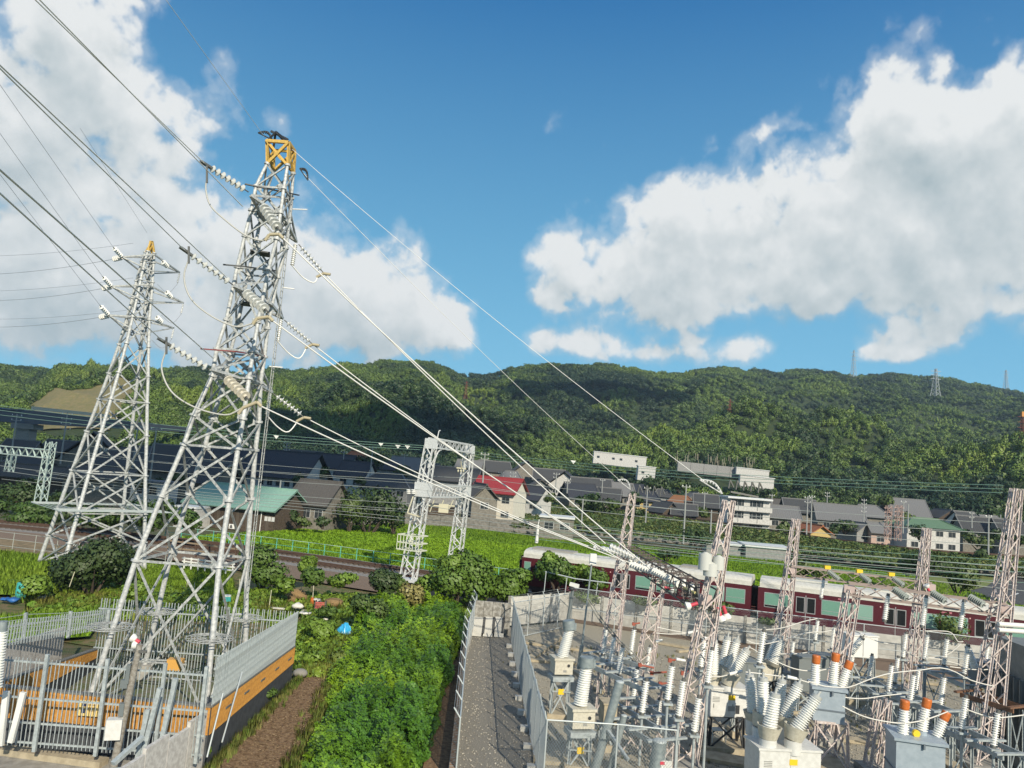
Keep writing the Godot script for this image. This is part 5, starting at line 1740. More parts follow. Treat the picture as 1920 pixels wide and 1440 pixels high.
	# --- trees between the houses
	var gd := Color(0.045, 0.080, 0.020)
	var gl := Color(0.080, 0.120, 0.025)
	var trees := [[690, 1002, 160, 96, 116, gd, "broad dark hedge of trees at the paddy's far edge"], [655, 995, 70, 76, 114, gl, "lighter tree at the left end of the dark hedge"], [738, 1000, 60, 70, 115, gd, "dark tree at the right end of the dark hedge"], [560, 990, 60, 24, 108, gl, "low bushes in front of the old grey roofed house"], [605, 992, 40, 26, 108, gd, "low dark bushes beside the old grey roofed house"], [548, 985, 22, 36, 107, gd, "narrow dark bush at the mint shed's right corner"], [690, 895, 90, 50, 200, gd, "dark trees behind the hedge by the navy roofs"],
		[150, 985, 150, 50, 88, gd, "bushes beyond the track under the second pylon"], [285, 985, 110, 60, 84, Color(0.06, 0.11, 0.02), "leafy bushes beyond the track between the pylons"], [40, 955, 120, 66, 105, gd, "dark bushes beneath the left gantry"], [110, 960, 80, 44, 100, gd, "dark bushes right of the left gantry's mast"],
		[1125, 965, 90, 34, 185, gd, "dark bushes above the farther embankment's left end"], [1190, 970, 60, 26, 180, gd, "bushes left of the yellow houses"], [1230, 925, 60, 40, 260, gd, "rounded tree behind the yellow houses"], [1275, 925, 50, 26, 250, gl, "light green tree behind the orange brown roof"], [1483, 1004, 34, 18, 165, gl, "yellowish shrub right of the apartment block"], [1585, 1002, 60, 30, 172, gd, "dark tree in front of the broad farmhouse"], [1660, 955, 34, 34, 230, gl, "pale pointed tree left of the temple roof"], [1726, 1016, 50, 36, 160, gd, "dark tree left of the white two storey house"], [1835, 1032, 70, 30, 150, gl, "shrubs right of the white two storey house"], [1905, 1030, 60, 34, 140, gd, "shrubs behind the right-hand mast"], [1250, 1052, 60, 26, 105, gd, "scrub at the paddy's far corner"], [1310, 1032, 80, 42, 118, gd, "dark scrub left of the blue grey shed"], [1500, 1098, 60, 60, 88, gl, "bush behind the rust-pink mast over the train roof"], [1540, 1096, 50, 34, 86, gl, "low bush right of the mast over the train roof"], [1735, 1088, 100, 60, 92, gd, "dark trees between the train and the farther embankment"], [1795, 1112, 90, 66, 84, gl, "lighter trees between the train and the road"], [1700, 1080, 50, 36, 96, gd, "small dark tree left of the trees by the road"], [1835, 1050, 40, 22, 130, gd, "bush over the tunnel mouth"], [1940, 1110, 60, 50, 90, gd, "bush at the frame's right edge behind the mast"]]
	for q in trees:
		bush("tree" if q[3] > 40 else "shrub", q[6], q[0], q[1], q[2], q[3], q[4], int(clampf(q[2] * q[3] * 0.22, 160, 2600)), clampf(q[4] * 0.0042, 0.3, 1.0), q[5], "tree" if q[3] > 40 else "shrub")
	# the rest of the village: smaller roofs farther back, and the trees among them
	var more := [[30, 872, 54, 178, "beside the pale pole at the left edge"], [78, 862, 46, 225, "low between the two left poles"], [132, 848, 50, 260, "under the viaduct's far end"], [190, 858, 48, 235, "left of the second pylon's middle leg"], [236, 852, 44, 270, "high behind the second pylon"], [300, 862, 46, 232, "behind the ornate ridge"], [352, 858, 50, 250, "above the roof between the tall pylon's legs"], [420, 872, 56, 205, "left of the long navy hall"], [436, 853, 44, 285, "at the wood's edge left of the white two storey house"], [520, 856, 46, 280, "at the wood's edge right of the white two storey house"], [606, 866, 44, 240, "left of the orange tiled house"], [716, 880, 50, 232, "left of the hip roof by the portal"], [800, 882, 46, 255, "above the low dark roof in the portal"], [958, 898, 44, 238, "behind the red roof's right end"], [1012, 916, 46, 205, "behind the navy roofed small house"], [1130, 912, 42, 255, "behind the cluster by the farther mast"], [1186, 922, 46, 245, "left of the yellow navy roofed house"], [1246, 932, 40, 250, "behind the yellow houses"], [1306, 938, 42, 245, "right of the orange brown roof, farther back"], [1462, 952, 46, 235, "right of the apartment block, farther back"], [1536, 958, 44, 240, "left of the hipped grey roof, farther back"], [1676, 968, 40, 230, "left below the temple roof"], [1780, 972, 46, 225, "right of the temple roof"], [1866, 984, 44, 225, "behind the right-hand mast, farther back"]]
	for i in more.size():
		var q: Array = more[i]
		house("small dark roofed house " + q[4], q[0], q[1], q[2], q[3], 7.0, 4, 0.34, ["gable", "hip", "front", "gable"][i % 4], ["beige", "brown", "grey"][i % 3], ["slate", "navy", "slate", "grey", "old"][i % 5], -0.3 + 0.2 * (i % 4), 2)
	var place := ["left of the viaduct pillar's foot", "by the pole right of the viaduct pillar", "behind the blank fronted beige house", "between the pylons", "left of the white balcony building", "below the ornate ridge", "left of the long navy hall", "in front of the long navy hall's left part", "in front of the long navy hall's right part", "right of the long navy hall", "below the lower navy roof", "left of the hip roof by the portal", "behind the hip roof by the portal", "right of the portal's far mast", "over the red roof's left end", "right of the red roofed house", "behind the pale paddy hut", "below the roof cluster", "at the farther mast's left", "between the roof cluster and the yellow houses", "left of the black gabled storehouse", "right of the black tiled low roof", "left of the apartment block", "over the long dark tiled roof", "in front of the grey roofed house", "left of the small yellow gable", "right of the small yellow gable", "below the temple roof", "right of the green roofed house", "right of the road pole"]
	var spots := [[16, 868, 186], [118, 866, 190], [250, 880, 160], [330, 905, 140], [262, 915, 122], [300, 910, 132], [410, 890, 170], [440, 905, 150], [560, 905, 150], [600, 895, 172], [676, 905, 150], [700, 900, 190], [752, 896, 205], [905, 905, 195], [880, 900, 200], [1030, 938, 160], [1090, 950, 170], [1110, 950, 180], [1150, 955, 180], [1192, 942, 215], [1226, 965, 205], [1316, 968, 200], [1340, 950, 225], [1500, 952, 240], [1466, 1000, 165], [1512, 1005, 162], [1566, 1000, 165], [1700, 985, 205], [1812, 1008, 175], [1870, 1012, 168]]
	for i in spots.size():
		var q: Array = spots[i]
		var w := 26.0 + 16.0 * ((i * 7) % 5) / 4.0
		bush("garden_tree", "dark round garden tree " + place[i], q[0], q[1] + 6, w, w * 0.8, q[2], 420, q[2] * 0.0042, Color(0.04, 0.075, 0.018) if i % 3 else Color(0.075, 0.115, 0.022), "tree", "", i, -0.3, false)
	for q in [[60, 985, 130, 44, 91.0, "dark thicket at the left beyond the track"], [175, 1000, 110, 52, 83.0, "green thicket beyond the track under the second pylon's platform"], [262, 1002, 100, 62, 80.0, "leafy thicket at the second pylon's right leg"], [338, 1004, 90, 56, 78.0, "leafy thicket seen through the tall pylon's left leg"], [-20, 980, 90, 50, 92.0, "thicket cut by the left edge beyond the track"]]:
		bush("thicket", q[5], q[0], q[1], q[2], q[3], q[4], 2600, 0.40, Color(0.060, 0.115, 0.018), "thicket", "", 5, 0.0, false)
	for q in [[1130, 882, 50, 13, 320, "left under the long white building"], [1184, 888, 44, 12, 320, "right under the long white building"], [1400, 924, 44, 13, 294, "left under the white wall on the slope"], [1440, 928, 38, 12, 294, "right under the white wall on the slope"], [1222, 908, 34, 12, 294, "under the small white building"]]:
		bush("slope_tree", "dark tree " + q[5], q[0], q[1], q[2], q[3], q[4], 700, 1.3, Color(0.035, 0.068, 0.018), "tree", "", 9, 0.0, false)
	# --- road and verge on the right
	var rd := MB.new()
	poly([G(1770, 1112), G(1830, 1092), G(1862, 1076), G(1960, 1090), G(1960, 1200), G(1820, 1150)], rd, 0.0)
	struct("road", rd, mottled("asphalt", lin(0.085, 0.085, 0.085), lin(0.055, 0.055, 0.055), 3.0, 0.9))
	var vg := MB.new()
	poly([G(1640, 1085), G(1830, 1078), G(1872, 1084), G(1850, 1100), G(1790, 1115), G(1640, 1112)], vg, 0.06)
	struct("verge", vg, mottled("verge_grass", lin(0.13, 0.19, 0.03), lin(0.20, 0.20, 0.07), 5.0, 0.95))
	var mk := MB.new()
	poly([G(1893, 1117), G(1908, 1112), G(1911, 1113), G(1897, 1118)], mk, 0.012)
	single("road_marking", mk, plain("white_paint", 0.72, 0.72, 0.68, 0.5), "white painted mark on the road at the right edge", "road marking")
	var tn := MB.new()
	tn.cube(G(1838, 1058, 0.9), Vector3(6.5, 2.4, 2.0), -0.2)
	single("underpass", tn, plain("void_dark", 0.012, 0.012, 0.014, 0.9), "dark mouth of an underpass in the farther embankment", "underpass")
	car_at(G(1885, 1062), -0.4, "white car parked near the underpass at the right edge", plain("car_white", 0.70, 0.70, 0.70, 0.25))
	car_at(G(918, 976), 0.1, "pale blue car parked below the red roofed house", plain("car_blue", 0.42, 0.52, 0.60, 0.25))

func car_at(o: Vector3, yaw: float, label: String, m: Material):
	var t := thing("parked_car", label, "car", o, "", yaw)
	var b := MB.new()
	b.prism([Vector3(-2.0, 0.35, -0.8), Vector3(2.0, 0.35, -0.8), Vector3(2.05, 0.8, -0.8), Vector3(1.2, 0.95, -0.8), Vector3(-2.0, 0.98, -0.8)], Vector3(0, 0, 1.6))
	part(t, "body", b, m, "", true)
	var c := MB.new()
	c.prism([Vector3(-1.75, 0.95, -0.7), Vector3(1.15, 0.95, -0.7), Vector3(0.5, 1.48, -0.7), Vector3(-1.3, 1.5, -0.7)], Vector3(0, 0, 1.4))
	part(t, "cabin", c, mats["dark_glass"], "", true)
	var r := MB.new()
	r.cube(Vector3(-0.4, 1.51, 0), Vector3(1.8, 0.05, 1.36))
	part(t, "roof", r, m, "", true)
	for x in [-1.3, 1.3]:
		for z in [-0.75, 0.75]:
			var w := MB.new()
			w.tube(Vector3(x, 0.32, z - 0.1), Vector3(x, 0.32, z + 0.1), 0.32, 0.32, 12)
			part(t, "wheel", w, plain("gangway_black", 0.012, 0.011, 0.011, 0.8), "", true)

func apartment():
	var d := 178.0
	var c := P(1408, 936, d)
	var w := 78.0 * d / FOCAL
	var t := thing("apartment_block", "white apartment block with long balconies behind the tallest mast", "building", Vector3(c.x, -0.2, c.z - 4.5), "", -0.06)
	var hh := c.y + 0.2
	var b := MB.new()
	b.cube(Vector3(0, hh * 0.5, 0), Vector3(w, hh, 8.0))
	part(t, "wall", b, wall_m("white"), "", true)
	var r := MB.new()
	r.cube(Vector3(0, hh + 0.1, 0.5), Vector3(w + 0.5, 0.4, 9.6))
	part(t, "roof", r, roof_m("white"), "", true)
	for f in 4:
		var y := hh - 2.75 - f * 2.75
		if y < -0.5: continue
		var m := MB.new()
		m.cube(Vector3(0.1, y + 0.55, 5.0), Vector3(w + 0.2, 1.1, 0.15))
		m.cube(Vector3(0.1, y + 0.02, 4.5), Vector3(w + 0.2, 0.15, 1.1))
		part(t, "balcony", m, wall_m("white"), "", true)
		for k in 2:
			var p := MB.new()
			p.cube(Vector3(-w * 0.27 + k * w * 0.45, y + 1.45, 4.03), Vector3(w * 0.30, 1.9, 0.08))
			var wn := part(t, "window", p, plain("house_glass", 0.035, 0.042, 0.048, 0.1), "", true)
			for j in 3:
				var fr := MB.new()
				fr.cube(Vector3(-w * 0.27 + k * w * 0.45 + (j - 1) * w * 0.1, y + 1.45, 4.08), Vector3(0.08, 1.9, 0.04))
				share(wn, "mullion", fr.mesh(), plain("sash", 0.42, 0.42, 0.41, 0.4))
			var dp := MB.new()
			dp.tube(Vector3(-w * 0.27 + k * w * 0.45, y + 0.2, 5.12), Vector3(-w * 0.27 + k * w * 0.45, y + 1.3, 5.12), 0.06, 0.06, 6)
			part(t, "downpipe", dp, plain("pole_grey", 0.30, 0.31, 0.30, 0.8), "", true)

# ------------------------------------------------------------ the switchyard
func chain_link(m: MB, a: Vector3, b: Vector3, h: float, step: float, r: float, y0 := 0.0):
	var l := Vector2(b.x - a.x, b.z - a.z).length()
	var u := (b - a) / l
	var run := h * 0.75
	var n := int((l + run) / step)
	for i in n:
		for s in [0, 1]:
			var x0 := i * step - run
			var x1 := x0 + run
			var c0 := clampf(x0, 0, l)
			var c1 := clampf(x1, 0, l)
			if c1 - c0 < 0.02: continue
			var f0 := (c0 - x0) / run
			var f1 := (c1 - x0) / run
			var p := a + u * c0 + Vector3(0, y0 + h * (f0 if s == 0 else 1.0 - f0), 0)
			var q := a + u * c1 + Vector3(0, y0 + h * (f1 if s == 0 else 1.0 - f1), 0)
			m.tube(p, q, r, r, 3, false)

func mesh_fence(label: String, pts: Array, h: float, gap: float, arms: Vector3, mesh_y := 0.0, r := 0.0045) -> Node3D:
	var pg := plain("fence_steel", 0.50, 0.54, 0.54, 0.45, 0.25)
	var t := thing("mesh_fence", label, "fence", pts[0])
	var net := MB.new()
	var wires := MB.new()
	for i in pts.size() - 1:
		var a: Vector3 = pts[i]
		var b: Vector3 = pts[i + 1]
		var n := maxi(1, int(roundf(a.distance_to(b) / gap)))
		chain_link(net, a, b, h - mesh_y, 0.10, r, mesh_y)
		for j in n + (1 if i == pts.size() - 2 else 0):
			var p := a.lerp(b, float(j) / n)
			var m := MB.new()
			m.tube(p, p + Vector3(0, h, 0), 0.034)
			if arms != Vector3.ZERO: m.tube(p + Vector3(0, h, 0), p + Vector3(0, h, 0) + arms, 0.03)
			part(t, "post", m, pg)
		var top := MB.new()
		top.tube(a + Vector3(0, h, 0), b + Vector3(0, h, 0), 0.03)
		part(t, "rail", top, pg)
		var low := MB.new()
		low.tube(a + Vector3(0, mesh_y + 0.06, 0), b + Vector3(0, mesh_y + 0.06, 0), 0.022)
		part(t, "rail", low, pg)
		if arms != Vector3.ZERO:
			for k in 3: wires.tube(a + Vector3(0, h, 0) + arms * (0.3 + 0.33 * k), b + Vector3(0, h, 0) + arms * (0.3 + 0.33 * k), 0.006, 0.006, 4, false)
	part(t, "mesh", net, plain("mesh_wire", 0.40, 0.44, 0.45, 0.5, 0.3)).set_meta("kind", "stuff")
	if not wires.v.is_empty(): part(t, "barbed_wire", wires, pg).set_meta("kind", "stuff")
	return t

func post_ins(label: String, px: float, y0: float, y1: float, d: float, r := 0.125, lean := 0.0, cap := true, group := "white post insulators of the switchyard", below := true) -> Node3D:
	# y0: top, y1: bottom in the photograph
	var b := P(px - (y1 - y0) * 0.07, y1, d)
	var a := P(px + (y1 - y0) * 0.07 + lean, y0, d)
	var t := thing("post_insulator", label, "insulator", b, group)
	var m := MB.new()
	var l := a.distance_to(b)
	m.lathe(b, a, ribs(l, r * 0.56, r, maxi(6, int(l / 0.085))), 12)
	part(t, "ribbed_body", m, mats["porcelain"])
	var c := MB.new()
	var u := (a - b).normalized()
	if cap: c.tube(a - u * 0.02, a + u * 0.10, r * 0.62, r * 0.5, 10)
	c.tube(b - u * 0.10, b, r * 0.75, r * 0.7, 10)
	part(t, "fitting", c, mats["fitting"])
	if below and b.y > 0.9:
		var st := MB.new()
		st.tube(Vector3(b.x, 0, b.z), b + Vector3(0, -0.10, 0), 0.055, 0.055, 8)
		st.cube(b + Vector3(0, -0.13, 0), Vector3(0.36, 0.08, 0.36))
		part(t, "stand", st, mats["frame_steel"])
	return t

func bushing(root: Node3D, a: Vector3, b: Vector3, r: float, m: Material, cap_m: Material):
	var l := a.distance_to(b)
	var u := (b - a).normalized()
	var mb := MB.new()
	var n := maxi(8, int(l / 0.082))
	var p := [[0.0, 0.0], [r * 0.74, 0.0]]
	for i in n:
		var k := lerpf(1.0, 0.84, float(i) / n)
		var o := l * i / n
		var h := l / n
		p.append_array([[r * 0.72 * k, o + h * 0.1], [r * k, o + h * 0.45], [r * 0.97 * k, o + h * 0.62], [r * 0.71 * k, o + h * 0.78], [r * 0.71 * k, o + h]])
	p.append([0.0, l])
	mb.lathe(a, b, p, 14)
	var o := part(root, "bushing", mb, m)
	var c := MB.new()
	c.tube(b, b + u * 0.12, r * 0.72, r * 0.66, 12)
	c.tube(b + u * 0.12, b + u * 0.30, r * 0.2, r * 0.18, 8)
	share(o, "cap", c.mesh(root.position), cap_m)

func pink_mast(label: String, px0: float, py0: float, px1: float, py1: float, d: float, w0: float, w1: float, split: bool, nm := "lattice_mast") -> Node3D:
	var a := P(px0, py0, d)
	if a.y > 0.3: a = a.lerp(P(px1, py1, d), -a.y / maxf(0.5, P(px1, py1, d).y - a.y))
	var b := P(px1, py1, d)
	var t := thing(nm, label, "mast", a)
	lattice_mast(t, "mast", a, b, w0, w0, w1, w1, mats["mast_pink"], Vector3.RIGHT, Vector3.BACK, 0.095, 0.05, 0.72, split)
	var f := MB.new()
	f.cube(Vector3(a.x, 0.1, a.z), Vector3(w0 + 0.5, 0.35, w0 + 0.5))
	part(t, "footing", f, mats["concrete"])
	return t

func beam(label: String, a: Vector3, b: Vector3, w: float, h: float, m: Material, split: bool, pl := 0.58) -> Node3D:
	var t := thing("gantry_beam", label, "beam", a)
	var side := (b - a).cross(Vector3.UP).normalized()
	lattice_mast(t, "beam", a, b, w, h, w, h, m, side, Vector3.UP, 0.075, 0.042, 0.75, split)
	for p in [a, b]:
		var g := MB.new()
		g.box(Transform3D(Basis((b - a).normalized(), Vector3.UP, side).orthonormalized(), p), Vector3(pl, h * pl * 1.5, w * pl * 1.75))
		part(t, "gusset_plate", g, mats["plate_pink"])
	return t

func frame_stand(root: Node3D, c: Vector3, w: float, dz: float, h: float, m: Material, nm := "stand"):
	for sx in [-1, 1]:
		for sz in [-1, 1]:
			var l := MB.new()
			l.angle(Vector3(c.x + sx * w * 0.56, 0, c.z + sz * dz * 0.56), Vector3(c.x + sx * w * 0.5, h, c.z + sz * dz * 0.5), 0.10, 0.022)
			part(root, nm + "_leg", l, m)
	for k in 4:
		var x := MB.new()
		var s0 := [[-1, 1], [1, 1], [1, -1], [-1, -1]]
		var p: Array = s0[k]
		var q: Array = s0[(k + 1) % 4]
		x.bar(Vector3(c.x + p[0] * w * 0.55, 0.1, c.z + p[1] * dz * 0.55), Vector3(c.x + q[0] * w * 0.5, h * 0.95, c.z + q[1] * dz * 0.5), 0.06)
		x.bar(Vector3(c.x + q[0] * w * 0.55, 0.1, c.z + q[1] * dz * 0.55), Vector3(c.x + p[0] * w * 0.5, h * 0.95, c.z + p[1] * dz * 0.5), 0.06)
		x.bar(Vector3(c.x + p[0] * w * 0.5, h, c.z + p[1] * dz * 0.5), Vector3(c.x + q[0] * w * 0.5, h, c.z + q[1] * dz * 0.5), 0.09)
		part(root, nm + "_brace", x, m)
	var f := MB.new()
	f.cube(Vector3(c.x, 0.07, c.z), Vector3(w * 1.5, 0.28, dz * 1.5))
	part(root, "plinth", f, mats["slab_tan"])

func panel_box(root: Node3D, nm: String, c: Vector3, s: Vector3, yaw: float, m: Material) -> MeshInstance3D:
	var b := MB.new()
	b.cube(c, s, yaw)
	var o := part(root, nm, b, m)
	return o

func build_substation():
	plain("mast_pink", 0.50, 0.385, 0.345, 0.75)
	mats["mast_pink"] = mottled("mast_pink_paint", lin(0.66, 0.60, 0.57), lin(0.46, 0.375, 0.345), 0.6, 0.8)
	plain("plate_pink", 0.50, 0.40, 0.37, 0.7)
	var slab := mottled("slab_tan", lin(0.44, 0.38, 0.27), lin(0.33, 0.28, 0.195), 2.5, 0.95)
	var gravel := mottled("gravel", lin(0.50, 0.455, 0.355), lin(0.27, 0.245, 0.19), 0.9, 0.95, 0.0, 0.5, 4.0, 0.06)
	var conc := mottled("yard_concrete", lin(0.60, 0.59, 0.54), lin(0.46, 0.45, 0.41), 3.0, 0.9)
	var steel := mottled("frame_steel", lin(0.44, 0.485, 0.49), lin(0.31, 0.35, 0.36), 1.5, 0.6, 0.2)
	var post_grey := mottled("post_grey", lin(0.30, 0.345, 0.35), lin(0.21, 0.25, 0.26), 1.2, 0.5, 0.2)
	var box_cream := mottled("box_cream", lin(0.58, 0.55, 0.455), lin(0.47, 0.44, 0.355), 0.8, 0.5)
	var cab_white := mottled("cabinet_white", lin(0.67, 0.67, 0.64), lin(0.59, 0.585, 0.555), 1.4, 0.42)
	var tank_blue := mottled("tank_blue", lin(0.36, 0.42, 0.47), lin(0.30, 0.36, 0.41), 2.0, 0.4)
	var orange := mottled("cap_orange", lin(0.60, 0.155, 0.022), lin(0.46, 0.13, 0.03), 0.4, 0.5)
	var yel := plain("tag_yellow", 0.78, 0.52, 0.02, 0.5)
	var black := plain("leg_black", 0.03, 0.032, 0.035, 0.6)
	var porc: Material = mats["porcelain"]
	var porc_g := plain("porcelain_grey", 0.36, 0.40, 0.38, 0.2)
	var cable := plain("cable_white", 0.68, 0.66, 0.60, 0.5)
	var alu: Material = mats["aluminium_wire"]
	var white: Material = mats["white_paint"]
	var redp := plain("lamp_red", 0.55, 0.06, 0.09, 0.45)
	# ground of the yard and the lane
	var yg := MB.new()
	poly([G(836, 1475, -0.05), G(872, 1200, -0.05), G(890, 1182, -0.05), G(1066, 1166, -0.05), G(1325, 1206, -0.05), G(1620, 1246, -0.05), G(2100, 1312, -0.05), G(2300, 1560, -0.05)], yg, 0.0)
	struct("gravel_yard", yg, gravel)
	var lg := MB.new()
	poly([G(846, 1475, -0.04), G(868, 1245, -0.04), G(886, 1184, -0.04), G(956, 1190, -0.04), G(958, 1199, -0.04), G(1016, 1490, -0.04)], lg, 0.0)
	struct("gravel_lane", lg, mottled("gravel_grey", lin(0.36, 0.335, 0.285), lin(0.19, 0.178, 0.15), 0.7, 0.95, 0.0, 0.5, 4.0, 0.06))
	var stones := []
	var scol := []
	for i in 14000:
		var u := rng.randf()
		var p := G(880, 1190).lerp(G(1960, 1296), u).lerp(G(850, 1470).lerp(G(2000, 1500), u), rng.randf())
		p.y = -0.02
		var s := nz(0.015, 0.04)
		stones.append(Transform3D(Basis(Vector3(nz(-1, 1), 1, nz(-1, 1)).normalized(), nz(0, 6)).scaled(Vector3(s, s * 0.7, s)), p))
		var v := nz(0.18, 0.50)
		scol.append(Color(v, v * 0.93, v * 0.78))
	var sb := MB.new()
	sb.colored = true
	sb.ball(Vector3.ZERO, Vector3.ONE, 6, 4)
	multi(self, "gravel_stones", sb.mesh(), leaf_mat("stone_grain", 1, 1, 1, 0.0, 0.95), stones, scol)
	# tan kerbs and trench covers
	var kerbs := [[974, 1204, 1124, 1224, 0.35], [991, 1238, 1130, 1249, 0.4], [991, 1238, 1049, 1196, 0.45], [1075, 1257, 1130, 1300, 0.35], [1230, 1205, 1330, 1222, 0.5], [1270, 1222, 1330, 1216, 0.3], [1330, 1362, 1412, 1372, 0.5], [1290, 1412, 1400, 1432, 1.0], [1490, 1243, 1620, 1262, 0.6], [1585, 1300, 1660, 1306, 0.4], [1660, 1345, 1700, 1372, 0.5], [1570, 1385, 1672, 1398, 0.6], [1760, 1415, 1800, 1450, 0.6], [1600, 1262, 1760, 1284, 0.5], [1790, 1372, 1880, 1392, 0.6], [1000, 1425, 1075, 1432, 0.5]]
	var kn := ["running right from the mesh fence corner", "crossing in front of the nearer instrument box", "slanting back from the crossing kerb", "slanting behind the second instrument box", "along the foot of the back wall", "short, by the back wall's foot", "behind the white folding table", "thick, left of the front white cabinet", "below the back wall in the middle", "right of the farther blue tank", "left of the front blue tank", "behind the front blue tank", "at the right side of the front blue tank", "along the back wall on the right", "under the right-hand rack", "near the front of the first mesh fence"]
	for i in kerbs.size():
		var q: Array = kerbs[i]
		var m := MB.new()
		var a := G(q[0], q[1])
		var b := G(q[2], q[3])
		m.bar(a + Vector3(0, 0.03 + 0.004 * (i % 5), 0), b + Vector3(0, 0.03 + 0.004 * (i % 5), 0), q[4], 0.14)
		single("concrete_kerb", m, slab, "tan concrete kerb " + kn[i], "kerb", "", a)
	# left wall of the lane, end wall, back wall
	var wa := G(846, 1475, -0.1)
	var wb := G(868, 1245, -0.1)
	var wc := G(886, 1180, -0.1)
	var lw := thing("lane_wall", "low concrete wall with a rusty coping along the left of the gravel lane", "wall", wa)
	var segs := [wa, wa.lerp(wb, 0.33), wa.lerp(wb, 0.66), wb, wb.lerp(wc, 0.5), wc]
	for i in segs.size() - 1:
		var m := MB.new()
		m.bar(segs[i] + Vector3(0, -0.1, 0), segs[i + 1].lerp(segs[i], 0.004) + Vector3(0, -0.1, 0), 0.22, 1.3)
		part(lw, "wall_panel", m, conc)
		var cp := MB.new()
		cp.bar(segs[i] + Vector3(0, 0.58, 0), segs[i + 1] + Vector3(0, 0.58, 0), 0.26, 0.07)
		part(lw, "coping", cp, mottled("rusty_edge", lin(0.26, 0.12, 0.05), lin(0.36, 0.33, 0.27), 0.8, 0.9))
	mesh_fence("mesh fence standing on the low wall left of the gravel lane", [wa + Vector3(0.12, 0.6, 0), wb + Vector3(0.12, 0.6, 0), wc + Vector3(0.12, 0.6, 0)], 1.7, 2.2, Vector3(-0.25, 0.35, 0), 0.0, 0.009)
	var ew := thing("end_wall", "stained concrete panel wall closing the far end of the lane", "wall", G(888, 1184))
	for i in 4:
		var m := MB.new()
		var a := G(887 + i * 17, 1184 + i * 1.5)
		var b := G(887 + (i + 1) * 17 - 0.6, 1184 + (i + 1) * 1.5)
		m.bar(a + Vector3(0, 1.0, 0), b + Vector3(0, 1.0, 0), 0.18, 2.1)
		part(ew, "wall_panel", m, mottled("stained_concrete", lin(0.40, 0.39, 0.355), lin(0.20, 0.19, 0.165), 1.6, 0.9))
	for i in 3:
		var m := MB.new()
		var a := G(893 + i * 21, 1193 + i * 1.0)
		m.bar(a, P(898 + i * 20, 1157, -a.z + 0.6), 0.62, 0.06)
		single("leaning_board", m, plain("board_pale", 0.46, 0.455, 0.42, 0.8), ["leftmost pale board leaning on the lane's end wall", "middle pale board leaning on the lane's end wall", "rightmost pale board leaning on the lane's end wall"][i], "board", "", a)
		var sm := MB.new()
		sm.bar(P(906 + i * 18, 1188, -a.z + 0.2), P(909 + i * 18, 1158, -a.z + 0.6), 0.14, 0.3)
		single("black_gap", sm, black, ["left black gap among the pale boards", "middle black gap among the pale boards", "right black gap among the pale boards"][i], "frame", "", a)  # solid black bars added to paint the shade in the gaps
	var bw := [G(952, 1172), G(1066, 1160), G(1325, 1200), G(1620, 1240), G(2000, 1290)]
	var back := thing("yard_wall", "long pale concrete panel wall behind the switchyard", "wall", bw[0])
	for i in bw.size() - 1:
		var n := maxi(1, int(bw[i].distance_to(bw[i + 1]) / 2.1))
		for j in n:
			var a: Vector3 = bw[i].lerp(bw[i + 1], float(j) / n)
			var b: Vector3 = bw[i].lerp(bw[i + 1], (j + 1.0) / n)
			for k in 3:
				var m := MB.new()
				m.bar(a.lerp(b, 0.035) + Vector3(0, 0.28 + k * 0.67, 0), b.lerp(a, 0.035) + Vector3(0, 0.28 + k * 0.67, 0), 0.10, 0.655)
				part(back, "wall_panel", m, conc)
			var p := MB.new()
			p.cube(a + Vector3(0, 1.0, 0.02), Vector3(0.16, 2.06, 0.2), -0.37)
			part(back, "wall_post", p, mottled("stained_concrete", lin(0.40, 0.39, 0.355), lin(0.20, 0.19, 0.165), 1.6, 0.9))
	# mesh fences of the yard
	var f0 := G(1016, 1490)
	var fc := G(958, 1199)
	var fe := G(1070, 1174)
	mesh_fence("mesh fence between the gravel lane and the switchyard", [f0, fc], 2.35, 2.0, Vector3(-0.10, 0.42, 0.0))
	var fb := MB.new()
	for i in 11: fb.cube(f0.lerp(fc, i / 11.0) + Vector3(-0.22, 0.06, 0), Vector3(0.32, 0.22, 0.3))
	single("fence_footings", fb, conc, "row of small concrete blocks at the foot of the lane fence", "footing").set_meta("kind", "stuff")
	mesh_fence("mesh fence turning from the lane corner towards the back wall", [fc, fe], 2.35, 1.9, Vector3(-0.18, 0.42, 0.0))
	mesh_fence("mesh fence in front of the back wall of the switchyard", [fe, G(1322, 1211), G(1618, 1251), G(1990, 1300)], 2.75, 3.4, Vector3.ZERO, 1.25)
	mesh_fence("low mesh fence crossing the front of the switchyard near the bottom edge", [G(1016, 1492), G(1150, 1500), G(1262, 1512)], 2.5, 2.4, Vector3.ZERO)
	var hp := MB.new()
	hp.path([P(1020, 1071 + 0, 61), P(1078, 1085, 60), P(1150, 1094, 59)], 0.05)
	for q in [[1024, 1071, 1110], [1063, 1083, 1115], [1121, 1092, 1120], [1146, 1094, 1125]]: hp.tube(P(q[0], q[1], 60), P(q[0] - 4, q[2], 60), 0.035)
	single("guard_rail", hp, mats["fence_steel"], "grey guard rail among bushes beyond the mesh fence corner", "railing", "", P(1078, 1100, 60))

	# ---- rust-pink masts and beams
	pink_mast("tallest rust-pink lattice mast, standing at the front of the gantry", 1272, 1462, 1367, 938, 31.4, 0.98, 0.34, true)
	pink_mast("farther rust-pink lattice mast at the other end of the gantry", 1143, 1218, 1186, 925, 50.0, 1.0, 0.34, true)
	pink_mast("short rust-pink mast propping the row of white discs", 1207, 1264, 1236, 1080, 45.0, 0.85, 0.62, true)
	pink_mast("rust-pink mast against the train's second car, left end of the far beam", 1459, 1246, 1493, 973, 48.0, 0.78, 0.34, true)
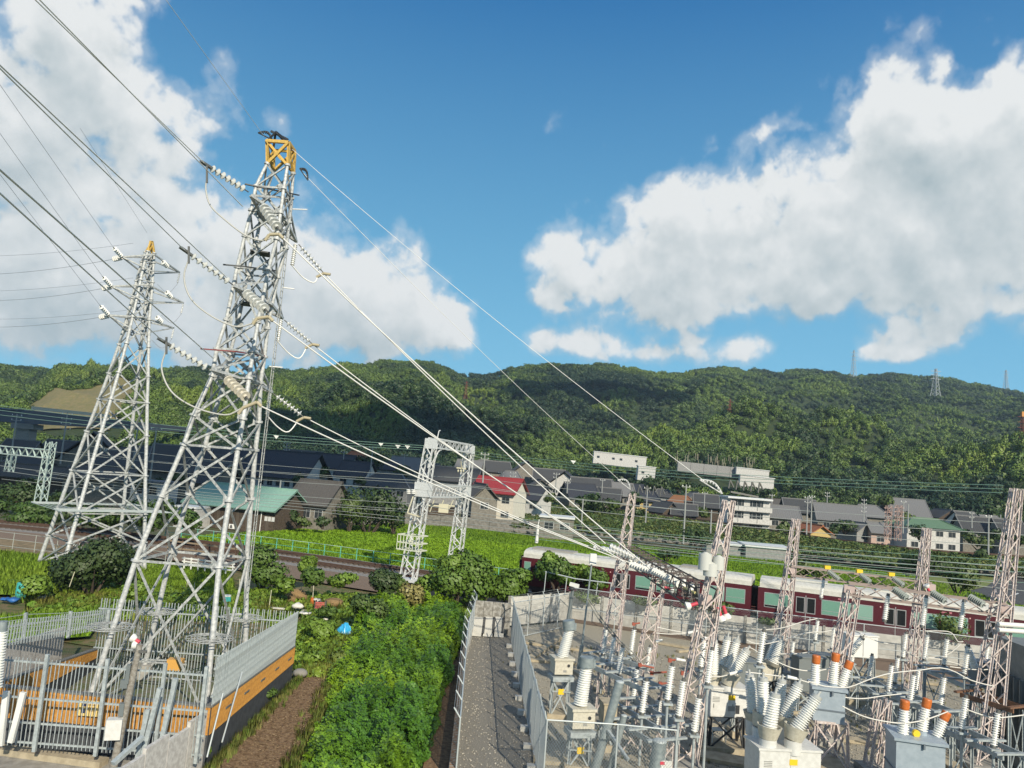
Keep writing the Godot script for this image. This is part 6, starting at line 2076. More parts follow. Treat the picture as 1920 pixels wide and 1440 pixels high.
	pink_mast("rust-pink mast at the right end of the far beam", 1710, 1282, 1738, 990, 46.0, 0.66, 0.30, true)
	pink_mast("tall rust-pink mast at the right edge of the switchyard", 1838, 1455, 1906, 916, 34.0, 0.95, 0.30, true)
	pink_mast("rust-pink mast under the left end of the near beam", 1565, 1300, 1598, 1104, 36.0, 0.56, 0.50, true)
	pink_mast("small rust-pink stand between the two blue tanks", 1643, 1402, 1656, 1310, 32.5, 0.55, 0.42, true)
	beam("dark gantry beam carrying the incoming lines between the two tallest masts", P(1176, 1035, 50.0), P(1322, 1124, 31.6), 0.9, 0.85, plain("beam_shaded", 0.13, 0.105, 0.095, 0.8), true, 0.3)  # shade on this beam is put into its darker colour
	beam("rust-pink far beam above the train's second car", P(1482, 1070, 48.0), P(1745, 1101, 46.0), 0.5, 0.55, plain("beam_brown", 0.33, 0.265, 0.235, 0.8), true, 0.45)
	beam("rust-pink near beam above the train's second car", P(1592, 1104, 36.0), P(1886, 1143, 34.0), 0.5, 0.5, plain("beam_brown", 0.33, 0.265, 0.235, 0.8), true, 0.45)
	for q in [[1551, 1069, 1576, 1089, 46.5, "left", "far"], [1611, 1076, 1634, 1093, 46.2, "middle", "far"], [1671, 1082, 1697, 1099, 45.8, "right", "far"], [1673, 1102, 1704, 1124, 34.6, "left", "near"], [1744, 1109, 1776, 1129, 34.2, "middle", "near"], [1814, 1117, 1848, 1136, 33.6, "right", "near"]]:
		var a := P(q[0], q[1], q[4])
		var b := P(q[2], q[3], q[4] - 0.7)
		insulator(a, b, 8, 0.16, "%s grey insulator string held out from the %s beam" % [q[5], q[6]], "", porc_g, false)
		if q[6] == "far":
			var m := MB.new()
			m.cube(a + Vector3(0, 0.16, 0), Vector3(0.34, 0.2, 0.2))
			single("phase_plate", m, yel, "%s yellow plate on the far beam" % q[5], "plate", "", a)
	for q in [[1662, 1117, 1162, 34.8, "left", "near"], [1733, 1120, 1173, 34.4, "middle", "near"], [1804, 1128, 1177, 34.0, "right", "near"], [1542, 1087, 1121, 47.0, "left", "far"]]:
		post_ins("%s white string hanging below the %s beam" % [q[4], q[5]], q[0], q[1], q[2], q[3], 0.13, 0.0, true, "", false)
	# jumbled spirals of earth wire on top of the two tall masts
	for q in [[1396, 918, 31.4, "tallest mast"], [1212, 926, 50.0, "farther mast"]]:
		var m := MB.new()
		var c := P(q[0], q[1], q[2])
		var k: float = q[2] / 31.4
		for i in 5: m.path([c + Vector3((-0.65 + i * 0.3) * k, -0.1 * i * 0.2, 0), c + Vector3((-0.6 + i * 0.3) * k, 0.34 * k, 0), c + Vector3((-0.45 + i * 0.3) * k, 0.05, 0)], 0.035, 5)
		m.bar(P(q[0] - 26, q[1] + 4, q[2]), P(q[0] + 26, q[1] + 14, q[2]), 0.07)
		single("wire_spiral", m, mats["fitting"], "dark coiled line fitting on top of the " + q[3], "fitting", "", c)
	var bx := thing("pole_transformer", "two pale grey boxes hung on the tallest mast at train roof height", "transformer", P(1320, 1062, 31.0))
	for q in [[1322, 1053, 0.26, 0.62], [1332, 1068, 0.28, 0.48], [1347, 1056, 0.22, 0.5]]:
		var m := MB.new()
		var c := P(q[0], q[1], 30.7)
		m.tube(c - Vector3(0, q[3] * 0.5, 0), c + Vector3(0, q[3] * 0.5, 0), q[2], q[2], 14)
		m.tube(c + Vector3(0, q[3] * 0.5, 0), c + Vector3(0, q[3] * 0.5 + 0.06, 0), q[2] * 0.8, q[2] * 0.3, 12)
		part(bx, "tank", m, plain("pale_tank", 0.55, 0.56, 0.53, 0.4))
	var kn0 := P(1178, 1052, 46.0)
	var kn1 := P(1304, 1112, 33.5)
	var kr := thing("insulator_rail", "yellowish rod with a row of white knobs in front of the dark gantry beam", "insulator", kn0)
	var rodm := MB.new()
	rodm.tube(kn0, kn1, 0.06, 0.06, 8)
	part(kr, "rod", rodm, plain("rod_yellow", 0.56, 0.48, 0.20, 0.5))
	for i in 11:
		var m := MB.new()
		var c := kn0.lerp(kn1, (i + 0.5) / 11.0)
		m.lathe(c + Vector3(-0.03, -0.02, 0), c + Vector3(0.03, 0.38, 0), [[0.0, 0.0], [0.10, 0.0], [0.13, 0.1], [0.09, 0.16], [0.14, 0.24], [0.09, 0.30], [0.08, 0.38], [0.0, 0.38]], 10)
		part(kr, "knob", m, porc)
	for i in 7:
		var m := MB.new()
		var c := kn0.lerp(kn1, (i + 0.7) / 8.0)
		m.path([c + Vector3(0, 0.2, -0.3), c + Vector3(0.5, 0.5, -0.6), c + Vector3(0.9, 0.15, -0.9), c + Vector3(1.0, -0.5, -0.8)], 0.03, 5)
		part(kr, "connector", m, mats["fitting"])
	var mk := MB.new()
	mk.tube(P(1006, 1018, 72), P(1009, 984, 72), 0.16, 0.12, 8)
	mk.tube(P(1009, 984, 72), P(1011, 974, 72), 0.05)
	single("marker_post", mk, white, "white marker post rising behind the roof of the train's cab end", "post", "", P(1006, 1018, 72))
	# red-armed lamps
	for q in [[1292, 1136, 1308, 1131, 31.2, "left of the tallest mast, above the wall"], [1352, 1158, 1346, 1138, 31.2, "left of the pair right of the tallest mast"], [1362, 1154, 1356, 1136, 31.3, "right of the pair right of the tallest mast"], [1259, 1106, 1246, 1100, 44.0, "beside the row of white discs"], [1738, 1100, 1742, 1108, 45.0, "at the right end of the far beam"], [252, 1198, 262, 1204, 31.0, "upper on the pole by the yard"], [256, 1210, 266, 1212, 31.0, "lower on the pole by the yard"]]:
		var a := P(q[0], q[1], q[4])
		var b := P(q[2], q[3], q[4])
		var t := thing("hooded_lamp", "white hooded lamp on a red arm, " + q[5], "lamp", a)
		var m := MB.new()
		m.lathe(a + (a - b).normalized() * 0.12, a - (a - b).normalized() * 0.12, [[0.0, 0.0], [0.17, 0.0], [0.165, 0.08], [0.11, 0.18], [0.0, 0.24]], 12)
		part(t, "hood", m, white)
		var r := MB.new()
		r.tube(a - (a - b).normalized() * 0.08, b, 0.075, 0.075, 8)
		part(t, "arm", r, redp)

	# ---- instrument transformers on stands, left
	for q in [[1066, 1163, 1068, 1180, 1054, 1233, 1053, 1248, 36.6, 1.0, "nearer the back wall, behind"], [1101, 1232, 1100, 1250, 1088, 1322, 1089, 1345, 30.6, 1.02, "in front, nearest the lane fence"]]:
		var d: float = q[8]
		var s: float = q[9]
		var bc := P(q[6], q[7], d)
		var t := thing("current_transformer", "white ribbed instrument column on a cream box, " + q[10], "transformer", Vector3(bc.x, 0, bc.z))
		var lo := P(q[4], q[5], d)
		var hi := P(q[2], q[3], d)
		bushing(t, lo, hi, 0.27 * s, porc, post_grey)
		var hd := MB.new()
		hd.tube(hi, P(q[0], q[1], d), 0.30 * s, 0.28 * s, 14)
		hd.cube(P(q[0] + 11, q[1] + 12, d), Vector3(0.18, 0.3, 0.18))
		part(t, "head", hd, post_grey)
		panel_box(t, "box", bc, Vector3(0.86, 0.62, 0.7) * s, 0.25, box_cream)
		var roof := panel_box(t, "box_lid", bc + Vector3(0, 0.36 * s, 0), Vector3(0.98, 0.1, 0.82) * s, 0.25, box_cream)
		var dot := MB.new()
		dot.tube(bc + Basis(Vector3.UP, 0.25) * Vector3(0.22, 0.08, 0.35), bc + Basis(Vector3.UP, 0.25) * Vector3(0.22, 0.08, 0.365), 0.07, 0.07, 12)
		part(t, "gauge", dot, black)
		panel_box(t, "name_plate", bc + Basis(Vector3.UP, 0.25) * Vector3(0.05, -0.16, 0.352 * s), Vector3(0.16, 0.1, 0.01), 0.25, plain("plate_grey", 0.28, 0.28, 0.26))
		panel_box(t, "stand_top", bc - Vector3(0, 0.52 * s, 0), Vector3(1.0, 0.2, 0.8) * s, 0.25, steel)
		frame_stand(t, Vector3(bc.x, 0, bc.z), 0.72, 0.7, bc.y - 0.5, steel)
		panel_box(t, "yellow_tag", Vector3(bc.x + 0.02, bc.y - 1.05 * s, bc.z + 0.42), Vector3(0.26, 0.24, 0.02), 0.2, yel)
		var cr := MB.new()
		cr.bar(Vector3(bc.x - 0.4, bc.y - 1.05 * s, bc.z + 0.39), Vector3(bc.x + 0.45, bc.y - 1.05 * s, bc.z + 0.39), 0.05)
		part(t, "cross_bar", cr, steel)
	# lamp post and camera post
	var lp := thing("lamp_post", "slim grey post with a thicker foot beside the instrument boxes", "post", P(1085, 1252, 42))
	var m0 := MB.new()
	m0.tube(P(1091, 1212, 42), P(1110, 1052, 42), 0.055, 0.045)
	part(lp, "shaft", m0, post_grey)
	var m1 := MB.new()
	m1.tube(P(1085, 1254, 42), P(1091, 1210, 42), 0.11)
	part(lp, "foot", m1, post_grey)
	var m2 := MB.new()
	m2.cube(P(1112, 1048, 42), Vector3(0.34, 0.55, 0.3))
	part(lp, "head", m2, white)
	var cp := thing("camera_post", "grey post carrying a small white camera above the fence corner", "camera", P(1062, 1180, 46))
	var m3 := MB.new()
	m3.tube(P(1060, 1192, 46), P(1074, 1108, 46), 0.10)
	m3.tube(P(1066, 1180, 46), P(1069, 1112, 46), 0.05)
	part(cp, "shaft", m3, plain("post_dark", 0.16, 0.185, 0.19, 0.5, 0.2))
	var m4 := MB.new()
	m4.box(Transform3D(Basis(Vector3.UP, -0.3) * Basis(Vector3(0, 0, 1), -0.15), P(1077, 1097, 46)), Vector3(0.55, 0.2, 0.22))
	part(cp, "camera", m4, white)
	var m5 := MB.new()
	m5.ball(P(1072, 1104, 45.9), Vector3(0.16, 0.12, 0.16))
	part(cp, "mount", m5, black)
	# thick grey posts at the front
	for q in [[1162, 1279, 1112, 1455, 30.0, 0.17, "leaning left of the steel racks"], [1237, 1390, 1226, 1470, 28.0, 0.25, "thickest, at the bottom edge by the tallest mast"], [1170, 1342, 1140, 1460, 30.6, 0.13, "slimmer, between the racks at the bottom"]]:
		var t := thing("steel_post", "thick grey steel post, " + q[6], "post", P(q[2], q[3], q[4]))
		var m := MB.new()
		m.tube(P(q[2], q[3], q[4]), P(q[0], q[1], q[4]), q[5], q[5], 16)
		part(t, "shaft", m, post_grey)
		var c := MB.new()
		c.ball(P(q[0], q[1], q[4]), Vector3(q[5], q[5] * 0.4, q[5]) * 1.02, 14, 6)
		part(t, "cap", c, plain("cap_pale", 0.42, 0.46, 0.46, 0.4))
		if q[5] < 0.2 and q[5] > 0.15:
			var br := MB.new()
			br.bar(P(1140, 1370, 29.8), P(1178, 1425, 28.6), 0.1)
			part(t, "brace", br, steel)
	# steel racks: beams in steps with cross pieces and pink legs
	var racks := [[1118, 1222, 41.0, 1200, 1262, 38.5, "under the left group of post insulators"], [1132, 1248, 38.0, 1232, 1298, 34.5, "in front of the left group of post insulators"], [1170, 1312, 34.5, 1262, 1372, 31.2, "at the front beside the tallest mast"], [1180, 1350, 32.5, 1250, 1396, 30.2, "lowest, at the bottom edge beside the tallest mast"], [1622, 1278, 40.0, 1700, 1326, 35.5, "left in the right-hand half of the yard"], [1690, 1308, 36.5, 1780, 1336, 34.0, "behind the front blue tank"], [1745, 1250, 40.0, 1840, 1296, 36.5, "in the middle of the right-hand half"], [1795, 1372, 32.8, 1905, 1420, 30.0, "at the lower right corner"], [1815, 1302, 35.0, 1915, 1330, 33.0, "rusty, behind the lower right rack"]]
	for q in racks:
		var a := P(q[0], q[1], q[2])
		var b := P(q[3], q[4], q[5])
		var hy := maxf(1.1, (a.y + b.y) * 0.5)
		a.y = hy; b.y = hy
		var side := (b - a).cross(Vector3.UP).normalized()
		var mt: Material = steel if q[0] != 1815 else mottled("rusty_steel", lin(0.22, 0.11, 0.06), lin(0.13, 0.075, 0.05), 0.8, 0.9)
		var t := thing("steel_rack", "grey steel rack " + q[6] if q[0] != 1815 else "brown steel rack " + q[6], "rack", Vector3(a.x, 0, a.z))
		for s in [-0.55, 0.55]:
			var m := MB.new()
			m.bar(a + side * s, b + side * s, 0.07, 0.2)
			part(t, "rack_beam", m, mt)
		var n := int(a.distance_to(b) / 1.15)
		for i in n + 1:
			var m := MB.new()
			var c := a.lerp(b, float(i) / n)
			m.bar(c - side * 0.9 + Vector3(0, 0.14, 0), c + side * 0.9 + Vector3(0, 0.14, 0), 0.16, 0.07)
			part(t, "cross_piece", m, mt)
		for u in [0.08, 0.92]:
			for s in [-0.5, 0.5]:
				var m := MB.new()
				var c = a.lerp(b, u) + side * s
				m.angle(ys(c, 0), ys(c, hy - 0.1), 0.09, 0.02)
				m.bar(ys(c, 0.1), ys(a.lerp(b, u) - side * s, hy - 0.15), 0.035)
				part(t, "rack_leg", m, mats["mast_pink"] if q[0] < 1600 else steel)
	# post insulators: px, top, bottom, label
	var pi := [[1134, 1180, 1226, "leftmost on the left rack"], [1148, 1194, 1242, "second on the left rack, before the farther mast"], [1164, 1213, 1264, "in front of the farther mast's foot"], [1186, 1180, 1226, "right of the farther mast's foot, tall and pale"], [1160, 1240, 1290, "low, before the rack in front of the left group"], [1216, 1213, 1250, "between the farther mast and the short mast"], [1192, 1254, 1306, "left of the pair below the short mast"], [1208, 1276, 1336, "right of the pair below the short mast"], [1233, 1312, 1366, "slim and grey topped, left of the tallest mast"], [1256, 1248, 1312, "close left of the tallest mast, upper"], [1277, 1276, 1342, "touching the tallest mast's left side"], [1226, 1340, 1378, "lowest, beside the thickest post"], [1306, 1308, 1372, "seen through the tallest mast"], [1318, 1192, 1250, "upper one right behind the tallest mast"], [1331, 1218, 1280, "broad one right behind the tallest mast"],
		[1428, 1184, 1243, "tall, in the middle before the back wall"], [1531, 1163, 1200, "topmost, beside the left mast of the near beam"], [1562, 1176, 1215, "right of the topmost one near the near beam's mast"], [1632, 1229, 1275, "alone, left end of the right-hand half"], [1669, 1247, 1296, "left of the pair in the right-hand half"], [1681, 1233, 1279, "right of the pair in the right-hand half"], [1696, 1188, 1232, "high, left of the far beam's right mast"], [1710, 1265, 1318, "left of the close pair behind the front blue tank"], [1720, 1251, 1300, "right of the close pair behind the front blue tank"], [1736, 1190, 1236, "high, right of the far beam's right mast"], [1767, 1270, 1323, "right of the front blue tank's caps"], [1773, 1198, 1246, "high, before the bush by the back wall"], [1807, 1308, 1367, "between the front blue tank and the right edge mast"], [1812, 1212, 1264, "grey, high, left of the right edge mast"], [1840, 1207, 1249, "stout, left beside the right edge mast"], [1851, 1207, 1236, "short, beside the stout one"], [1872, 1244, 1291, "on the right edge mast's right side, upper"], [1867, 1336, 1398, "large, low in the right corner"], [1886, 1212, 1256, "dark shaded, right behind the right edge mast"], [1916, 1260, 1314, "at the very right edge"], [1486, 1202, 1232, "short, before the wall's darker panel"], [1600, 1206, 1240, "small, right of the near beam's left mast"]]
	for q in pi:
		post_ins("white ribbed post insulator, " + q[3], q[0], q[1], q[2], clampf(1877.0 / (q[2] - q[1]), 30.5, 47.0), 0.135)
	# tilted bushing at the right edge
	var tb := thing("tilted_bushing", "white bushing tilted to the right at the right edge of the yard", "bushing", P(1889, 1277, 36))
	bushing(tb, P(1889, 1277, 36), P(1908, 1224, 36), 0.2, porc, mats["fitting"])
	var tb2 := thing("tilted_bushing", "white bushing tilted to the left below the stout post insulator", "bushing", P(1828, 1252, 37))
	bushing(tb2, P(1828, 1252, 37), P(1815, 1216, 37), 0.18, porc, mats["fitting"])
	var tb3 := thing("tilted_bushing", "pale bushing tilted to the right by the near beam's left mast", "bushing", P(1594, 1225, 40))
	bushing(tb3, P(1594, 1225, 40), P(1615, 1198, 40), 0.2, porc, mats["fitting"])

	# ---- circuit breakers: a cabinet, flared cups, tilted bushings
	var brk := [
		["white breaker cabinet at the bottom edge with six tilted bushings", [1466, 1432, 29.3, 2.30, 1.3, 1.25], [[1440, 1384, 1443, 1360, 1453, 1306, 28.9, 0.27], [1487, 1386, 1494, 1362, 1530, 1309, 28.9, 0.27], [1425, 1362, 1432, 1338, 1431, 1276, 29.9, 0.25], [1470, 1360, 1472, 1340, 1496, 1286, 29.9, 0.25], [1412, 1350, 1413, 1334, 1406, 1270, 30.7, 0.24], [1456, 1350, 1459, 1336, 1466, 1280, 30.7, 0.24]]],
		["white breaker cabinet beside the tallest mast with tilted bushings", [1359, 1312, 34.0, 1.65, 1.1, 1.05], [[1335, 1282, 1337, 1262, 1338, 1205, 34.0, 0.25], [1364, 1284, 1372, 1262, 1399, 1222, 33.6, 0.25], [1350, 1268, 1357, 1250, 1364, 1199, 35.0, 0.23], [1362, 1270, 1366, 1251, 1381, 1204, 34.8, 0.23]]],
		["beige breaker cabinet in the middle with leaning bushings", [1441, 1258, 40.0, 0.95, 0.8, 0.75], [[1440, 1246, 1442, 1240, 1456, 1200, 40.0, 0.26], [1448, 1248, 1450, 1242, 1465, 1204, 39.6, 0.26]]]]
	for q in brk:
		var c: Array = q[1]
		var d: float = c[2]
		var o := P(c[0], c[1], d)
		var t := thing("circuit_breaker", q[0], "breaker", Vector3(o.x, 0, o.z))
		var mc: Material = cab_white if d < 38 else box_cream
		var w: float = c[3]
		panel_box(t, "cabinet", o, Vector3(w, c[4], c[5]), 0.10, mc)
		panel_box(t, "lid", o + Vector3(0, c[4] * 0.5 + 0.04, 0), Vector3(w + 0.1, 0.08, c[5] + 0.1), 0.10, mc)
		var bs := Basis(Vector3.UP, 0.10)
		for k in 2:
			var dr := MB.new()
			dr.box(Transform3D(bs, o + bs * Vector3((k - 0.5) * w * 0.5, 0, c[5] * 0.5 + 0.008)), Vector3(w * 0.5 - 0.03, c[4] - 0.08, 0.02))
			var dn := part(t, "door", dr, mc)
			var hd := MB.new()
			hd.box(Transform3D(bs, o + bs * Vector3((k - 0.5) * w * 0.5 - w * 0.17, -0.1, c[5] * 0.5 + 0.03)), Vector3(0.035, 0.16, 0.03))
			share(dn, "handle", hd.mesh(t.position), plain("plate_grey", 0.28, 0.28, 0.26))
		if d < 38:
			var yl := MB.new()
			yl.box(Transform3D(bs, o + bs * Vector3(w * 0.05, c[4] * 0.22, c[5] * 0.5 + 0.024)), Vector3(0.3, 0.2, 0.01))
			part(t, "warning_label", yl, yel)
			var gr := MB.new()
			gr.box(Transform3D(bs, o + bs * Vector3(w * 0.05, -c[4] * 0.18, c[5] * 0.5 + 0.024)), Vector3(0.3, 0.2, 0.012))
			part(t, "gauge_window", gr, plain("plate_grey", 0.28, 0.28, 0.26))
			var kb := MB.new()
			kb.box(Transform3D(bs, o + bs * Vector3(w * 0.21, -c[4] * 0.2, c[5] * 0.5 + 0.03)), Vector3(0.16, 0.34, 0.03))
			part(t, "dark_latch", kb, black)
			for i in 4:
				var vt := MB.new()
				vt.box(Transform3D(bs, o + bs * Vector3(-w * 0.36, c[4] * 0.22 - i * 0.06, c[5] * 0.5 + 0.026)), Vector3(0.3, 0.025, 0.014))
				part(t, "vent_slat", vt, plain("plate_grey", 0.28, 0.28, 0.26))
		for b in q[2]:
			var cup := MB.new()
			var p0 := P(b[0], b[1], b[6])
			var p1 := P(b[2], b[3], b[6])
			var l := p0.distance_to(p1)
			var r: float = b[7]
			cup.lathe(p0, p1, [[0.0, 0.0], [r * 1.15, 0.0], [r * 1.62, l * 0.95], [r * 1.66, l], [r * 1.5, l], [r * 1.3, l * 0.7], [0.0, l * 0.7]], 18)
			part(t, "cup", cup, box_cream)
			bushing(t, p0.lerp(p1, 0.75), P(b[4], b[5], b[6]), r, porc, plain("cap_grey", 0.45, 0.46, 0.44, 0.4))
			if p0.y > o.y + c[4] * 0.5:
				var nk := MB.new()
				nk.tube(Vector3(p0.x, o.y + c[4] * 0.4, p0.z), p0, r * 1.1, r * 1.15, 14)
				part(t, "turret", nk, mc)
		frame_stand(t, Vector3(o.x, 0, o.z), w * 0.8, c[5] * 0.85, maxf(0.5, o.y - c[4] * 0.5), black)
	# ---- blue-grey voltage transformers with orange caps
	var vts := [["blue-grey tank with three orange capped bushings on a rust-pink stand", [1550, 1318, 32.8, 1.20, 1.25, 1.1], [[1528, 1284, 1530, 1244], [1562, 1282, 1566, 1240], [1576, 1292, 1589, 1254]], 32.8], ["blue-grey tank with three orange capped bushings near the bottom edge", [1714, 1428, 29.5, 1.62, 1.75, 1.5], [[1693, 1376, 1696, 1330], [1728, 1370, 1736, 1327], [1752, 1390, 1769, 1350]], 29.5]]
	for q in vts:
		var c: Array = q[1]
		var d: float = q[3]
		var o := P(c[0], c[1], d)
		var t := thing("voltage_transformer", q[0], "transformer", Vector3(o.x, 0, o.z))
		panel_box(t, "tank", o, Vector3(c[3], c[4], c[5]), -0.22, tank_blue)
		panel_box(t, "lid", o + Vector3(0, c[4] * 0.5 + 0.05, 0), Vector3(c[3] + 0.18, 0.1, c[5] + 0.18), -0.22, tank_blue)
		panel_box(t, "seam", o - Vector3(0, c[4] * 0.12, 0), Vector3(c[3] + 0.06, 0.06, c[5] + 0.06), -0.22, plain("seam_dark", 0.14, 0.17, 0.20, 0.5))
		panel_box(t, "lifting_lug", o + Basis(Vector3.UP, -0.22) * Vector3(0.1, c[4] * 0.5 - 0.08, c[5] * 0.5 + 0.06), Vector3(0.06, 0.2, 0.08), -0.22, plain("seam_dark", 0.14, 0.17, 0.20, 0.5))
		for b in q[2]:
			var p0 := P(b[0], b[1], d)
			var p1 := P(b[2], b[3], d)
			var nk := MB.new()
			nk.tube(ys(p0, o.y + c[4] * 0.5), p0 + Vector3(0, 0.02, 0), 0.2, 0.17, 12)
			part(t, "neck", nk, tank_blue)
			bushing(t, p0, p1, 0.21, porc, orange)
			var u := (p1 - p0).normalized()
			var cap := MB.new()
			cap.lathe(p1, p1 + u, [[0.0, 0.0], [0.15, 0.01], [0.165, 0.06], [0.165, 0.29], [0.15, 0.33], [0.0, 0.34]], 14)
			part(t, "orange_cap", cap, orange)
		if d > 31: frame_stand(t, Vector3(o.x, 0, o.z), 1.25, 1.1, o.y - c[4] * 0.5, mats["mast_pink"])
		else: panel_box(t, "plinth", Vector3(o.x, 0.3, o.z), Vector3(1.9, 0.7, 1.8), -0.22, slab)
		if d < 31:
			var gd := MB.new()
			var gp := P(1716, 1374, 29.3)
			gd.tube(gp, gp + Vector3(0, 0, 0.12), 0.13, 0.13, 14)
			part(t, "yellow_gauge", gd, yel)
	# transformer tank and pipes at the right edge
	var big := thing("power_transformer", "large dark grey transformer tank cut by the right edge", "transformer", G(1960, 1400))
	var bo := P(1946, 1290, 34.5)
	panel_box(big, "tank", Vector3(bo.x + 0.6, 2.6, bo.z), Vector3(3.2, 5.2, 3.0), -0.1, mottled("tank_grey", lin(0.20, 0.21, 0.205), lin(0.15, 0.16, 0.155), 3.0, 0.5))
	for i in 7: panel_box(big, "radiator_fin", Vector3(bo.x - 1.15, 2.2, bo.z - 1.2 + i * 0.4), Vector3(0.35, 3.2, 0.06), -0.1, mats["tank_grey"])
	for i in 2:
		var pm := MB.new()
		pm.tube(P(1872, 1170 + i * 11, 33.5), P(1930, 1174 + i * 11, 33.5), 0.10, 0.10, 10)
		part(big, "pipe", pm, white)
	# folding table, white sign, small cabinets
	var tbl := thing("folding_table", "small white metal table standing below the white cabinet", "table", G(1345, 1402))
	var to := G(1345, 1400)
	panel_box(tbl, "table_top", to + Vector3(0, 0.72, 0), Vector3(0.62, 0.03, 0.45), 0.15, white)
	for s in [[-1, -1], [1, -1], [1, 1], [-1, 1]]:
		var m := MB.new()
		m.bar(to + Vector3(s[0] * 0.29, 0, s[1] * 0.2), to + Vector3(s[0] * 0.29, 0.71, s[1] * 0.2), 0.03)
		part(tbl, "leg", m, white)
	var sg := MB.new()
	sg.cube(P(1246, 1436, 27.8), Vector3(0.5, 0.34, 0.03), 0.1)
	var sgo := single("danger_board", sg, white, "white board with red and grey lines at the bottom by the thickest post", "board", "", P(1246, 1436, 27.8))
	var sr := MB.new()
	sr.cube(P(1242, 1431, 27.77), Vector3(0.16, 0.10, 0.03), 0.1)
	part(sgo, "red_mark", sr, redp)
	for q in [[1395, 1265, 36, 0.9, 1.2, "grey", "dark grey control cubicle behind the white cabinet"], [1515, 1262, 40, 1.4, 1.6, "grey", "dark grey cubicle left of the farther blue tank"], [1540, 1250, 41, 0.9, 1.2, "grey", "second dark grey cubicle left of the farther blue tank"], [1450, 1232, 44, 0.8, 1.5, "grey", "tall grey cubicle before the wall's darker panel"], [1850, 1262, 37.5, 1.3, 1.0, "grey", "grey cubicle beside the right edge mast"], [1612, 1180 + 30, 43, 1.6, 1.1, "white", "white cubicle between the two beams' masts"], [1140, 1335, 33, 0.55, 0.8, "tan", "tan box in the shade of the left rack"]]:
		var t := thing("control_cubicle", q[6], "cabinet", Vector3(P(q[0], q[1], q[2]).x, 0, -q[2]))
		var o := P(q[0], q[1], q[2])
		var mt: Material = plain("cubicle_grey", 0.17, 0.19, 0.19, 0.5) if q[5] == "grey" else (white if q[5] == "white" else slab)
		panel_box(t, "case", o, Vector3(q[3], q[4], 0.8), 0.12, mt)
		panel_box(t, "lid", o + Vector3(0, q[4] * 0.5 + 0.03, 0), Vector3(q[3] + 0.1, 0.06, 0.9), 0.12, mt)
		panel_box(t, "door_seam", o + Vector3(0, 0, 0.41), Vector3(0.02, q[4] * 0.9, 0.02), 0.12, plain("seam_dark", 0.14, 0.17, 0.20, 0.5))
		if o.y - q[4] * 0.5 > 0.25: frame_stand(t, Vector3(o.x, 0, o.z), q[3] * 0.8, 0.6, o.y - q[4] * 0.5, steel)
	# ---- white cables
	var cabs := [[[[1453, 1239], [1490, 1254], [1526, 1258], [1561, 1252], [1593, 1240]], 33.0, "sagging behind the farther blue tank's caps"],
		[[[1515, 1277], [1543, 1286], [1579, 1289], [1597, 1287], [1635, 1272], [1672, 1262], [1729, 1256], [1757, 1252], [1785, 1257], [1822, 1276], [1864, 1287]], 32.4, "long, rising and falling across the right half"],
		[[[1579, 1307], [1616, 1310], [1654, 1305], [1690, 1301]], 32.2, "short, right of the farther blue tank"],
		[[[1579, 1324], [1616, 1342], [1650, 1351], [1691, 1356], [1729, 1351], [1757, 1342], [1777, 1334]], 29.3, "sagging in front of the front blue tank's bushings"],
		[[[1560, 1181], [1588, 1180], [1616, 1189], [1644, 1202], [1665, 1207]], 38.0, "dropping right from the near beam's left mast"],
		[[[1781, 1250], [1841, 1256], [1879, 1247], [1916, 1226]], 35.0, "sweeping up to the right edge bushing"],
		[[[1734, 1183], [1776, 1184], [1789, 1192], [1796, 1203], [1806, 1203]], 40.0, "bent down before the bush by the back wall"],
		[[[1740, 1233], [1766, 1232], [1785, 1222], [1802, 1207]], 39.0, "curving up right of the far beam's right mast"],
		[[[1425, 1180], [1448, 1180], [1472, 1176], [1508, 1165], [1533, 1160]], 42.0, "highest, before the train's door"],
		[[[1472, 1199], [1499, 1190], [1526, 1185], [1543, 1185], [1570, 1180], [1593, 1180]], 41.0, "rising right before the back wall"],
		[[[1400, 1200], [1414, 1206], [1437, 1207], [1460, 1202]], 39.0, "short, in the middle before the back wall"],
		[[[1460, 1226], [1490, 1226], [1522, 1222]], 39.0, "short and level before the darker wall panel"],
		[[[1232, 1176], [1260, 1182], [1287, 1187]], 40.0, "upper of two left of the tallest mast"],
		[[[1230, 1187], [1258, 1189], [1285, 1188]], 40.0, "lower of two left of the tallest mast"],
		[[[1327, 1268], [1349, 1269], [1366, 1265], [1390, 1260]], 33.0, "over the white cabinet's flared cups"],
		[[[1398, 1260], [1425, 1263], [1455, 1267], [1485, 1271], [1517, 1280]], 31.0, "behind the front cabinet's bushings"],
		[[[1390, 1218], [1404, 1214], [1420, 1222], [1430, 1232]], 38.0, "looped at the beige breaker"],
		[[[1700, 1222], [1720, 1232], [1760, 1236], [1800, 1246]], 41.0, "slack, low behind the far beam's right mast"],
		[[[1812, 1330], [1840, 1340], [1868, 1346], [1925, 1340]], 31.0, "low at the right corner"]]
	for q in cabs:
		var pts := []
		for p in q[0]: pts.append(P(p[0], p[1], q[1]))
		wire("busbar_cable", pts, 0.024, cable, "white cable " + q[2], "", 0.0, 24)
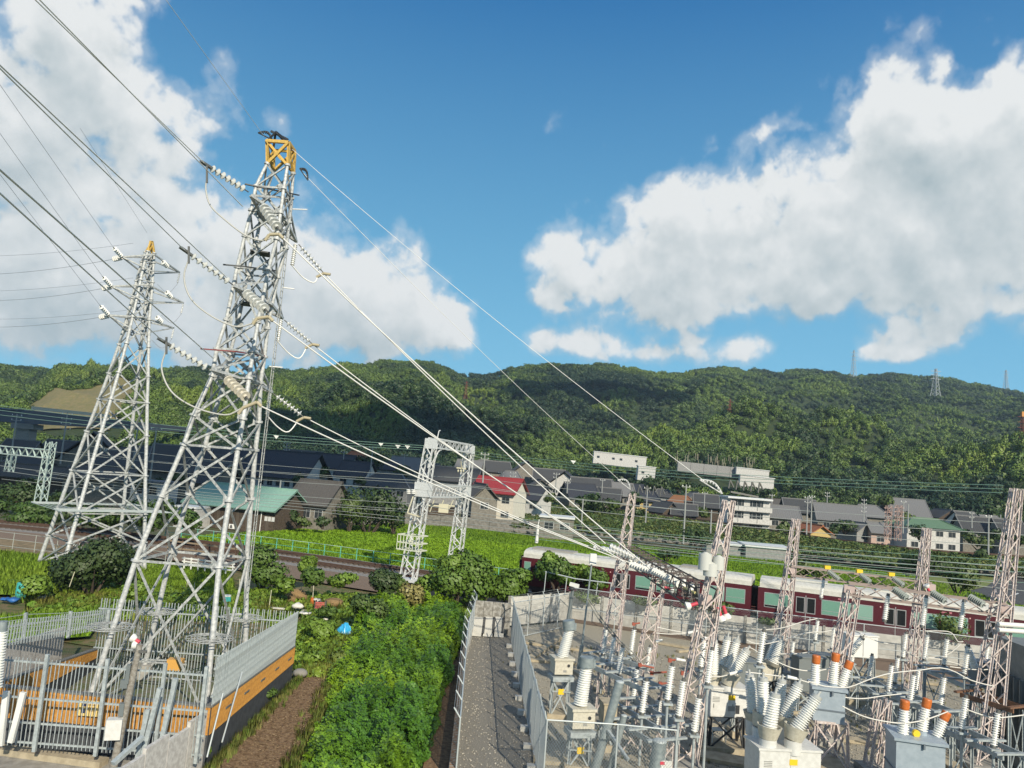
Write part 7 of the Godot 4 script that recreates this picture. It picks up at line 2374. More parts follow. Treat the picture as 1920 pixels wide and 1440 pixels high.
	for q in [[1290, 1187, 1308, 1183, 39, "left of the tallest mast"], [1368, 1264, 1392, 1258, 32.9, "above the white cabinet"], [1476, 1269, 1494, 1273, 30.9, "over the front cabinet's bushings"], [1230, 1203, 1242, 1200, 41, "by the short rust-pink mast"], [1268, 1236, 1285, 1239, 35, "red tipped, left of the tallest mast"]]:
		var m := MB.new()
		m.tube(P(q[0], q[1], q[4]), P(q[2], q[3], q[4]), 0.075, 0.06, 8)
		single("cable_sleeve", m, white, "white cable sleeve " + q[5], "sleeve", "", P(q[0], q[1], q[4]))
	for q in [[[1100, 1122], [1120, 1157], [1142, 1183], [1158, 1203], [1183, 1227], [1197, 1245]], [[1104, 1122], [1126, 1157], [1148, 1183], [1164, 1203], [1188, 1225], [1202, 1243]]]:
		var pts := []
		for p in q: pts.append(P(p[0], p[1], 40.0))
		wire("grey_cable", pts, 0.035, plain("cable_grey", 0.20, 0.205, 0.19, 0.6), "grey cable slanting down past the farther mast's foot, %s of two" % ["left" if q[0][0] == 1100 else "right"], "", 0.0, 18)
	# red disconnector arms
	for q in [[1188, 1170, 1200, 1168, 44, "by the short mast's top"], [1256, 1238, 1272, 1237, 36, "upper, left of the tallest mast"], [1280, 1262, 1296, 1258, 35, "lower, left of the tallest mast"], [1200, 1247, 1226, 1252, 38, "below the short mast"], [1222, 1262, 1250, 1260, 38, "right below the short mast"], [1238, 1282, 1262, 1280, 36, "between the racks"]]:
		var m := MB.new()
		m.tube(P(q[0], q[1], q[4]), P(q[2], q[3], q[4]), 0.045, 0.045, 8)
		m.cube(P(q[0], q[1], q[4]), Vector3(0.16, 0.16, 0.16))
		single("disconnector_arm", m, plain("arm_rust", 0.33, 0.085, 0.05, 0.6), "rust red switch arm " + q[5], "switch arm", "", P(q[0], q[1], q[4]))
	# weeds along the back wall
	for q in [[1210, 1138, 60, 22, 57.5, "left"], [1330, 1152, 120, 26, 56.5, "middle"], [1440, 1176, 60, 20, 55.5, "right of the tallest mast"], [1100, 1136, 70, 26, 60, "at the corner of"], [1780, 1210, 80, 60, 52, "at the right end of"]]:
		bush("weeds", "green weeds hanging over the back wall, " + q[5] if q[5].length() < 8 or q[5].begins_with("right") else "green bush hanging over " + q[5].replace("at ", "") + " the back wall", q[0], q[1], q[2], q[3], q[4], 900, 0.22, Color(0.10, 0.15, 0.03), "weeds", "", 3, -6.0, false)

# ------------------------------------------------------------ the fenced yard round the tall pylon
func corrugated(a: Vector3, b: Vector3, ya: Vector2, yb: Vector2, pitch := 0.12, amp := 0.022) -> MB:    # ya, yb: bottom and top at either end
	var m := MB.new()
	var l := Vector2(a.x - b.x, a.z - b.z).length()
	var u := ys(b - a, 0) / l
	var out := u.cross(Vector3.UP).normalized()
	var n := int(l / pitch) * 4
	for i in n:
		var t0 := float(i) / n
		var t1 := float(i + 1) / n
		var o0: Vector3 = out * amp * [0.0, 1.0, 1.0, 0.0][i % 4]
		var o1: Vector3 = out * amp * [1.0, 1.0, 0.0, 0.0][i % 4]
		var y0 := ya.lerp(yb, t0)
		var y1 := ya.lerp(yb, t1)
		m.quad(ys(a.lerp(b, t0), y0.x) + o0, ys(a.lerp(b, t1), y1.x) + o1, ys(a.lerp(b, t1), y1.y) + o1, ys(a.lerp(b, t0), y0.y) + o0, out)
	return m

func pickets(t: Node3D, a: Vector3, b: Vector3, h: float, gap: float, m: Material, rails: Array, w := 0.05):    # a, b: feet of the first and the last picket
	var l := a.distance_to(b)
	var u := ys(b - a, 0).normalized()
	var unit := MB.new()
	unit.cube(Vector3(0, h * 0.5, 0), Vector3(w, h, 0.03))
	unit.box(Transform3D(Basis(Vector3(0, 0, 1), PI * 0.25), Vector3(0, h, 0)), Vector3(w * 0.7, w * 0.7, 0.026))
	var mesh := unit.mesh()
	var yaw := Basis(u, Vector3.UP, u.cross(Vector3.UP))
	var n := int(l / gap)
	for i in n:
		var p := a.lerp(b, (i + 0.5) / n) - t.position
		share(t, "picket", mesh, m, Transform3D(yaw * Basis(Vector3(0, 0, 1), rng.randf_range(-0.012, 0.012)), p))
	for r in rails:
		var mb := MB.new()
		var o: Vector3 = u.cross(Vector3.UP) * -0.04 + Vector3(0, r, 0)
		mb.bar(a + o, b + o, 0.05, 0.06)
		part(t, "rail", mb, m)

func build_enclosure():
	var pk := mottled("picket_grey", lin(0.43, 0.48, 0.49), lin(0.31, 0.35, 0.36), 1.2, 0.5, 0.1)
	var ora := mottled("sheet_orange", lin(0.54, 0.275, 0.060), lin(0.38, 0.180, 0.040), 1.0, 0.65)
	var dk := mottled("base_dark", lin(0.060, 0.066, 0.075), lin(0.040, 0.045, 0.052), 2.0, 0.8)
	var conc: Material = mats["yard_concrete"]
	# tops of the sheet wall at the four corners
	var c := [P(-24, 1284, 28.2), P(396, 1325, 28.2), P(553, 1211, 39.0), P(176, 1217, 38.6)]
	for k in 4:
		var a: Vector3 = c[k]
		var b: Vector3 = c[(k + 1) % 4]
		var lab: String = ["orange corrugated fence wall facing the camera, in front of the pylon", "orange corrugated fence wall with grey pickets along the brown soil path", "tall grey picket fence behind the tall pylon's legs", "orange corrugated fence wall on the left of the pylon yard"][k]
		var t := thing("yard_fence", lab, "fence", ys(a, 0))
		if k == 2:
			pickets(t, ys(a, -0.1), ys(b, -0.1), a.y + 1.72, 0.14, pk, [1.0, a.y + 1.25], 0.036)
			continue
		var off := ys(b - a, 0).normalized().cross(Vector3.UP) * 0.10
		var bs := MB.new()
		var mid := [lerpf(0.0, a.y, 0.5), lerpf(0.0, b.y, 0.5)]
		bs.quad(ys(a, -0.4), ys(b, -0.4), ys(b, mid[1]), ys(a, mid[0]), off)
		bs.quad(ys(a, -0.4) - off * 1.6, ys(b, -0.4) - off * 1.6, b - off * 1.6 - Vector3(0, 0.05, 0), a - off * 1.6 - Vector3(0, 0.05, 0), -off)
		bs.quad(ys(a, mid[0]), ys(b, mid[1]), ys(b, mid[1]) - off * 1.6, ys(a, mid[0]) - off * 1.6, Vector3.UP)
		part(t, "dark_base", bs, dk)
		var n := int(a.distance_to(b) / 1.95)
		for i in n:
			var u0 := (i + 0.004) / n
			var u1 := (i + 0.996) / n
			var y0 := Vector2(lerpf(mid[0], mid[1], u0), lerpf(a.y, b.y, u0))
			var y1 := Vector2(lerpf(mid[0], mid[1], u1), lerpf(a.y, b.y, u1))
			part(t, "orange_sheet", corrugated(a.lerp(b, u0) + off * 0.25, a.lerp(b, u1) + off * 0.25, y0, y1), ora)
			if k == 3: part(t, "orange_sheet", corrugated(a.lerp(b, u0) - off * 1.9, a.lerp(b, u1) - off * 1.9, y0, y1), ora)
		var cp := MB.new()
		cp.bar(a - off * 0.7, b - off * 0.7, 0.24, 0.06)
		part(t, "capping", cp, plain("capping", 0.16, 0.155, 0.14, 0.7))
		if k == 1: pickets(t, a + Vector3(0, 0.03, 0), b + Vector3(0, 0.03, 0), 1.62, 0.135, pk, [0.3, 1.25])
		if k == 1:
			for i in 5:
				var sl := MB.new()
				var p := a.lerp(b, 0.13 + i * 0.19) + off * 0.6
				sl.bar(p + Vector3(0, -0.42, 0), p + Vector3(0, -0.42, 0) + (b - a).normalized() * 0.55, 0.03, 0.06)
				part(t, "vent_slot", sl, plain("capping", 0.16, 0.155, 0.14, 0.7))
			for i in 2:
				var st := MB.new()
				st.tube(P(388 + i * 28, 1420 - i * 28, 27.2 + i), P(418 + i * 36, 1300 - i * 40, 28.4 + i * 2.0), 0.03)
				part(t, "prop_rod", st, mats["fence_steel"])
		if k == 0:
			var sg := MB.new()
			sg.cube(P(165, 1328, 28.0), Vector3(0.74, 0.52, 0.03), 0.02)
			var so := part(t, "notice_plate", sg, plain("notice_yellow", 0.75, 0.55, 0.20, 0.6), "yellow notice plate with a dark blue figure")
			for e in [[-0.14, 0.1, 0.14, 0.10], [-0.16, -0.1, 0.13, 0.14], [0.12, 0.12, 0.26, 0.03], [0.14, 0.02, 0.26, 0.03], [0.13, -0.08, 0.24, 0.03]]:
				var fg := MB.new()
				fg.cube(P(165, 1328, 27.98) + Vector3(e[0], e[1], 0), Vector3(e[2], e[3], 0.02), 0.02)
				share(so, "notice_figure" if e[3] > 0.05 else "notice_line", fg.mesh(t.position), plain("figure_blue", 0.03, 0.04, 0.09) if e[3] > 0.05 else plain("figure_tan", 0.40, 0.28, 0.12))
	# tall picket fence in front
	var fa := P(-60, 1392, 27.0)
	var fb := P(378, 1424, 27.3)
	var ff := thing("picket_fence", "tall grey picket fence in the foreground before the orange wall", "fence", fa)
	pickets(ff, fa, fb, 2.85, 0.135, pk, [0.12, 0.75, 1.55, 2.72], 0.023)
	for u in [0.03, 0.29, 0.55, 0.8, 0.98]:
		var m := MB.new()
		m.bar(fa.lerp(fb, u) + Vector3(0, -0.1, 0.1), fa.lerp(fb, u) + Vector3(0.0, 3.05, 0.1), 0.11, 0.11)
		part(ff, "post", m, pk)
	for q in [[12, 1296, 1, 1398], [44, 1298, 20, 1392]]:
		var m := MB.new()
		m.bar(P(q[2], q[3], 26.6), P(q[0], q[1], 26.6), 0.17, 0.12)
		single("white_post", m, mats["white_paint"], "%s white painted post against the foreground picket fence" % ("left" if q[0] < 20 else "right"), "post", "", P(q[2], q[3], 27.2))
	# concrete wall that runs towards the camera
	var w0 := P(390, 1332, 28.3)
	var w1 := P(255, 1412, 23.9)
	var cw := thing("concrete_wall", "grey concrete panel wall running towards the camera at the bottom left", "wall", ys(w0, 0))
	for i in 4:
		var m := MB.new()
		var a := w0.lerp(w1, i * 0.30)
		var b := w0.lerp(w1, (i + 1) * 0.30 - 0.006)
		var y := lerpf(w0.y, w1.y, i * 0.3) + (0.0 if i == 0 else -0.18 * (i % 2))
		m.bar(ys(a, y * 0.5 - 0.3), ys(b, y * 0.5 - 0.3), 0.12, y + 0.6)
		part(cw, "wall_panel", m, mottled("wall_stained", lin(0.60, 0.58, 0.54), lin(0.44, 0.42, 0.39), 1.2, 0.9))
	for q in [[330, 1272, 296, 1420], [300, 1290, 262, 1440], [278, 1330, 252, 1450]]:
		var m := MB.new()
		m.bar(P(q[2], q[3], 26.0), P(q[0], q[1], 26.0), 0.14)
		single("steel_post", m, pk, "pale steel post %s the concrete wall at the bottom left" % ["behind", "at the end of", "in front of"][int((330 - q[0]) / 25.0) % 3], "post", "", P(q[2], q[3], 26.0))
	var br := MB.new()
	br.bar(P(212, 1432, 24.5), P(268, 1382, 25.4), 0.16, 0.12)
	br.bar(P(205, 1445, 24.4), P(262, 1440, 24.9), 0.12)
	single("steel_brace", br, pk, "blue grey steel brace at the bottom edge by the brown pole", "brace", "", P(212, 1432, 24.5))
	# brown pole with the lamps and the white box
	var pl := thing("lamp_pole", "brown and grey pole with a white box, standing before the picket fence", "pole", P(206, 1470, 26.2))
	var m0 := MB.new()
	m0.tube(P(206, 1470, 26.2), P(262, 1208, 26.2), 0.13, 0.10, 10)
	part(pl, "shaft", m0, mottled("pole_brown", lin(0.20, 0.18, 0.15), lin(0.33, 0.32, 0.29), 0.8, 0.9))
	var m1 := MB.new()
	m1.cube(P(214, 1366, 26.0), Vector3(0.46, 0.62, 0.34), 0.3)
	part(pl, "white_box", m1, mats["cabinet_white"])
	var m2 := MB.new()
	m2.cube(P(240, 1264, 26.1), Vector3(0.12, 0.6, 0.14), 0.2)
	m2.cube(P(233, 1282, 26.1), Vector3(0.22, 0.26, 0.16), 0.2)
	m2.cube(P(228, 1330, 26.1), Vector3(0.16, 0.4, 0.16), 0.2)
	part(pl, "dark_fittings", m2, plain("post_dark", 0.16, 0.185, 0.19, 0.5, 0.2))
	var m3 := MB.new()
	m3.bar(P(250, 1220, 26.15), P(275, 1222, 26.15), 0.08)
	part(pl, "arm", m3, mats["fitting"])
	var ob := MB.new()
	ob.cube(P(329, 1245, 34.0), Vector3(0.62, 0.44, 0.4), 0.1)
	var obo := single("orange_box", ob, plain("box_orange", 0.62, 0.34, 0.08, 0.5), "small orange box on a bar between the pylon legs", "box", "", P(329, 1245, 34.0))
	var obb := MB.new()
	obb.bar(P(262, 1240, 34.0), P(350, 1246, 34.0), 0.06)
	obb.bar(P(262, 1236, 34.3), P(350, 1240, 34.3), 0.06)
	part(obo, "support_bar", obb, mats["galvanised_brace"])
	var lb := thing("post_insulator", "white ribbed insulator with a grey cap cut by the left edge", "insulator", P(-6, 1290, 25.5))
	bushing(lb, P(-10, 1290, 25.5), P(2, 1182, 25.5), 0.22, mats["porcelain"], mats["post_grey"])
	var lbc := MB.new()
	lbc.tube(P(2, 1184, 25.5), P(4, 1165, 25.5), 0.17, 0.16, 14)
	part(lb, "head", lbc, mats["post_grey"])
	var yard := MB.new()
	poly([ys(c[0], -0.12), ys(c[1], -0.12), ys(c[2], -0.12), ys(c[3], -0.12)], yard, 0.0)
	struct("yard_ground", yard, mottled("yard_soil", lin(0.16, 0.14, 0.10), lin(0.10, 0.12, 0.045), 2.5, 0.95))
	var fg := MB.new()
	poly([Vector3(-26, -0.08, -28.4), Vector3(-9.9, -0.08, -28.4), Vector3(-6.5, -0.08, -20), Vector3(-26, -0.08, -18)], fg, 0.0)
	struct("paved_ground", fg, mottled("paving", lin(0.36, 0.34, 0.30), lin(0.26, 0.245, 0.21), 3.0, 0.95))
	var kb := MB.new()
	kb.bar(G(-60, 1398, 0), G(195, 1432, 0), 0.5, 0.25)
	single("concrete_kerb", kb, mats["slab_tan"], "tan concrete kerb below the foreground picket fence", "kerb", "", G(60, 1410))
	# the wall and wire fence left of the yard
	var la := P(-60, 1232, 30.0)
	var lz := P(124, 1175, 37.5)
	var lw := thing("concrete_wall", "grey concrete panel wall left of the pylon yard", "wall", ys(la, 0))
	for i in 6:
		var m := MB.new()
		var p := la.lerp(lz, i / 6.0)
		var q := la.lerp(lz, (i + 0.985) / 6.0)
		m.quad(ys(p, -0.3), ys(q, -0.3), q, p, Vector3(1, 0, 0.4))
		m.quad(ys(p, -0.3) + Vector3(-0.12, 0, 0), ys(q, -0.3) + Vector3(-0.12, 0, 0), q + Vector3(-0.12, 0, 0), p + Vector3(-0.12, 0, 0), Vector3(-1, 0, 0))
		m.quad(p, q, q + Vector3(-0.12, 0, 0), p + Vector3(-0.12, 0, 0), Vector3.UP)
		part(lw, "wall_panel", m, mats["wall_stained"])
	pickets(lw, la.lerp(lz, 0.25) + Vector3(-0.06, 0, 0), P(205, 1178, 38.4), 0.95, 0.15, pk, [0.2, 0.75])
	var wf := thing("wire_fence", "wire fence on grey posts at the edge of the lower left paddy", "fence", G(40, 1215))
	for q in [[-60, 1165, -72, 1220], [49, 1149, 42, 1205], [133, 1146, 128, 1196], [205, 1143, 200, 1180]]:
		var m := MB.new()
		m.bar(P(q[2], q[3], 38.0), P(q[0], q[1], 38.0), 0.13)
		part(wf, "post", m, pk)
	for k in 5:
		var m := MB.new()
		m.path([P(-60, 1168 + k * 8, 38), P(49, 1152 + k * 8, 38), P(133, 1149 + k * 7, 38), P(205, 1146 + k * 6, 38)], 0.012, 4)
		part(wf, "strand", m, pk)

# ------------------------------------------------------------ gardens and wild growth
func build_garden():
	var g := RandomNumberGenerator.new()
	g.seed = 1234
	# soil path beside the yard and the strip by the lane wall
	var soil := mottled("soil_brown", lin(0.165, 0.098, 0.052), lin(0.26, 0.175, 0.095), 1.4, 0.95, 0.0, 0.5, 3.0)
	var sp := MB.new()
	var pa := [Vector3(-9.7, -0.14, -18), Vector3(-9.6, -0.14, -34), Vector3(-9.4, -0.14, -41), Vector3(-7.2, -0.14, -41), Vector3(-6.4, -0.14, -30), Vector3(-5.6, -0.14, -18)]
	poly(pa, sp, 0.0)
	struct("soil_path", sp, soil)
	var lit := []
	var lc := []
	for i in 6500:
		var z := g.randf_range(-41, -24)
		var x := lerpf(-9.7, -5.6, g.randf())
		var s := g.randf_range(0.012, 0.05)
		lit.append(Transform3D(Basis(Vector3(g.randf() - 0.5, 1, g.randf() - 0.5).normalized(), g.randf() * TAU).scaled(Vector3(s, s * 0.25, s * 0.6)), Vector3(x, -0.12 + g.randf() * 0.03, z)))
		var v := g.randf()
		lc.append(Color(0.12, 0.075, 0.04).lerp(Color(0.42, 0.31, 0.18), v * v * v))
	var lb := MB.new()
	lb.colored = true
	lb.ball(Vector3.ZERO, Vector3.ONE, 5, 3)
	multi(self, "leaf_litter", lb.mesh(), mats["stone_grain"], lit, lc)
	var st := MB.new()
	poly([G(786, 1475, -0.2), G(838, 1475, -0.2), G(868, 1230, -0.2), G(850, 1210, -0.2), G(815, 1330, -0.2)], st, 0.03)
	struct("soil_strip", st, soil)
	# tall growth of climbing leaves
	var hn := FastNoiseLite.new()
	hn.seed = 9
	hn.frequency = 0.16
	hn.fractal_octaves = 4
	var leaf := MB.new()
	leaf.colored = true
	for k in 3:
		var a := TAU * k / 3.0
		leaf.col = Color(1, 1, 1) * (0.9 + 0.1 * k)
		var o := Vector3(cos(a), 0.0, sin(a)) * 0.42
		var s := Vector3(-sin(a), 0, cos(a)) * 0.34
		leaf.tri(Vector3(0, 0.05, 0), o * 0.9 - s, o * 2.0, Vector3(0, 1, 0), Vector3(0, 1, 0), Vector3(0, 1, 0))
		leaf.tri(Vector3(0, 0.05, 0), o * 2.0, o * 0.9 + s, Vector3(0, 1, 0), Vector3(0, 1, 0), Vector3(0, 1, 0))
	var lmesh := leaf.mesh()
	var lm := leaf_mat("vine_leaf", 1, 1, 1, 0.5, 0.42)
	# left edge and right edge of the growth by depth
	var edge_l := [[20, -5.2], [27, -5.9], [31, -6.5], [36, -7.0], [41, -7.6], [46, -8.2], [52, -8.6], [60, -9.5]]
	var edge_r := [[20, -2.1], [28, -2.2], [36, -2.1], [44, -2.0], [52, -1.9], [60, -2.2]]
	var xf := []
	var co := []
	for i in 84000:
		var d := sqrt(lerpf(24.0 * 24.0, 60.0 * 60.0, g.randf()))
		var xl := interp(edge_l, d) + hn.get_noise_2d(d * 3.0, 50) * 0.9
		var xr := interp(edge_r, d) + hn.get_noise_2d(d * 3.0, 90) * 0.35
		var x := lerpf(xl, xr, g.randf())
		var rim := clampf(minf(x - xl, xr - x) / 0.9, 0, 1)
		var h := (1.05 + 1.7 * hn.get_noise_2d(x * 2.6, d * 2.6) + 0.9 * hn.get_noise_2d(x * 8.0, d * 8.0)) * sqrt(rim)
		h = maxf(h, 0.12) * (1.0 if d < 52 else 0.8)
		var y := -0.15 + h * (1.0 - 0.55 * pow(g.randf(), 2.0))
		var nn := Vector3(hn.get_noise_2d(x * 2.0 + 1.0, d * 2.0) * -2.0 + g.randfn() * 0.45, 1.0, g.randfn() * 0.45 + 0.25).normalized()
		var s := g.randf_range(0.07, 0.165)
		var b := Basis(Quaternion(Vector3.UP, nn)) * Basis(Vector3.UP, g.randf() * TAU)
		xf.append(Transform3D(b.scaled(Vector3(s, s, s)), Vector3(x, y, -d)))
		var patch := clampf(0.5 + hn.get_noise_2d(x * 0.9 + 200, d * 0.6) * 1.6, 0, 1)
		var v := g.randf_range(0.75, 1.3)
		co.append(Color(0.072, 0.175, 0.015).lerp(Color(0.200, 0.330, 0.018), patch) * v)
	multi(self, "vine_thicket", lmesh, lm, xf, co)
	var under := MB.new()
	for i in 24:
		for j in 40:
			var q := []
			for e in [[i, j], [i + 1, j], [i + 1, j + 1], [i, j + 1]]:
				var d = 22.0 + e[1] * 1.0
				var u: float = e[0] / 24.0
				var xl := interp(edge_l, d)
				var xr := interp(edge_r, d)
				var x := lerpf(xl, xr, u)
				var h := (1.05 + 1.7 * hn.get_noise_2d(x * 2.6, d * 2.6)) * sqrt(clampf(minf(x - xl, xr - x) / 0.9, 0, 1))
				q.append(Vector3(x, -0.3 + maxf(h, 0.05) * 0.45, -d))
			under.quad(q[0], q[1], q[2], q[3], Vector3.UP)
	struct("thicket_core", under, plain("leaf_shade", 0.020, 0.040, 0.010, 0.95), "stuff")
	# rank weeds between the yard, the paddy and the track
	var wf := []
	var wc := []
	var tf := tuft(61, 22, 0.62, 0.22, 0.055).mesh()
	var lf := leaf_ball(62, 70, Vector3(1, 0.8, 1), 0.55, 4).mesh()
	var bf := []
	var bc := []
	var quads := [[G(440, 1108), G(880, 1128), G(880, 1150), G(560, 1262)], [G(60, 1150), G(560, 1160), G(470, 1112), G(0, 1095)], [G(556, 1262), G(680, 1262), G(860, 1140), G(570, 1150)]]
	for i in 17000:
		var q: Array = quads[i % 3]
		var p: Vector3 = q[0].lerp(q[1], g.randf()).lerp(q[3].lerp(q[2], g.randf()), g.randf())
		if p.x > -18.6 and p.x < -9.6 and p.z > -39.8: continue
		p.y = -0.32
		var k := hn.get_noise_2d(p.x * 0.8, p.z * 0.8)
		var v := g.randf_range(0.75, 1.25)
		if absf(p.x + 12.0) < 3.5 and absf(p.z + 56.0) < 4.0 and g.randf() < 0.75: continue
		if g.randf() < 0.62 + k * 0.5:
			var s := g.randf_range(0.6, 1.3)
			wf.append(Transform3D(Basis(Vector3.UP, g.randf() * TAU).scaled(Vector3(s, s, s)), p))
			wc.append(Color(0.155, 0.255, 0.022).lerp(Color(0.27, 0.26, 0.055), clampf(k * 1.4 + g.randf_range(-0.25, 0.3), 0, 1)) * v)
		else:
			var s := g.randf_range(0.22, 0.62)
			bf.append(Transform3D(Basis(Vector3.UP, g.randf() * TAU).scaled(Vector3(s, s, s)), p + Vector3(0, s * 0.55, 0)))
			bc.append(Color(0.105, 0.205, 0.016).lerp(Color(0.185, 0.265, 0.025), g.randf()) * v)
	for i in 900:
		var z := g.randf_range(-41, -26)
		var right := i % 3 != 0
		var x := (lerpf(-6.3, -7.6, clampf((-z - 27.0) / 14.0, 0, 1)) + g.randfn() * 0.28) if right else -9.45 + absf(g.randfn()) * 0.16
		var s := g.randf_range(0.25, 0.7)
		wf.append(Transform3D(Basis(Vector3.UP, g.randf() * TAU).scaled(Vector3(s, s, s)), Vector3(x, -0.16, z)))
		wc.append(Color(0.12, 0.21, 0.022).lerp(Color(0.24, 0.22, 0.06), g.randf()) * g.randf_range(0.8, 1.2))
	for i in 620:
		var p := G(960, 1196).lerp(G(1960, 1296), g.randf()) + Vector3(0, -0.05, 0.3 + absf(g.randfn()) * 0.9)
		if i % 2: p = G(900, 1200).lerp(G(1960, 1296), g.randf()).lerp(G(990, 1470).lerp(G(2000, 1490), g.randf()), g.randf()) + Vector3(0, -0.05, 0)
		var s := g.randf_range(0.10, 0.36)
		wf.append(Transform3D(Basis(Vector3.UP, g.randf() * TAU).scaled(Vector3(s, s, s)), p))
		wc.append(Color(0.13, 0.19, 0.022).lerp(Color(0.27, 0.22, 0.08), g.randf()))
	multi(self, "rank_grass", tf, leaf_mat("blade", 1, 1, 1, 0.5), wf, wc)
	multi(self, "weeds", lf, leaf_mat("crown_leaf", 1, 1, 1, 0.25), bf, bc)
	var wg := MB.new()
	poly([G(-40, 1180, -0.28), G(600, 1275, -0.28), G(880, 1160, -0.28), G(800, 1098, -0.28), G(380, 1062, -0.28), G(-40, 1090, -0.28)], wg, 0.0)
	struct("garden_ground", wg, mottled("garden_soil", lin(0.075, 0.105, 0.022), lin(0.18, 0.135, 0.065), 4.0, 0.95))
	# tan bare strips
	for q in [[[40, 1128], [185, 1147], [190, 1138], [60, 1118]], [[330, 1158], [400, 1150], [396, 1130], [330, 1136]], [[560, 1160], [655, 1168], [650, 1140], [575, 1128]], [[375, 1290], [378, 1292], [380, 1290], [378, 1288]]]:
		var m := MB.new()
		poly([G(q[0][0], q[0][1], -0.22), G(q[1][0], q[1][1], -0.22), G(q[2][0], q[2][1], -0.22), G(q[3][0], q[3][1], -0.22)], m, 0.0)
		struct("bare_soil", m, mottled("tan_soil", lin(0.36, 0.25, 0.12), lin(0.25, 0.19, 0.085), 2.0, 0.95))
	# shrubs and small trees one can tell apart
	var dg := Color(0.040, 0.066, 0.018)
	var mg := Color(0.068, 0.120, 0.018)
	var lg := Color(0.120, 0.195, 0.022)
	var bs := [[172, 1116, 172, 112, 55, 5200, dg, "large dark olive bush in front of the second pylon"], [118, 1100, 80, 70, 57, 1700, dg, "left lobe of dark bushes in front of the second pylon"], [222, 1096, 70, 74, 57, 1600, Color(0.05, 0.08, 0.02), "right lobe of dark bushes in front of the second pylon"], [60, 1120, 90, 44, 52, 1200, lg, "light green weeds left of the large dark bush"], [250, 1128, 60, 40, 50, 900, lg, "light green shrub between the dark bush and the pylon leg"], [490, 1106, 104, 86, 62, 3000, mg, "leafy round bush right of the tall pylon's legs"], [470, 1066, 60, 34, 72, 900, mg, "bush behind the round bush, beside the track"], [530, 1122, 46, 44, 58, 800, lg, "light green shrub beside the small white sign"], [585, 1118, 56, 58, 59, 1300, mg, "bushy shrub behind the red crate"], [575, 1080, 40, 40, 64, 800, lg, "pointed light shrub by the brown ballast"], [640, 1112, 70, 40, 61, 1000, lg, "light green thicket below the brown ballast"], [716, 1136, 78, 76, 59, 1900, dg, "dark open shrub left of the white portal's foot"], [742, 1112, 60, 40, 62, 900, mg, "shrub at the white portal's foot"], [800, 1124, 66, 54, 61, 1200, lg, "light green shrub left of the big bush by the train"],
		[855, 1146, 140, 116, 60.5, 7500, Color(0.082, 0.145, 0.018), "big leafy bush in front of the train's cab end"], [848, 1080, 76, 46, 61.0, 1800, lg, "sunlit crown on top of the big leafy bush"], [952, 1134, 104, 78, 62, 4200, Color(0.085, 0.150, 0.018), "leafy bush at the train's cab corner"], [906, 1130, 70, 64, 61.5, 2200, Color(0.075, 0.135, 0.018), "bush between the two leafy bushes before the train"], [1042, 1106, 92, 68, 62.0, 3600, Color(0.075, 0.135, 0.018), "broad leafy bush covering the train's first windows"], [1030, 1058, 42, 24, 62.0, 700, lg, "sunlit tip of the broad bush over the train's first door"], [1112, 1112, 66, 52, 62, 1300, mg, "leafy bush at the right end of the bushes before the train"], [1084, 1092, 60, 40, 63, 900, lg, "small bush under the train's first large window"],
		[610, 1160, 50, 26, 52, 500, mg, "low weeds below the red crate"], [690, 1180, 90, 66, 50, 2000, Color(0.065, 0.105, 0.020), "olive shrub behind the blue tarp"], [600, 1205, 70, 46, 47, 1200, lg, "light green weeds left of the blue tarp"], [720, 1222, 60, 50, 45, 1200, Color(0.05, 0.085, 0.018), "dark shrub right of the mint pipe"], [580, 1260, 60, 40, 41.5, 900, lg, "light green weeds at the far end of the soil path"], [640, 1262, 80, 44, 43, 1300, Color(0.12, 0.16, 0.03), "yellowish weeds below the pale slab"], [384, 1424, 22, 30, 28.6, 300, lg, "small weed at the foot of the orange wall"], [500, 1308, 60, 20, 35.5, 500, mg, "weeds along the dark base of the orange wall"], [768, 1150, 60, 60, 57, 1200, Color(0.21, 0.19, 0.06), "tan ornamental grass clump left of the big bush"]]
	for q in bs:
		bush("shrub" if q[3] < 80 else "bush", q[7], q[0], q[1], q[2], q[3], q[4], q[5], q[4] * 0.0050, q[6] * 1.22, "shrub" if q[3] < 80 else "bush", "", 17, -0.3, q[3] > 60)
	# things lying about
	var tarp := MB.new()
	var tn := FastNoiseLite.new()
	tn.seed = 4
	tn.frequency = 1.1
	var tc := P(646, 1186, 49.0)
	tc.y = 0.0
	for i in 16:
		for j in 12:
			var q := []
			for e in [[i, j], [i + 1, j], [i + 1, j + 1], [i, j + 1]]:
				var u: float = e[0] / 16.0 * 2.0 - 1.0
				var w: float = e[1] / 12.0 * 2.0 - 1.0
				var r := sqrt(u * u + w * w)
				var h := 0.85 * clampf(1.25 - r * 1.15, 0, 1) + 0.30 * tn.get_noise_2d(u * 2.2, w * 2.2) * clampf(1.4 - r, 0, 1)
				q.append(tc + Vector3(u * 0.72 + 0.1 * tn.get_noise_2d(w * 3.0, 7), maxf(h, 0.02) - 0.1, w * 0.55))
			tarp.quad(q[0], q[1], q[2], q[3], Vector3.UP)
	single("tarpaulin", tarp, plain("tarp_blue", 0.035, 0.36, 0.66, 0.35), "crumpled bright blue tarpaulin among the weeds", "tarpaulin", "", tc)
	var mp := MB.new()
	mp.tube(P(681, 1224, 45.5), P(686, 1190, 45.5), 0.10, 0.10, 12)
	single("pipe", mp, plain("pipe_mint", 0.52, 0.72, 0.62, 0.4), "upright pale mint pipe right of the blue tarpaulin", "pipe", "", P(681, 1224, 45.5))
	var dp := MB.new()
	dp.tube(P(664, 1198, 47), P(668, 1220, 46.5), 0.05)
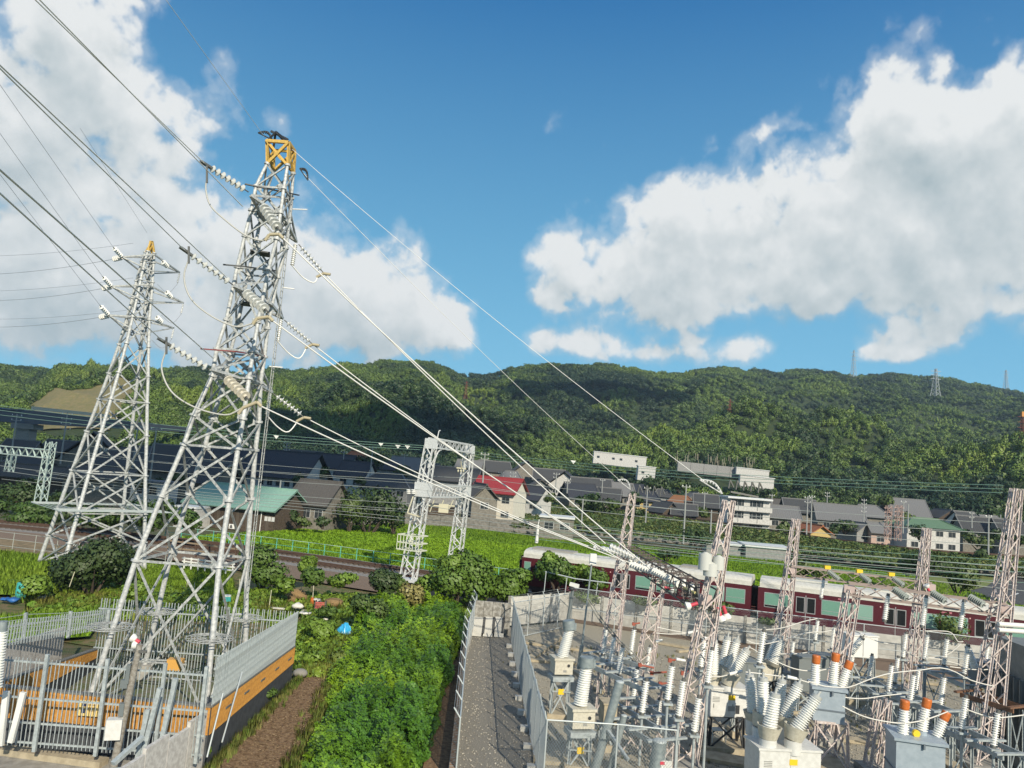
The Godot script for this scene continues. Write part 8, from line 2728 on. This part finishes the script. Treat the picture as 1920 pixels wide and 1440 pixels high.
	dp.tube(P(668, 1220, 46.5), P(656, 1240, 45.5), 0.04)
	single("pipe", dp, plain("pipe_dark", 0.10, 0.09, 0.08, 0.7), "dark bent pipe below the blue tarpaulin", "pipe", "", P(668, 1220, 46.5))
	var sl := MB.new()
	sl.cube(G(632, 1204, 0.1), Vector3(1.15, 0.14, 0.7), 0.2)
	single("slab", sl, plain("slab_pale", 0.52, 0.48, 0.36, 0.9), "pale flat slab below the blue tarpaulin", "slab", "", G(632, 1204))
	var rk := MB.new()
	rk.ball(G(563, 1262, 0.15), Vector3(0.38, 0.22, 0.32), 9, 6)
	single("rock", rk, plain("rock_grey", 0.24, 0.23, 0.21, 0.9), "round grey rock at the far end of the soil path", "rock", "", G(563, 1262))
	var crate := thing("crate", "red slatted crate with dark ends among the garden rubbish", "crate", G(600, 1146))
	var co2 := G(600, 1146)
	for i in 5:
		var m := MB.new()
		m.cube(co2 + Vector3(0, 0.15 + i * 0.12, 0.25), Vector3(0.62, 0.09, 0.04), 0.1)
		part(crate, "slat", m, plain("crate_red", 0.45, 0.10, 0.09, 0.5))
	for s in [-1, 1]:
		var m := MB.new()
		m.cube(co2 + Vector3(s * 0.36, 0.36, 0), Vector3(0.08, 0.7, 0.55), 0.1)
		part(crate, "end", m, plain("pipe_dark", 0.10, 0.09, 0.08, 0.7))
	for q in [[558, 1139, 0.42, 0.30, 55, "white sack at the corner of the picket fence"], [572, 1152, 0.40, 0.2, 54, "flat white sack below the corner of the picket fence"], [611, 1164, 0.18, 0.22, 52, "small white sack between the crate and the blue tarpaulin"], [592, 1127, 0.3, 0.2, 58, "cream sack beside the orange bucket"], [74, 1124, 0.55, 0.28, 53, "white plastic sack left of the tan bare strip"], [303, 1157, 0.35, 0.22, 51, "white sack behind the tall pylon's legs"]]:
		var m := MB.new()
		var b := P(q[0], q[1], q[4])
		b.y = maxf(b.y, -0.1)
		m.ball(b + Vector3(0, q[3] * 0.35, 0), Vector3(q[2], q[3] * 0.55, q[2] * 0.6), 14, 8)
		for i in m.v.size():
			var k := tn.get_noise_3d(m.v[i].x * 3.0, m.v[i].y * 3.0, m.v[i].z * 3.0) * 0.24
			m.v[i] += m.n[i] * k
		single("sack", m, plain("sack_white", 0.66, 0.64, 0.58, 0.6), q[5], "sack", "", b)
	for q in [[424, 1137, 0.27, 0.62, 55.5, "teal", "teal barrel with a white lid beside the pylon's right leg"], [39, 1116, 0.34, 0.75, 53.5, "teal", "teal bin by the left edge"], [585, 1128, 0.13, 0.55, 58, "orange", "orange bucket beside the garden stakes"], [533, 1100, 0.1, 0.55, 62, "white", "small white upright board beside the round bush"]]:
		var b := P(q[0], q[1], q[4])
		b.y = 0.0
		var t := thing("barrel" if q[5] == "teal" else ("bucket" if q[5] == "orange" else "sign_board"), q[6], "barrel" if q[5] == "teal" else ("bucket" if q[5] == "orange" else "board"), b)
		var m := MB.new()
		if q[5] == "white": m.cube(b + Vector3(0, q[3] * 0.6, 0), Vector3(0.34, 0.66, 0.05))
		else: m.lathe(b - Vector3(0, 0.2, 0), b + Vector3(0, q[3], 0), [[0, 0], [q[2] * 0.92, 0], [q[2], 0.25], [q[2] * 1.02, q[3] * 0.6], [q[2] * 0.95, q[3] + 0.2], [0, q[3] + 0.2]], 14)
		part(t, "body" if q[5] != "white" else "panel", m, plain("barrel_teal", 0.06, 0.42, 0.40, 0.5) if q[5] == "teal" else (mats["cap_orange"] if q[5] == "orange" else mats["white_paint"]))
		if q[5] == "teal":
			var l := MB.new()
			l.tube(b + Vector3(0, q[3], 0), b + Vector3(0, q[3] + 0.08, 0), q[2] * 1.02, q[2] * 0.9, 14)
			part(t, "lid", l, mats["white_paint"] if q[0] > 100 else mats["barrel_teal"])
	for q in [[10, 1128, 0.36, 0.10, "crumpled blue sheet at the left edge"], [25, 1129, 0.32, 0.13, "folded blue sheet beside the teal bin"]]:
		var m := MB.new()
		var b := G(q[0], q[1], -0.1)
		m.ball(b + Vector3(0, 0.15, 0), Vector3(q[2], q[3], 0.3), 12, 7)
		for i in m.v.size(): m.v[i] += m.n[i] * tn.get_noise_3d(m.v[i].x * 2.5, m.v[i].y * 2.5, m.v[i].z * 2.5) * 0.22
		single("tarpaulin", m, plain("tarp_dark_blue", 0.03, 0.14, 0.42, 0.5), q[4], "tarpaulin", "", b)
	var hay := MB.new()
	hay.ball(G(555, 1120, 0.1), Vector3(0.9, 0.65, 0.7), 10, 6)
	hay.ball(G(626, 1130, 0.1), Vector3(0.8, 0.35, 0.7), 10, 6)
	single("straw_heap", hay, mottled("straw", lin(0.30, 0.20, 0.09), lin(0.20, 0.13, 0.06), 0.6, 0.95), "tan straw heaps behind the red crate", "straw heap", "", G(555, 1120))
	var tyre := MB.new()
	tyre.lathe(G(593, 1133, 0.0), G(593, 1133, 0.2), [[0.2, 0.0], [0.42, 0.0], [0.46, 0.1], [0.42, 0.2], [0.2, 0.2]], 14)
	single("tyre", tyre, mats["roof_dark"] if mats.has("roof_dark") else plain("roof_dark", 0.05, 0.05, 0.055), "old tyre lying behind the red crate", "tyre", "", G(593, 1133))
	for q in [[588, 1098, 586, 1127, 58, "tallest, beside the orange bucket"], [565, 1098, 564, 1112, 60, "short, by the bushy shrub"], [509, 1106, 505, 1135, 56, "leaning, left of the straw heap"], [140, 1072, 130, 1100, 53, "thin, in the large dark bush"], [450, 1085, 447, 1112, 60, "left of the round bush"], [365, 1092, 363, 1118, 58, "in the meadow behind the pylon"], [352, 1086, 349, 1108, 60, "second in the meadow behind the pylon"], [608, 1144, 612, 1158, 53, "dark, by the small white sack"]]:
		var m := MB.new()
		m.tube(P(q[2], q[3], q[4]), P(q[0], q[1], q[4]), 0.035, 0.03, 6)
		single("garden_stake", m, mats["cream_steel"], "garden stake, " + q[5], "stake", "", P(q[2], q[3], q[4]))
	var hose := MB.new()
	var hp := []
	for i in 10: hp.append(G(612 + i * 3.6, 1172 - 0.25 * i * i * 0.4 + 2 * sin(i * 1.0), -0.05))
	hose.path(hp, 0.03, 6)
	single("hose", hose, plain("hose_pink", 0.50, 0.38, 0.30, 0.5), "pale hose curving on the bare soil above the blue tarpaulin", "hose", "", hp[0])
	var gk := MB.new()
	gk.bar(G(480, 1137, 0.05), G(600, 1147, 0.05), 0.12, 0.1)
	single("edging", gk, mats["yard_concrete"], "thin grey edging bar behind the picket fence", "edging", "", G(480, 1137))
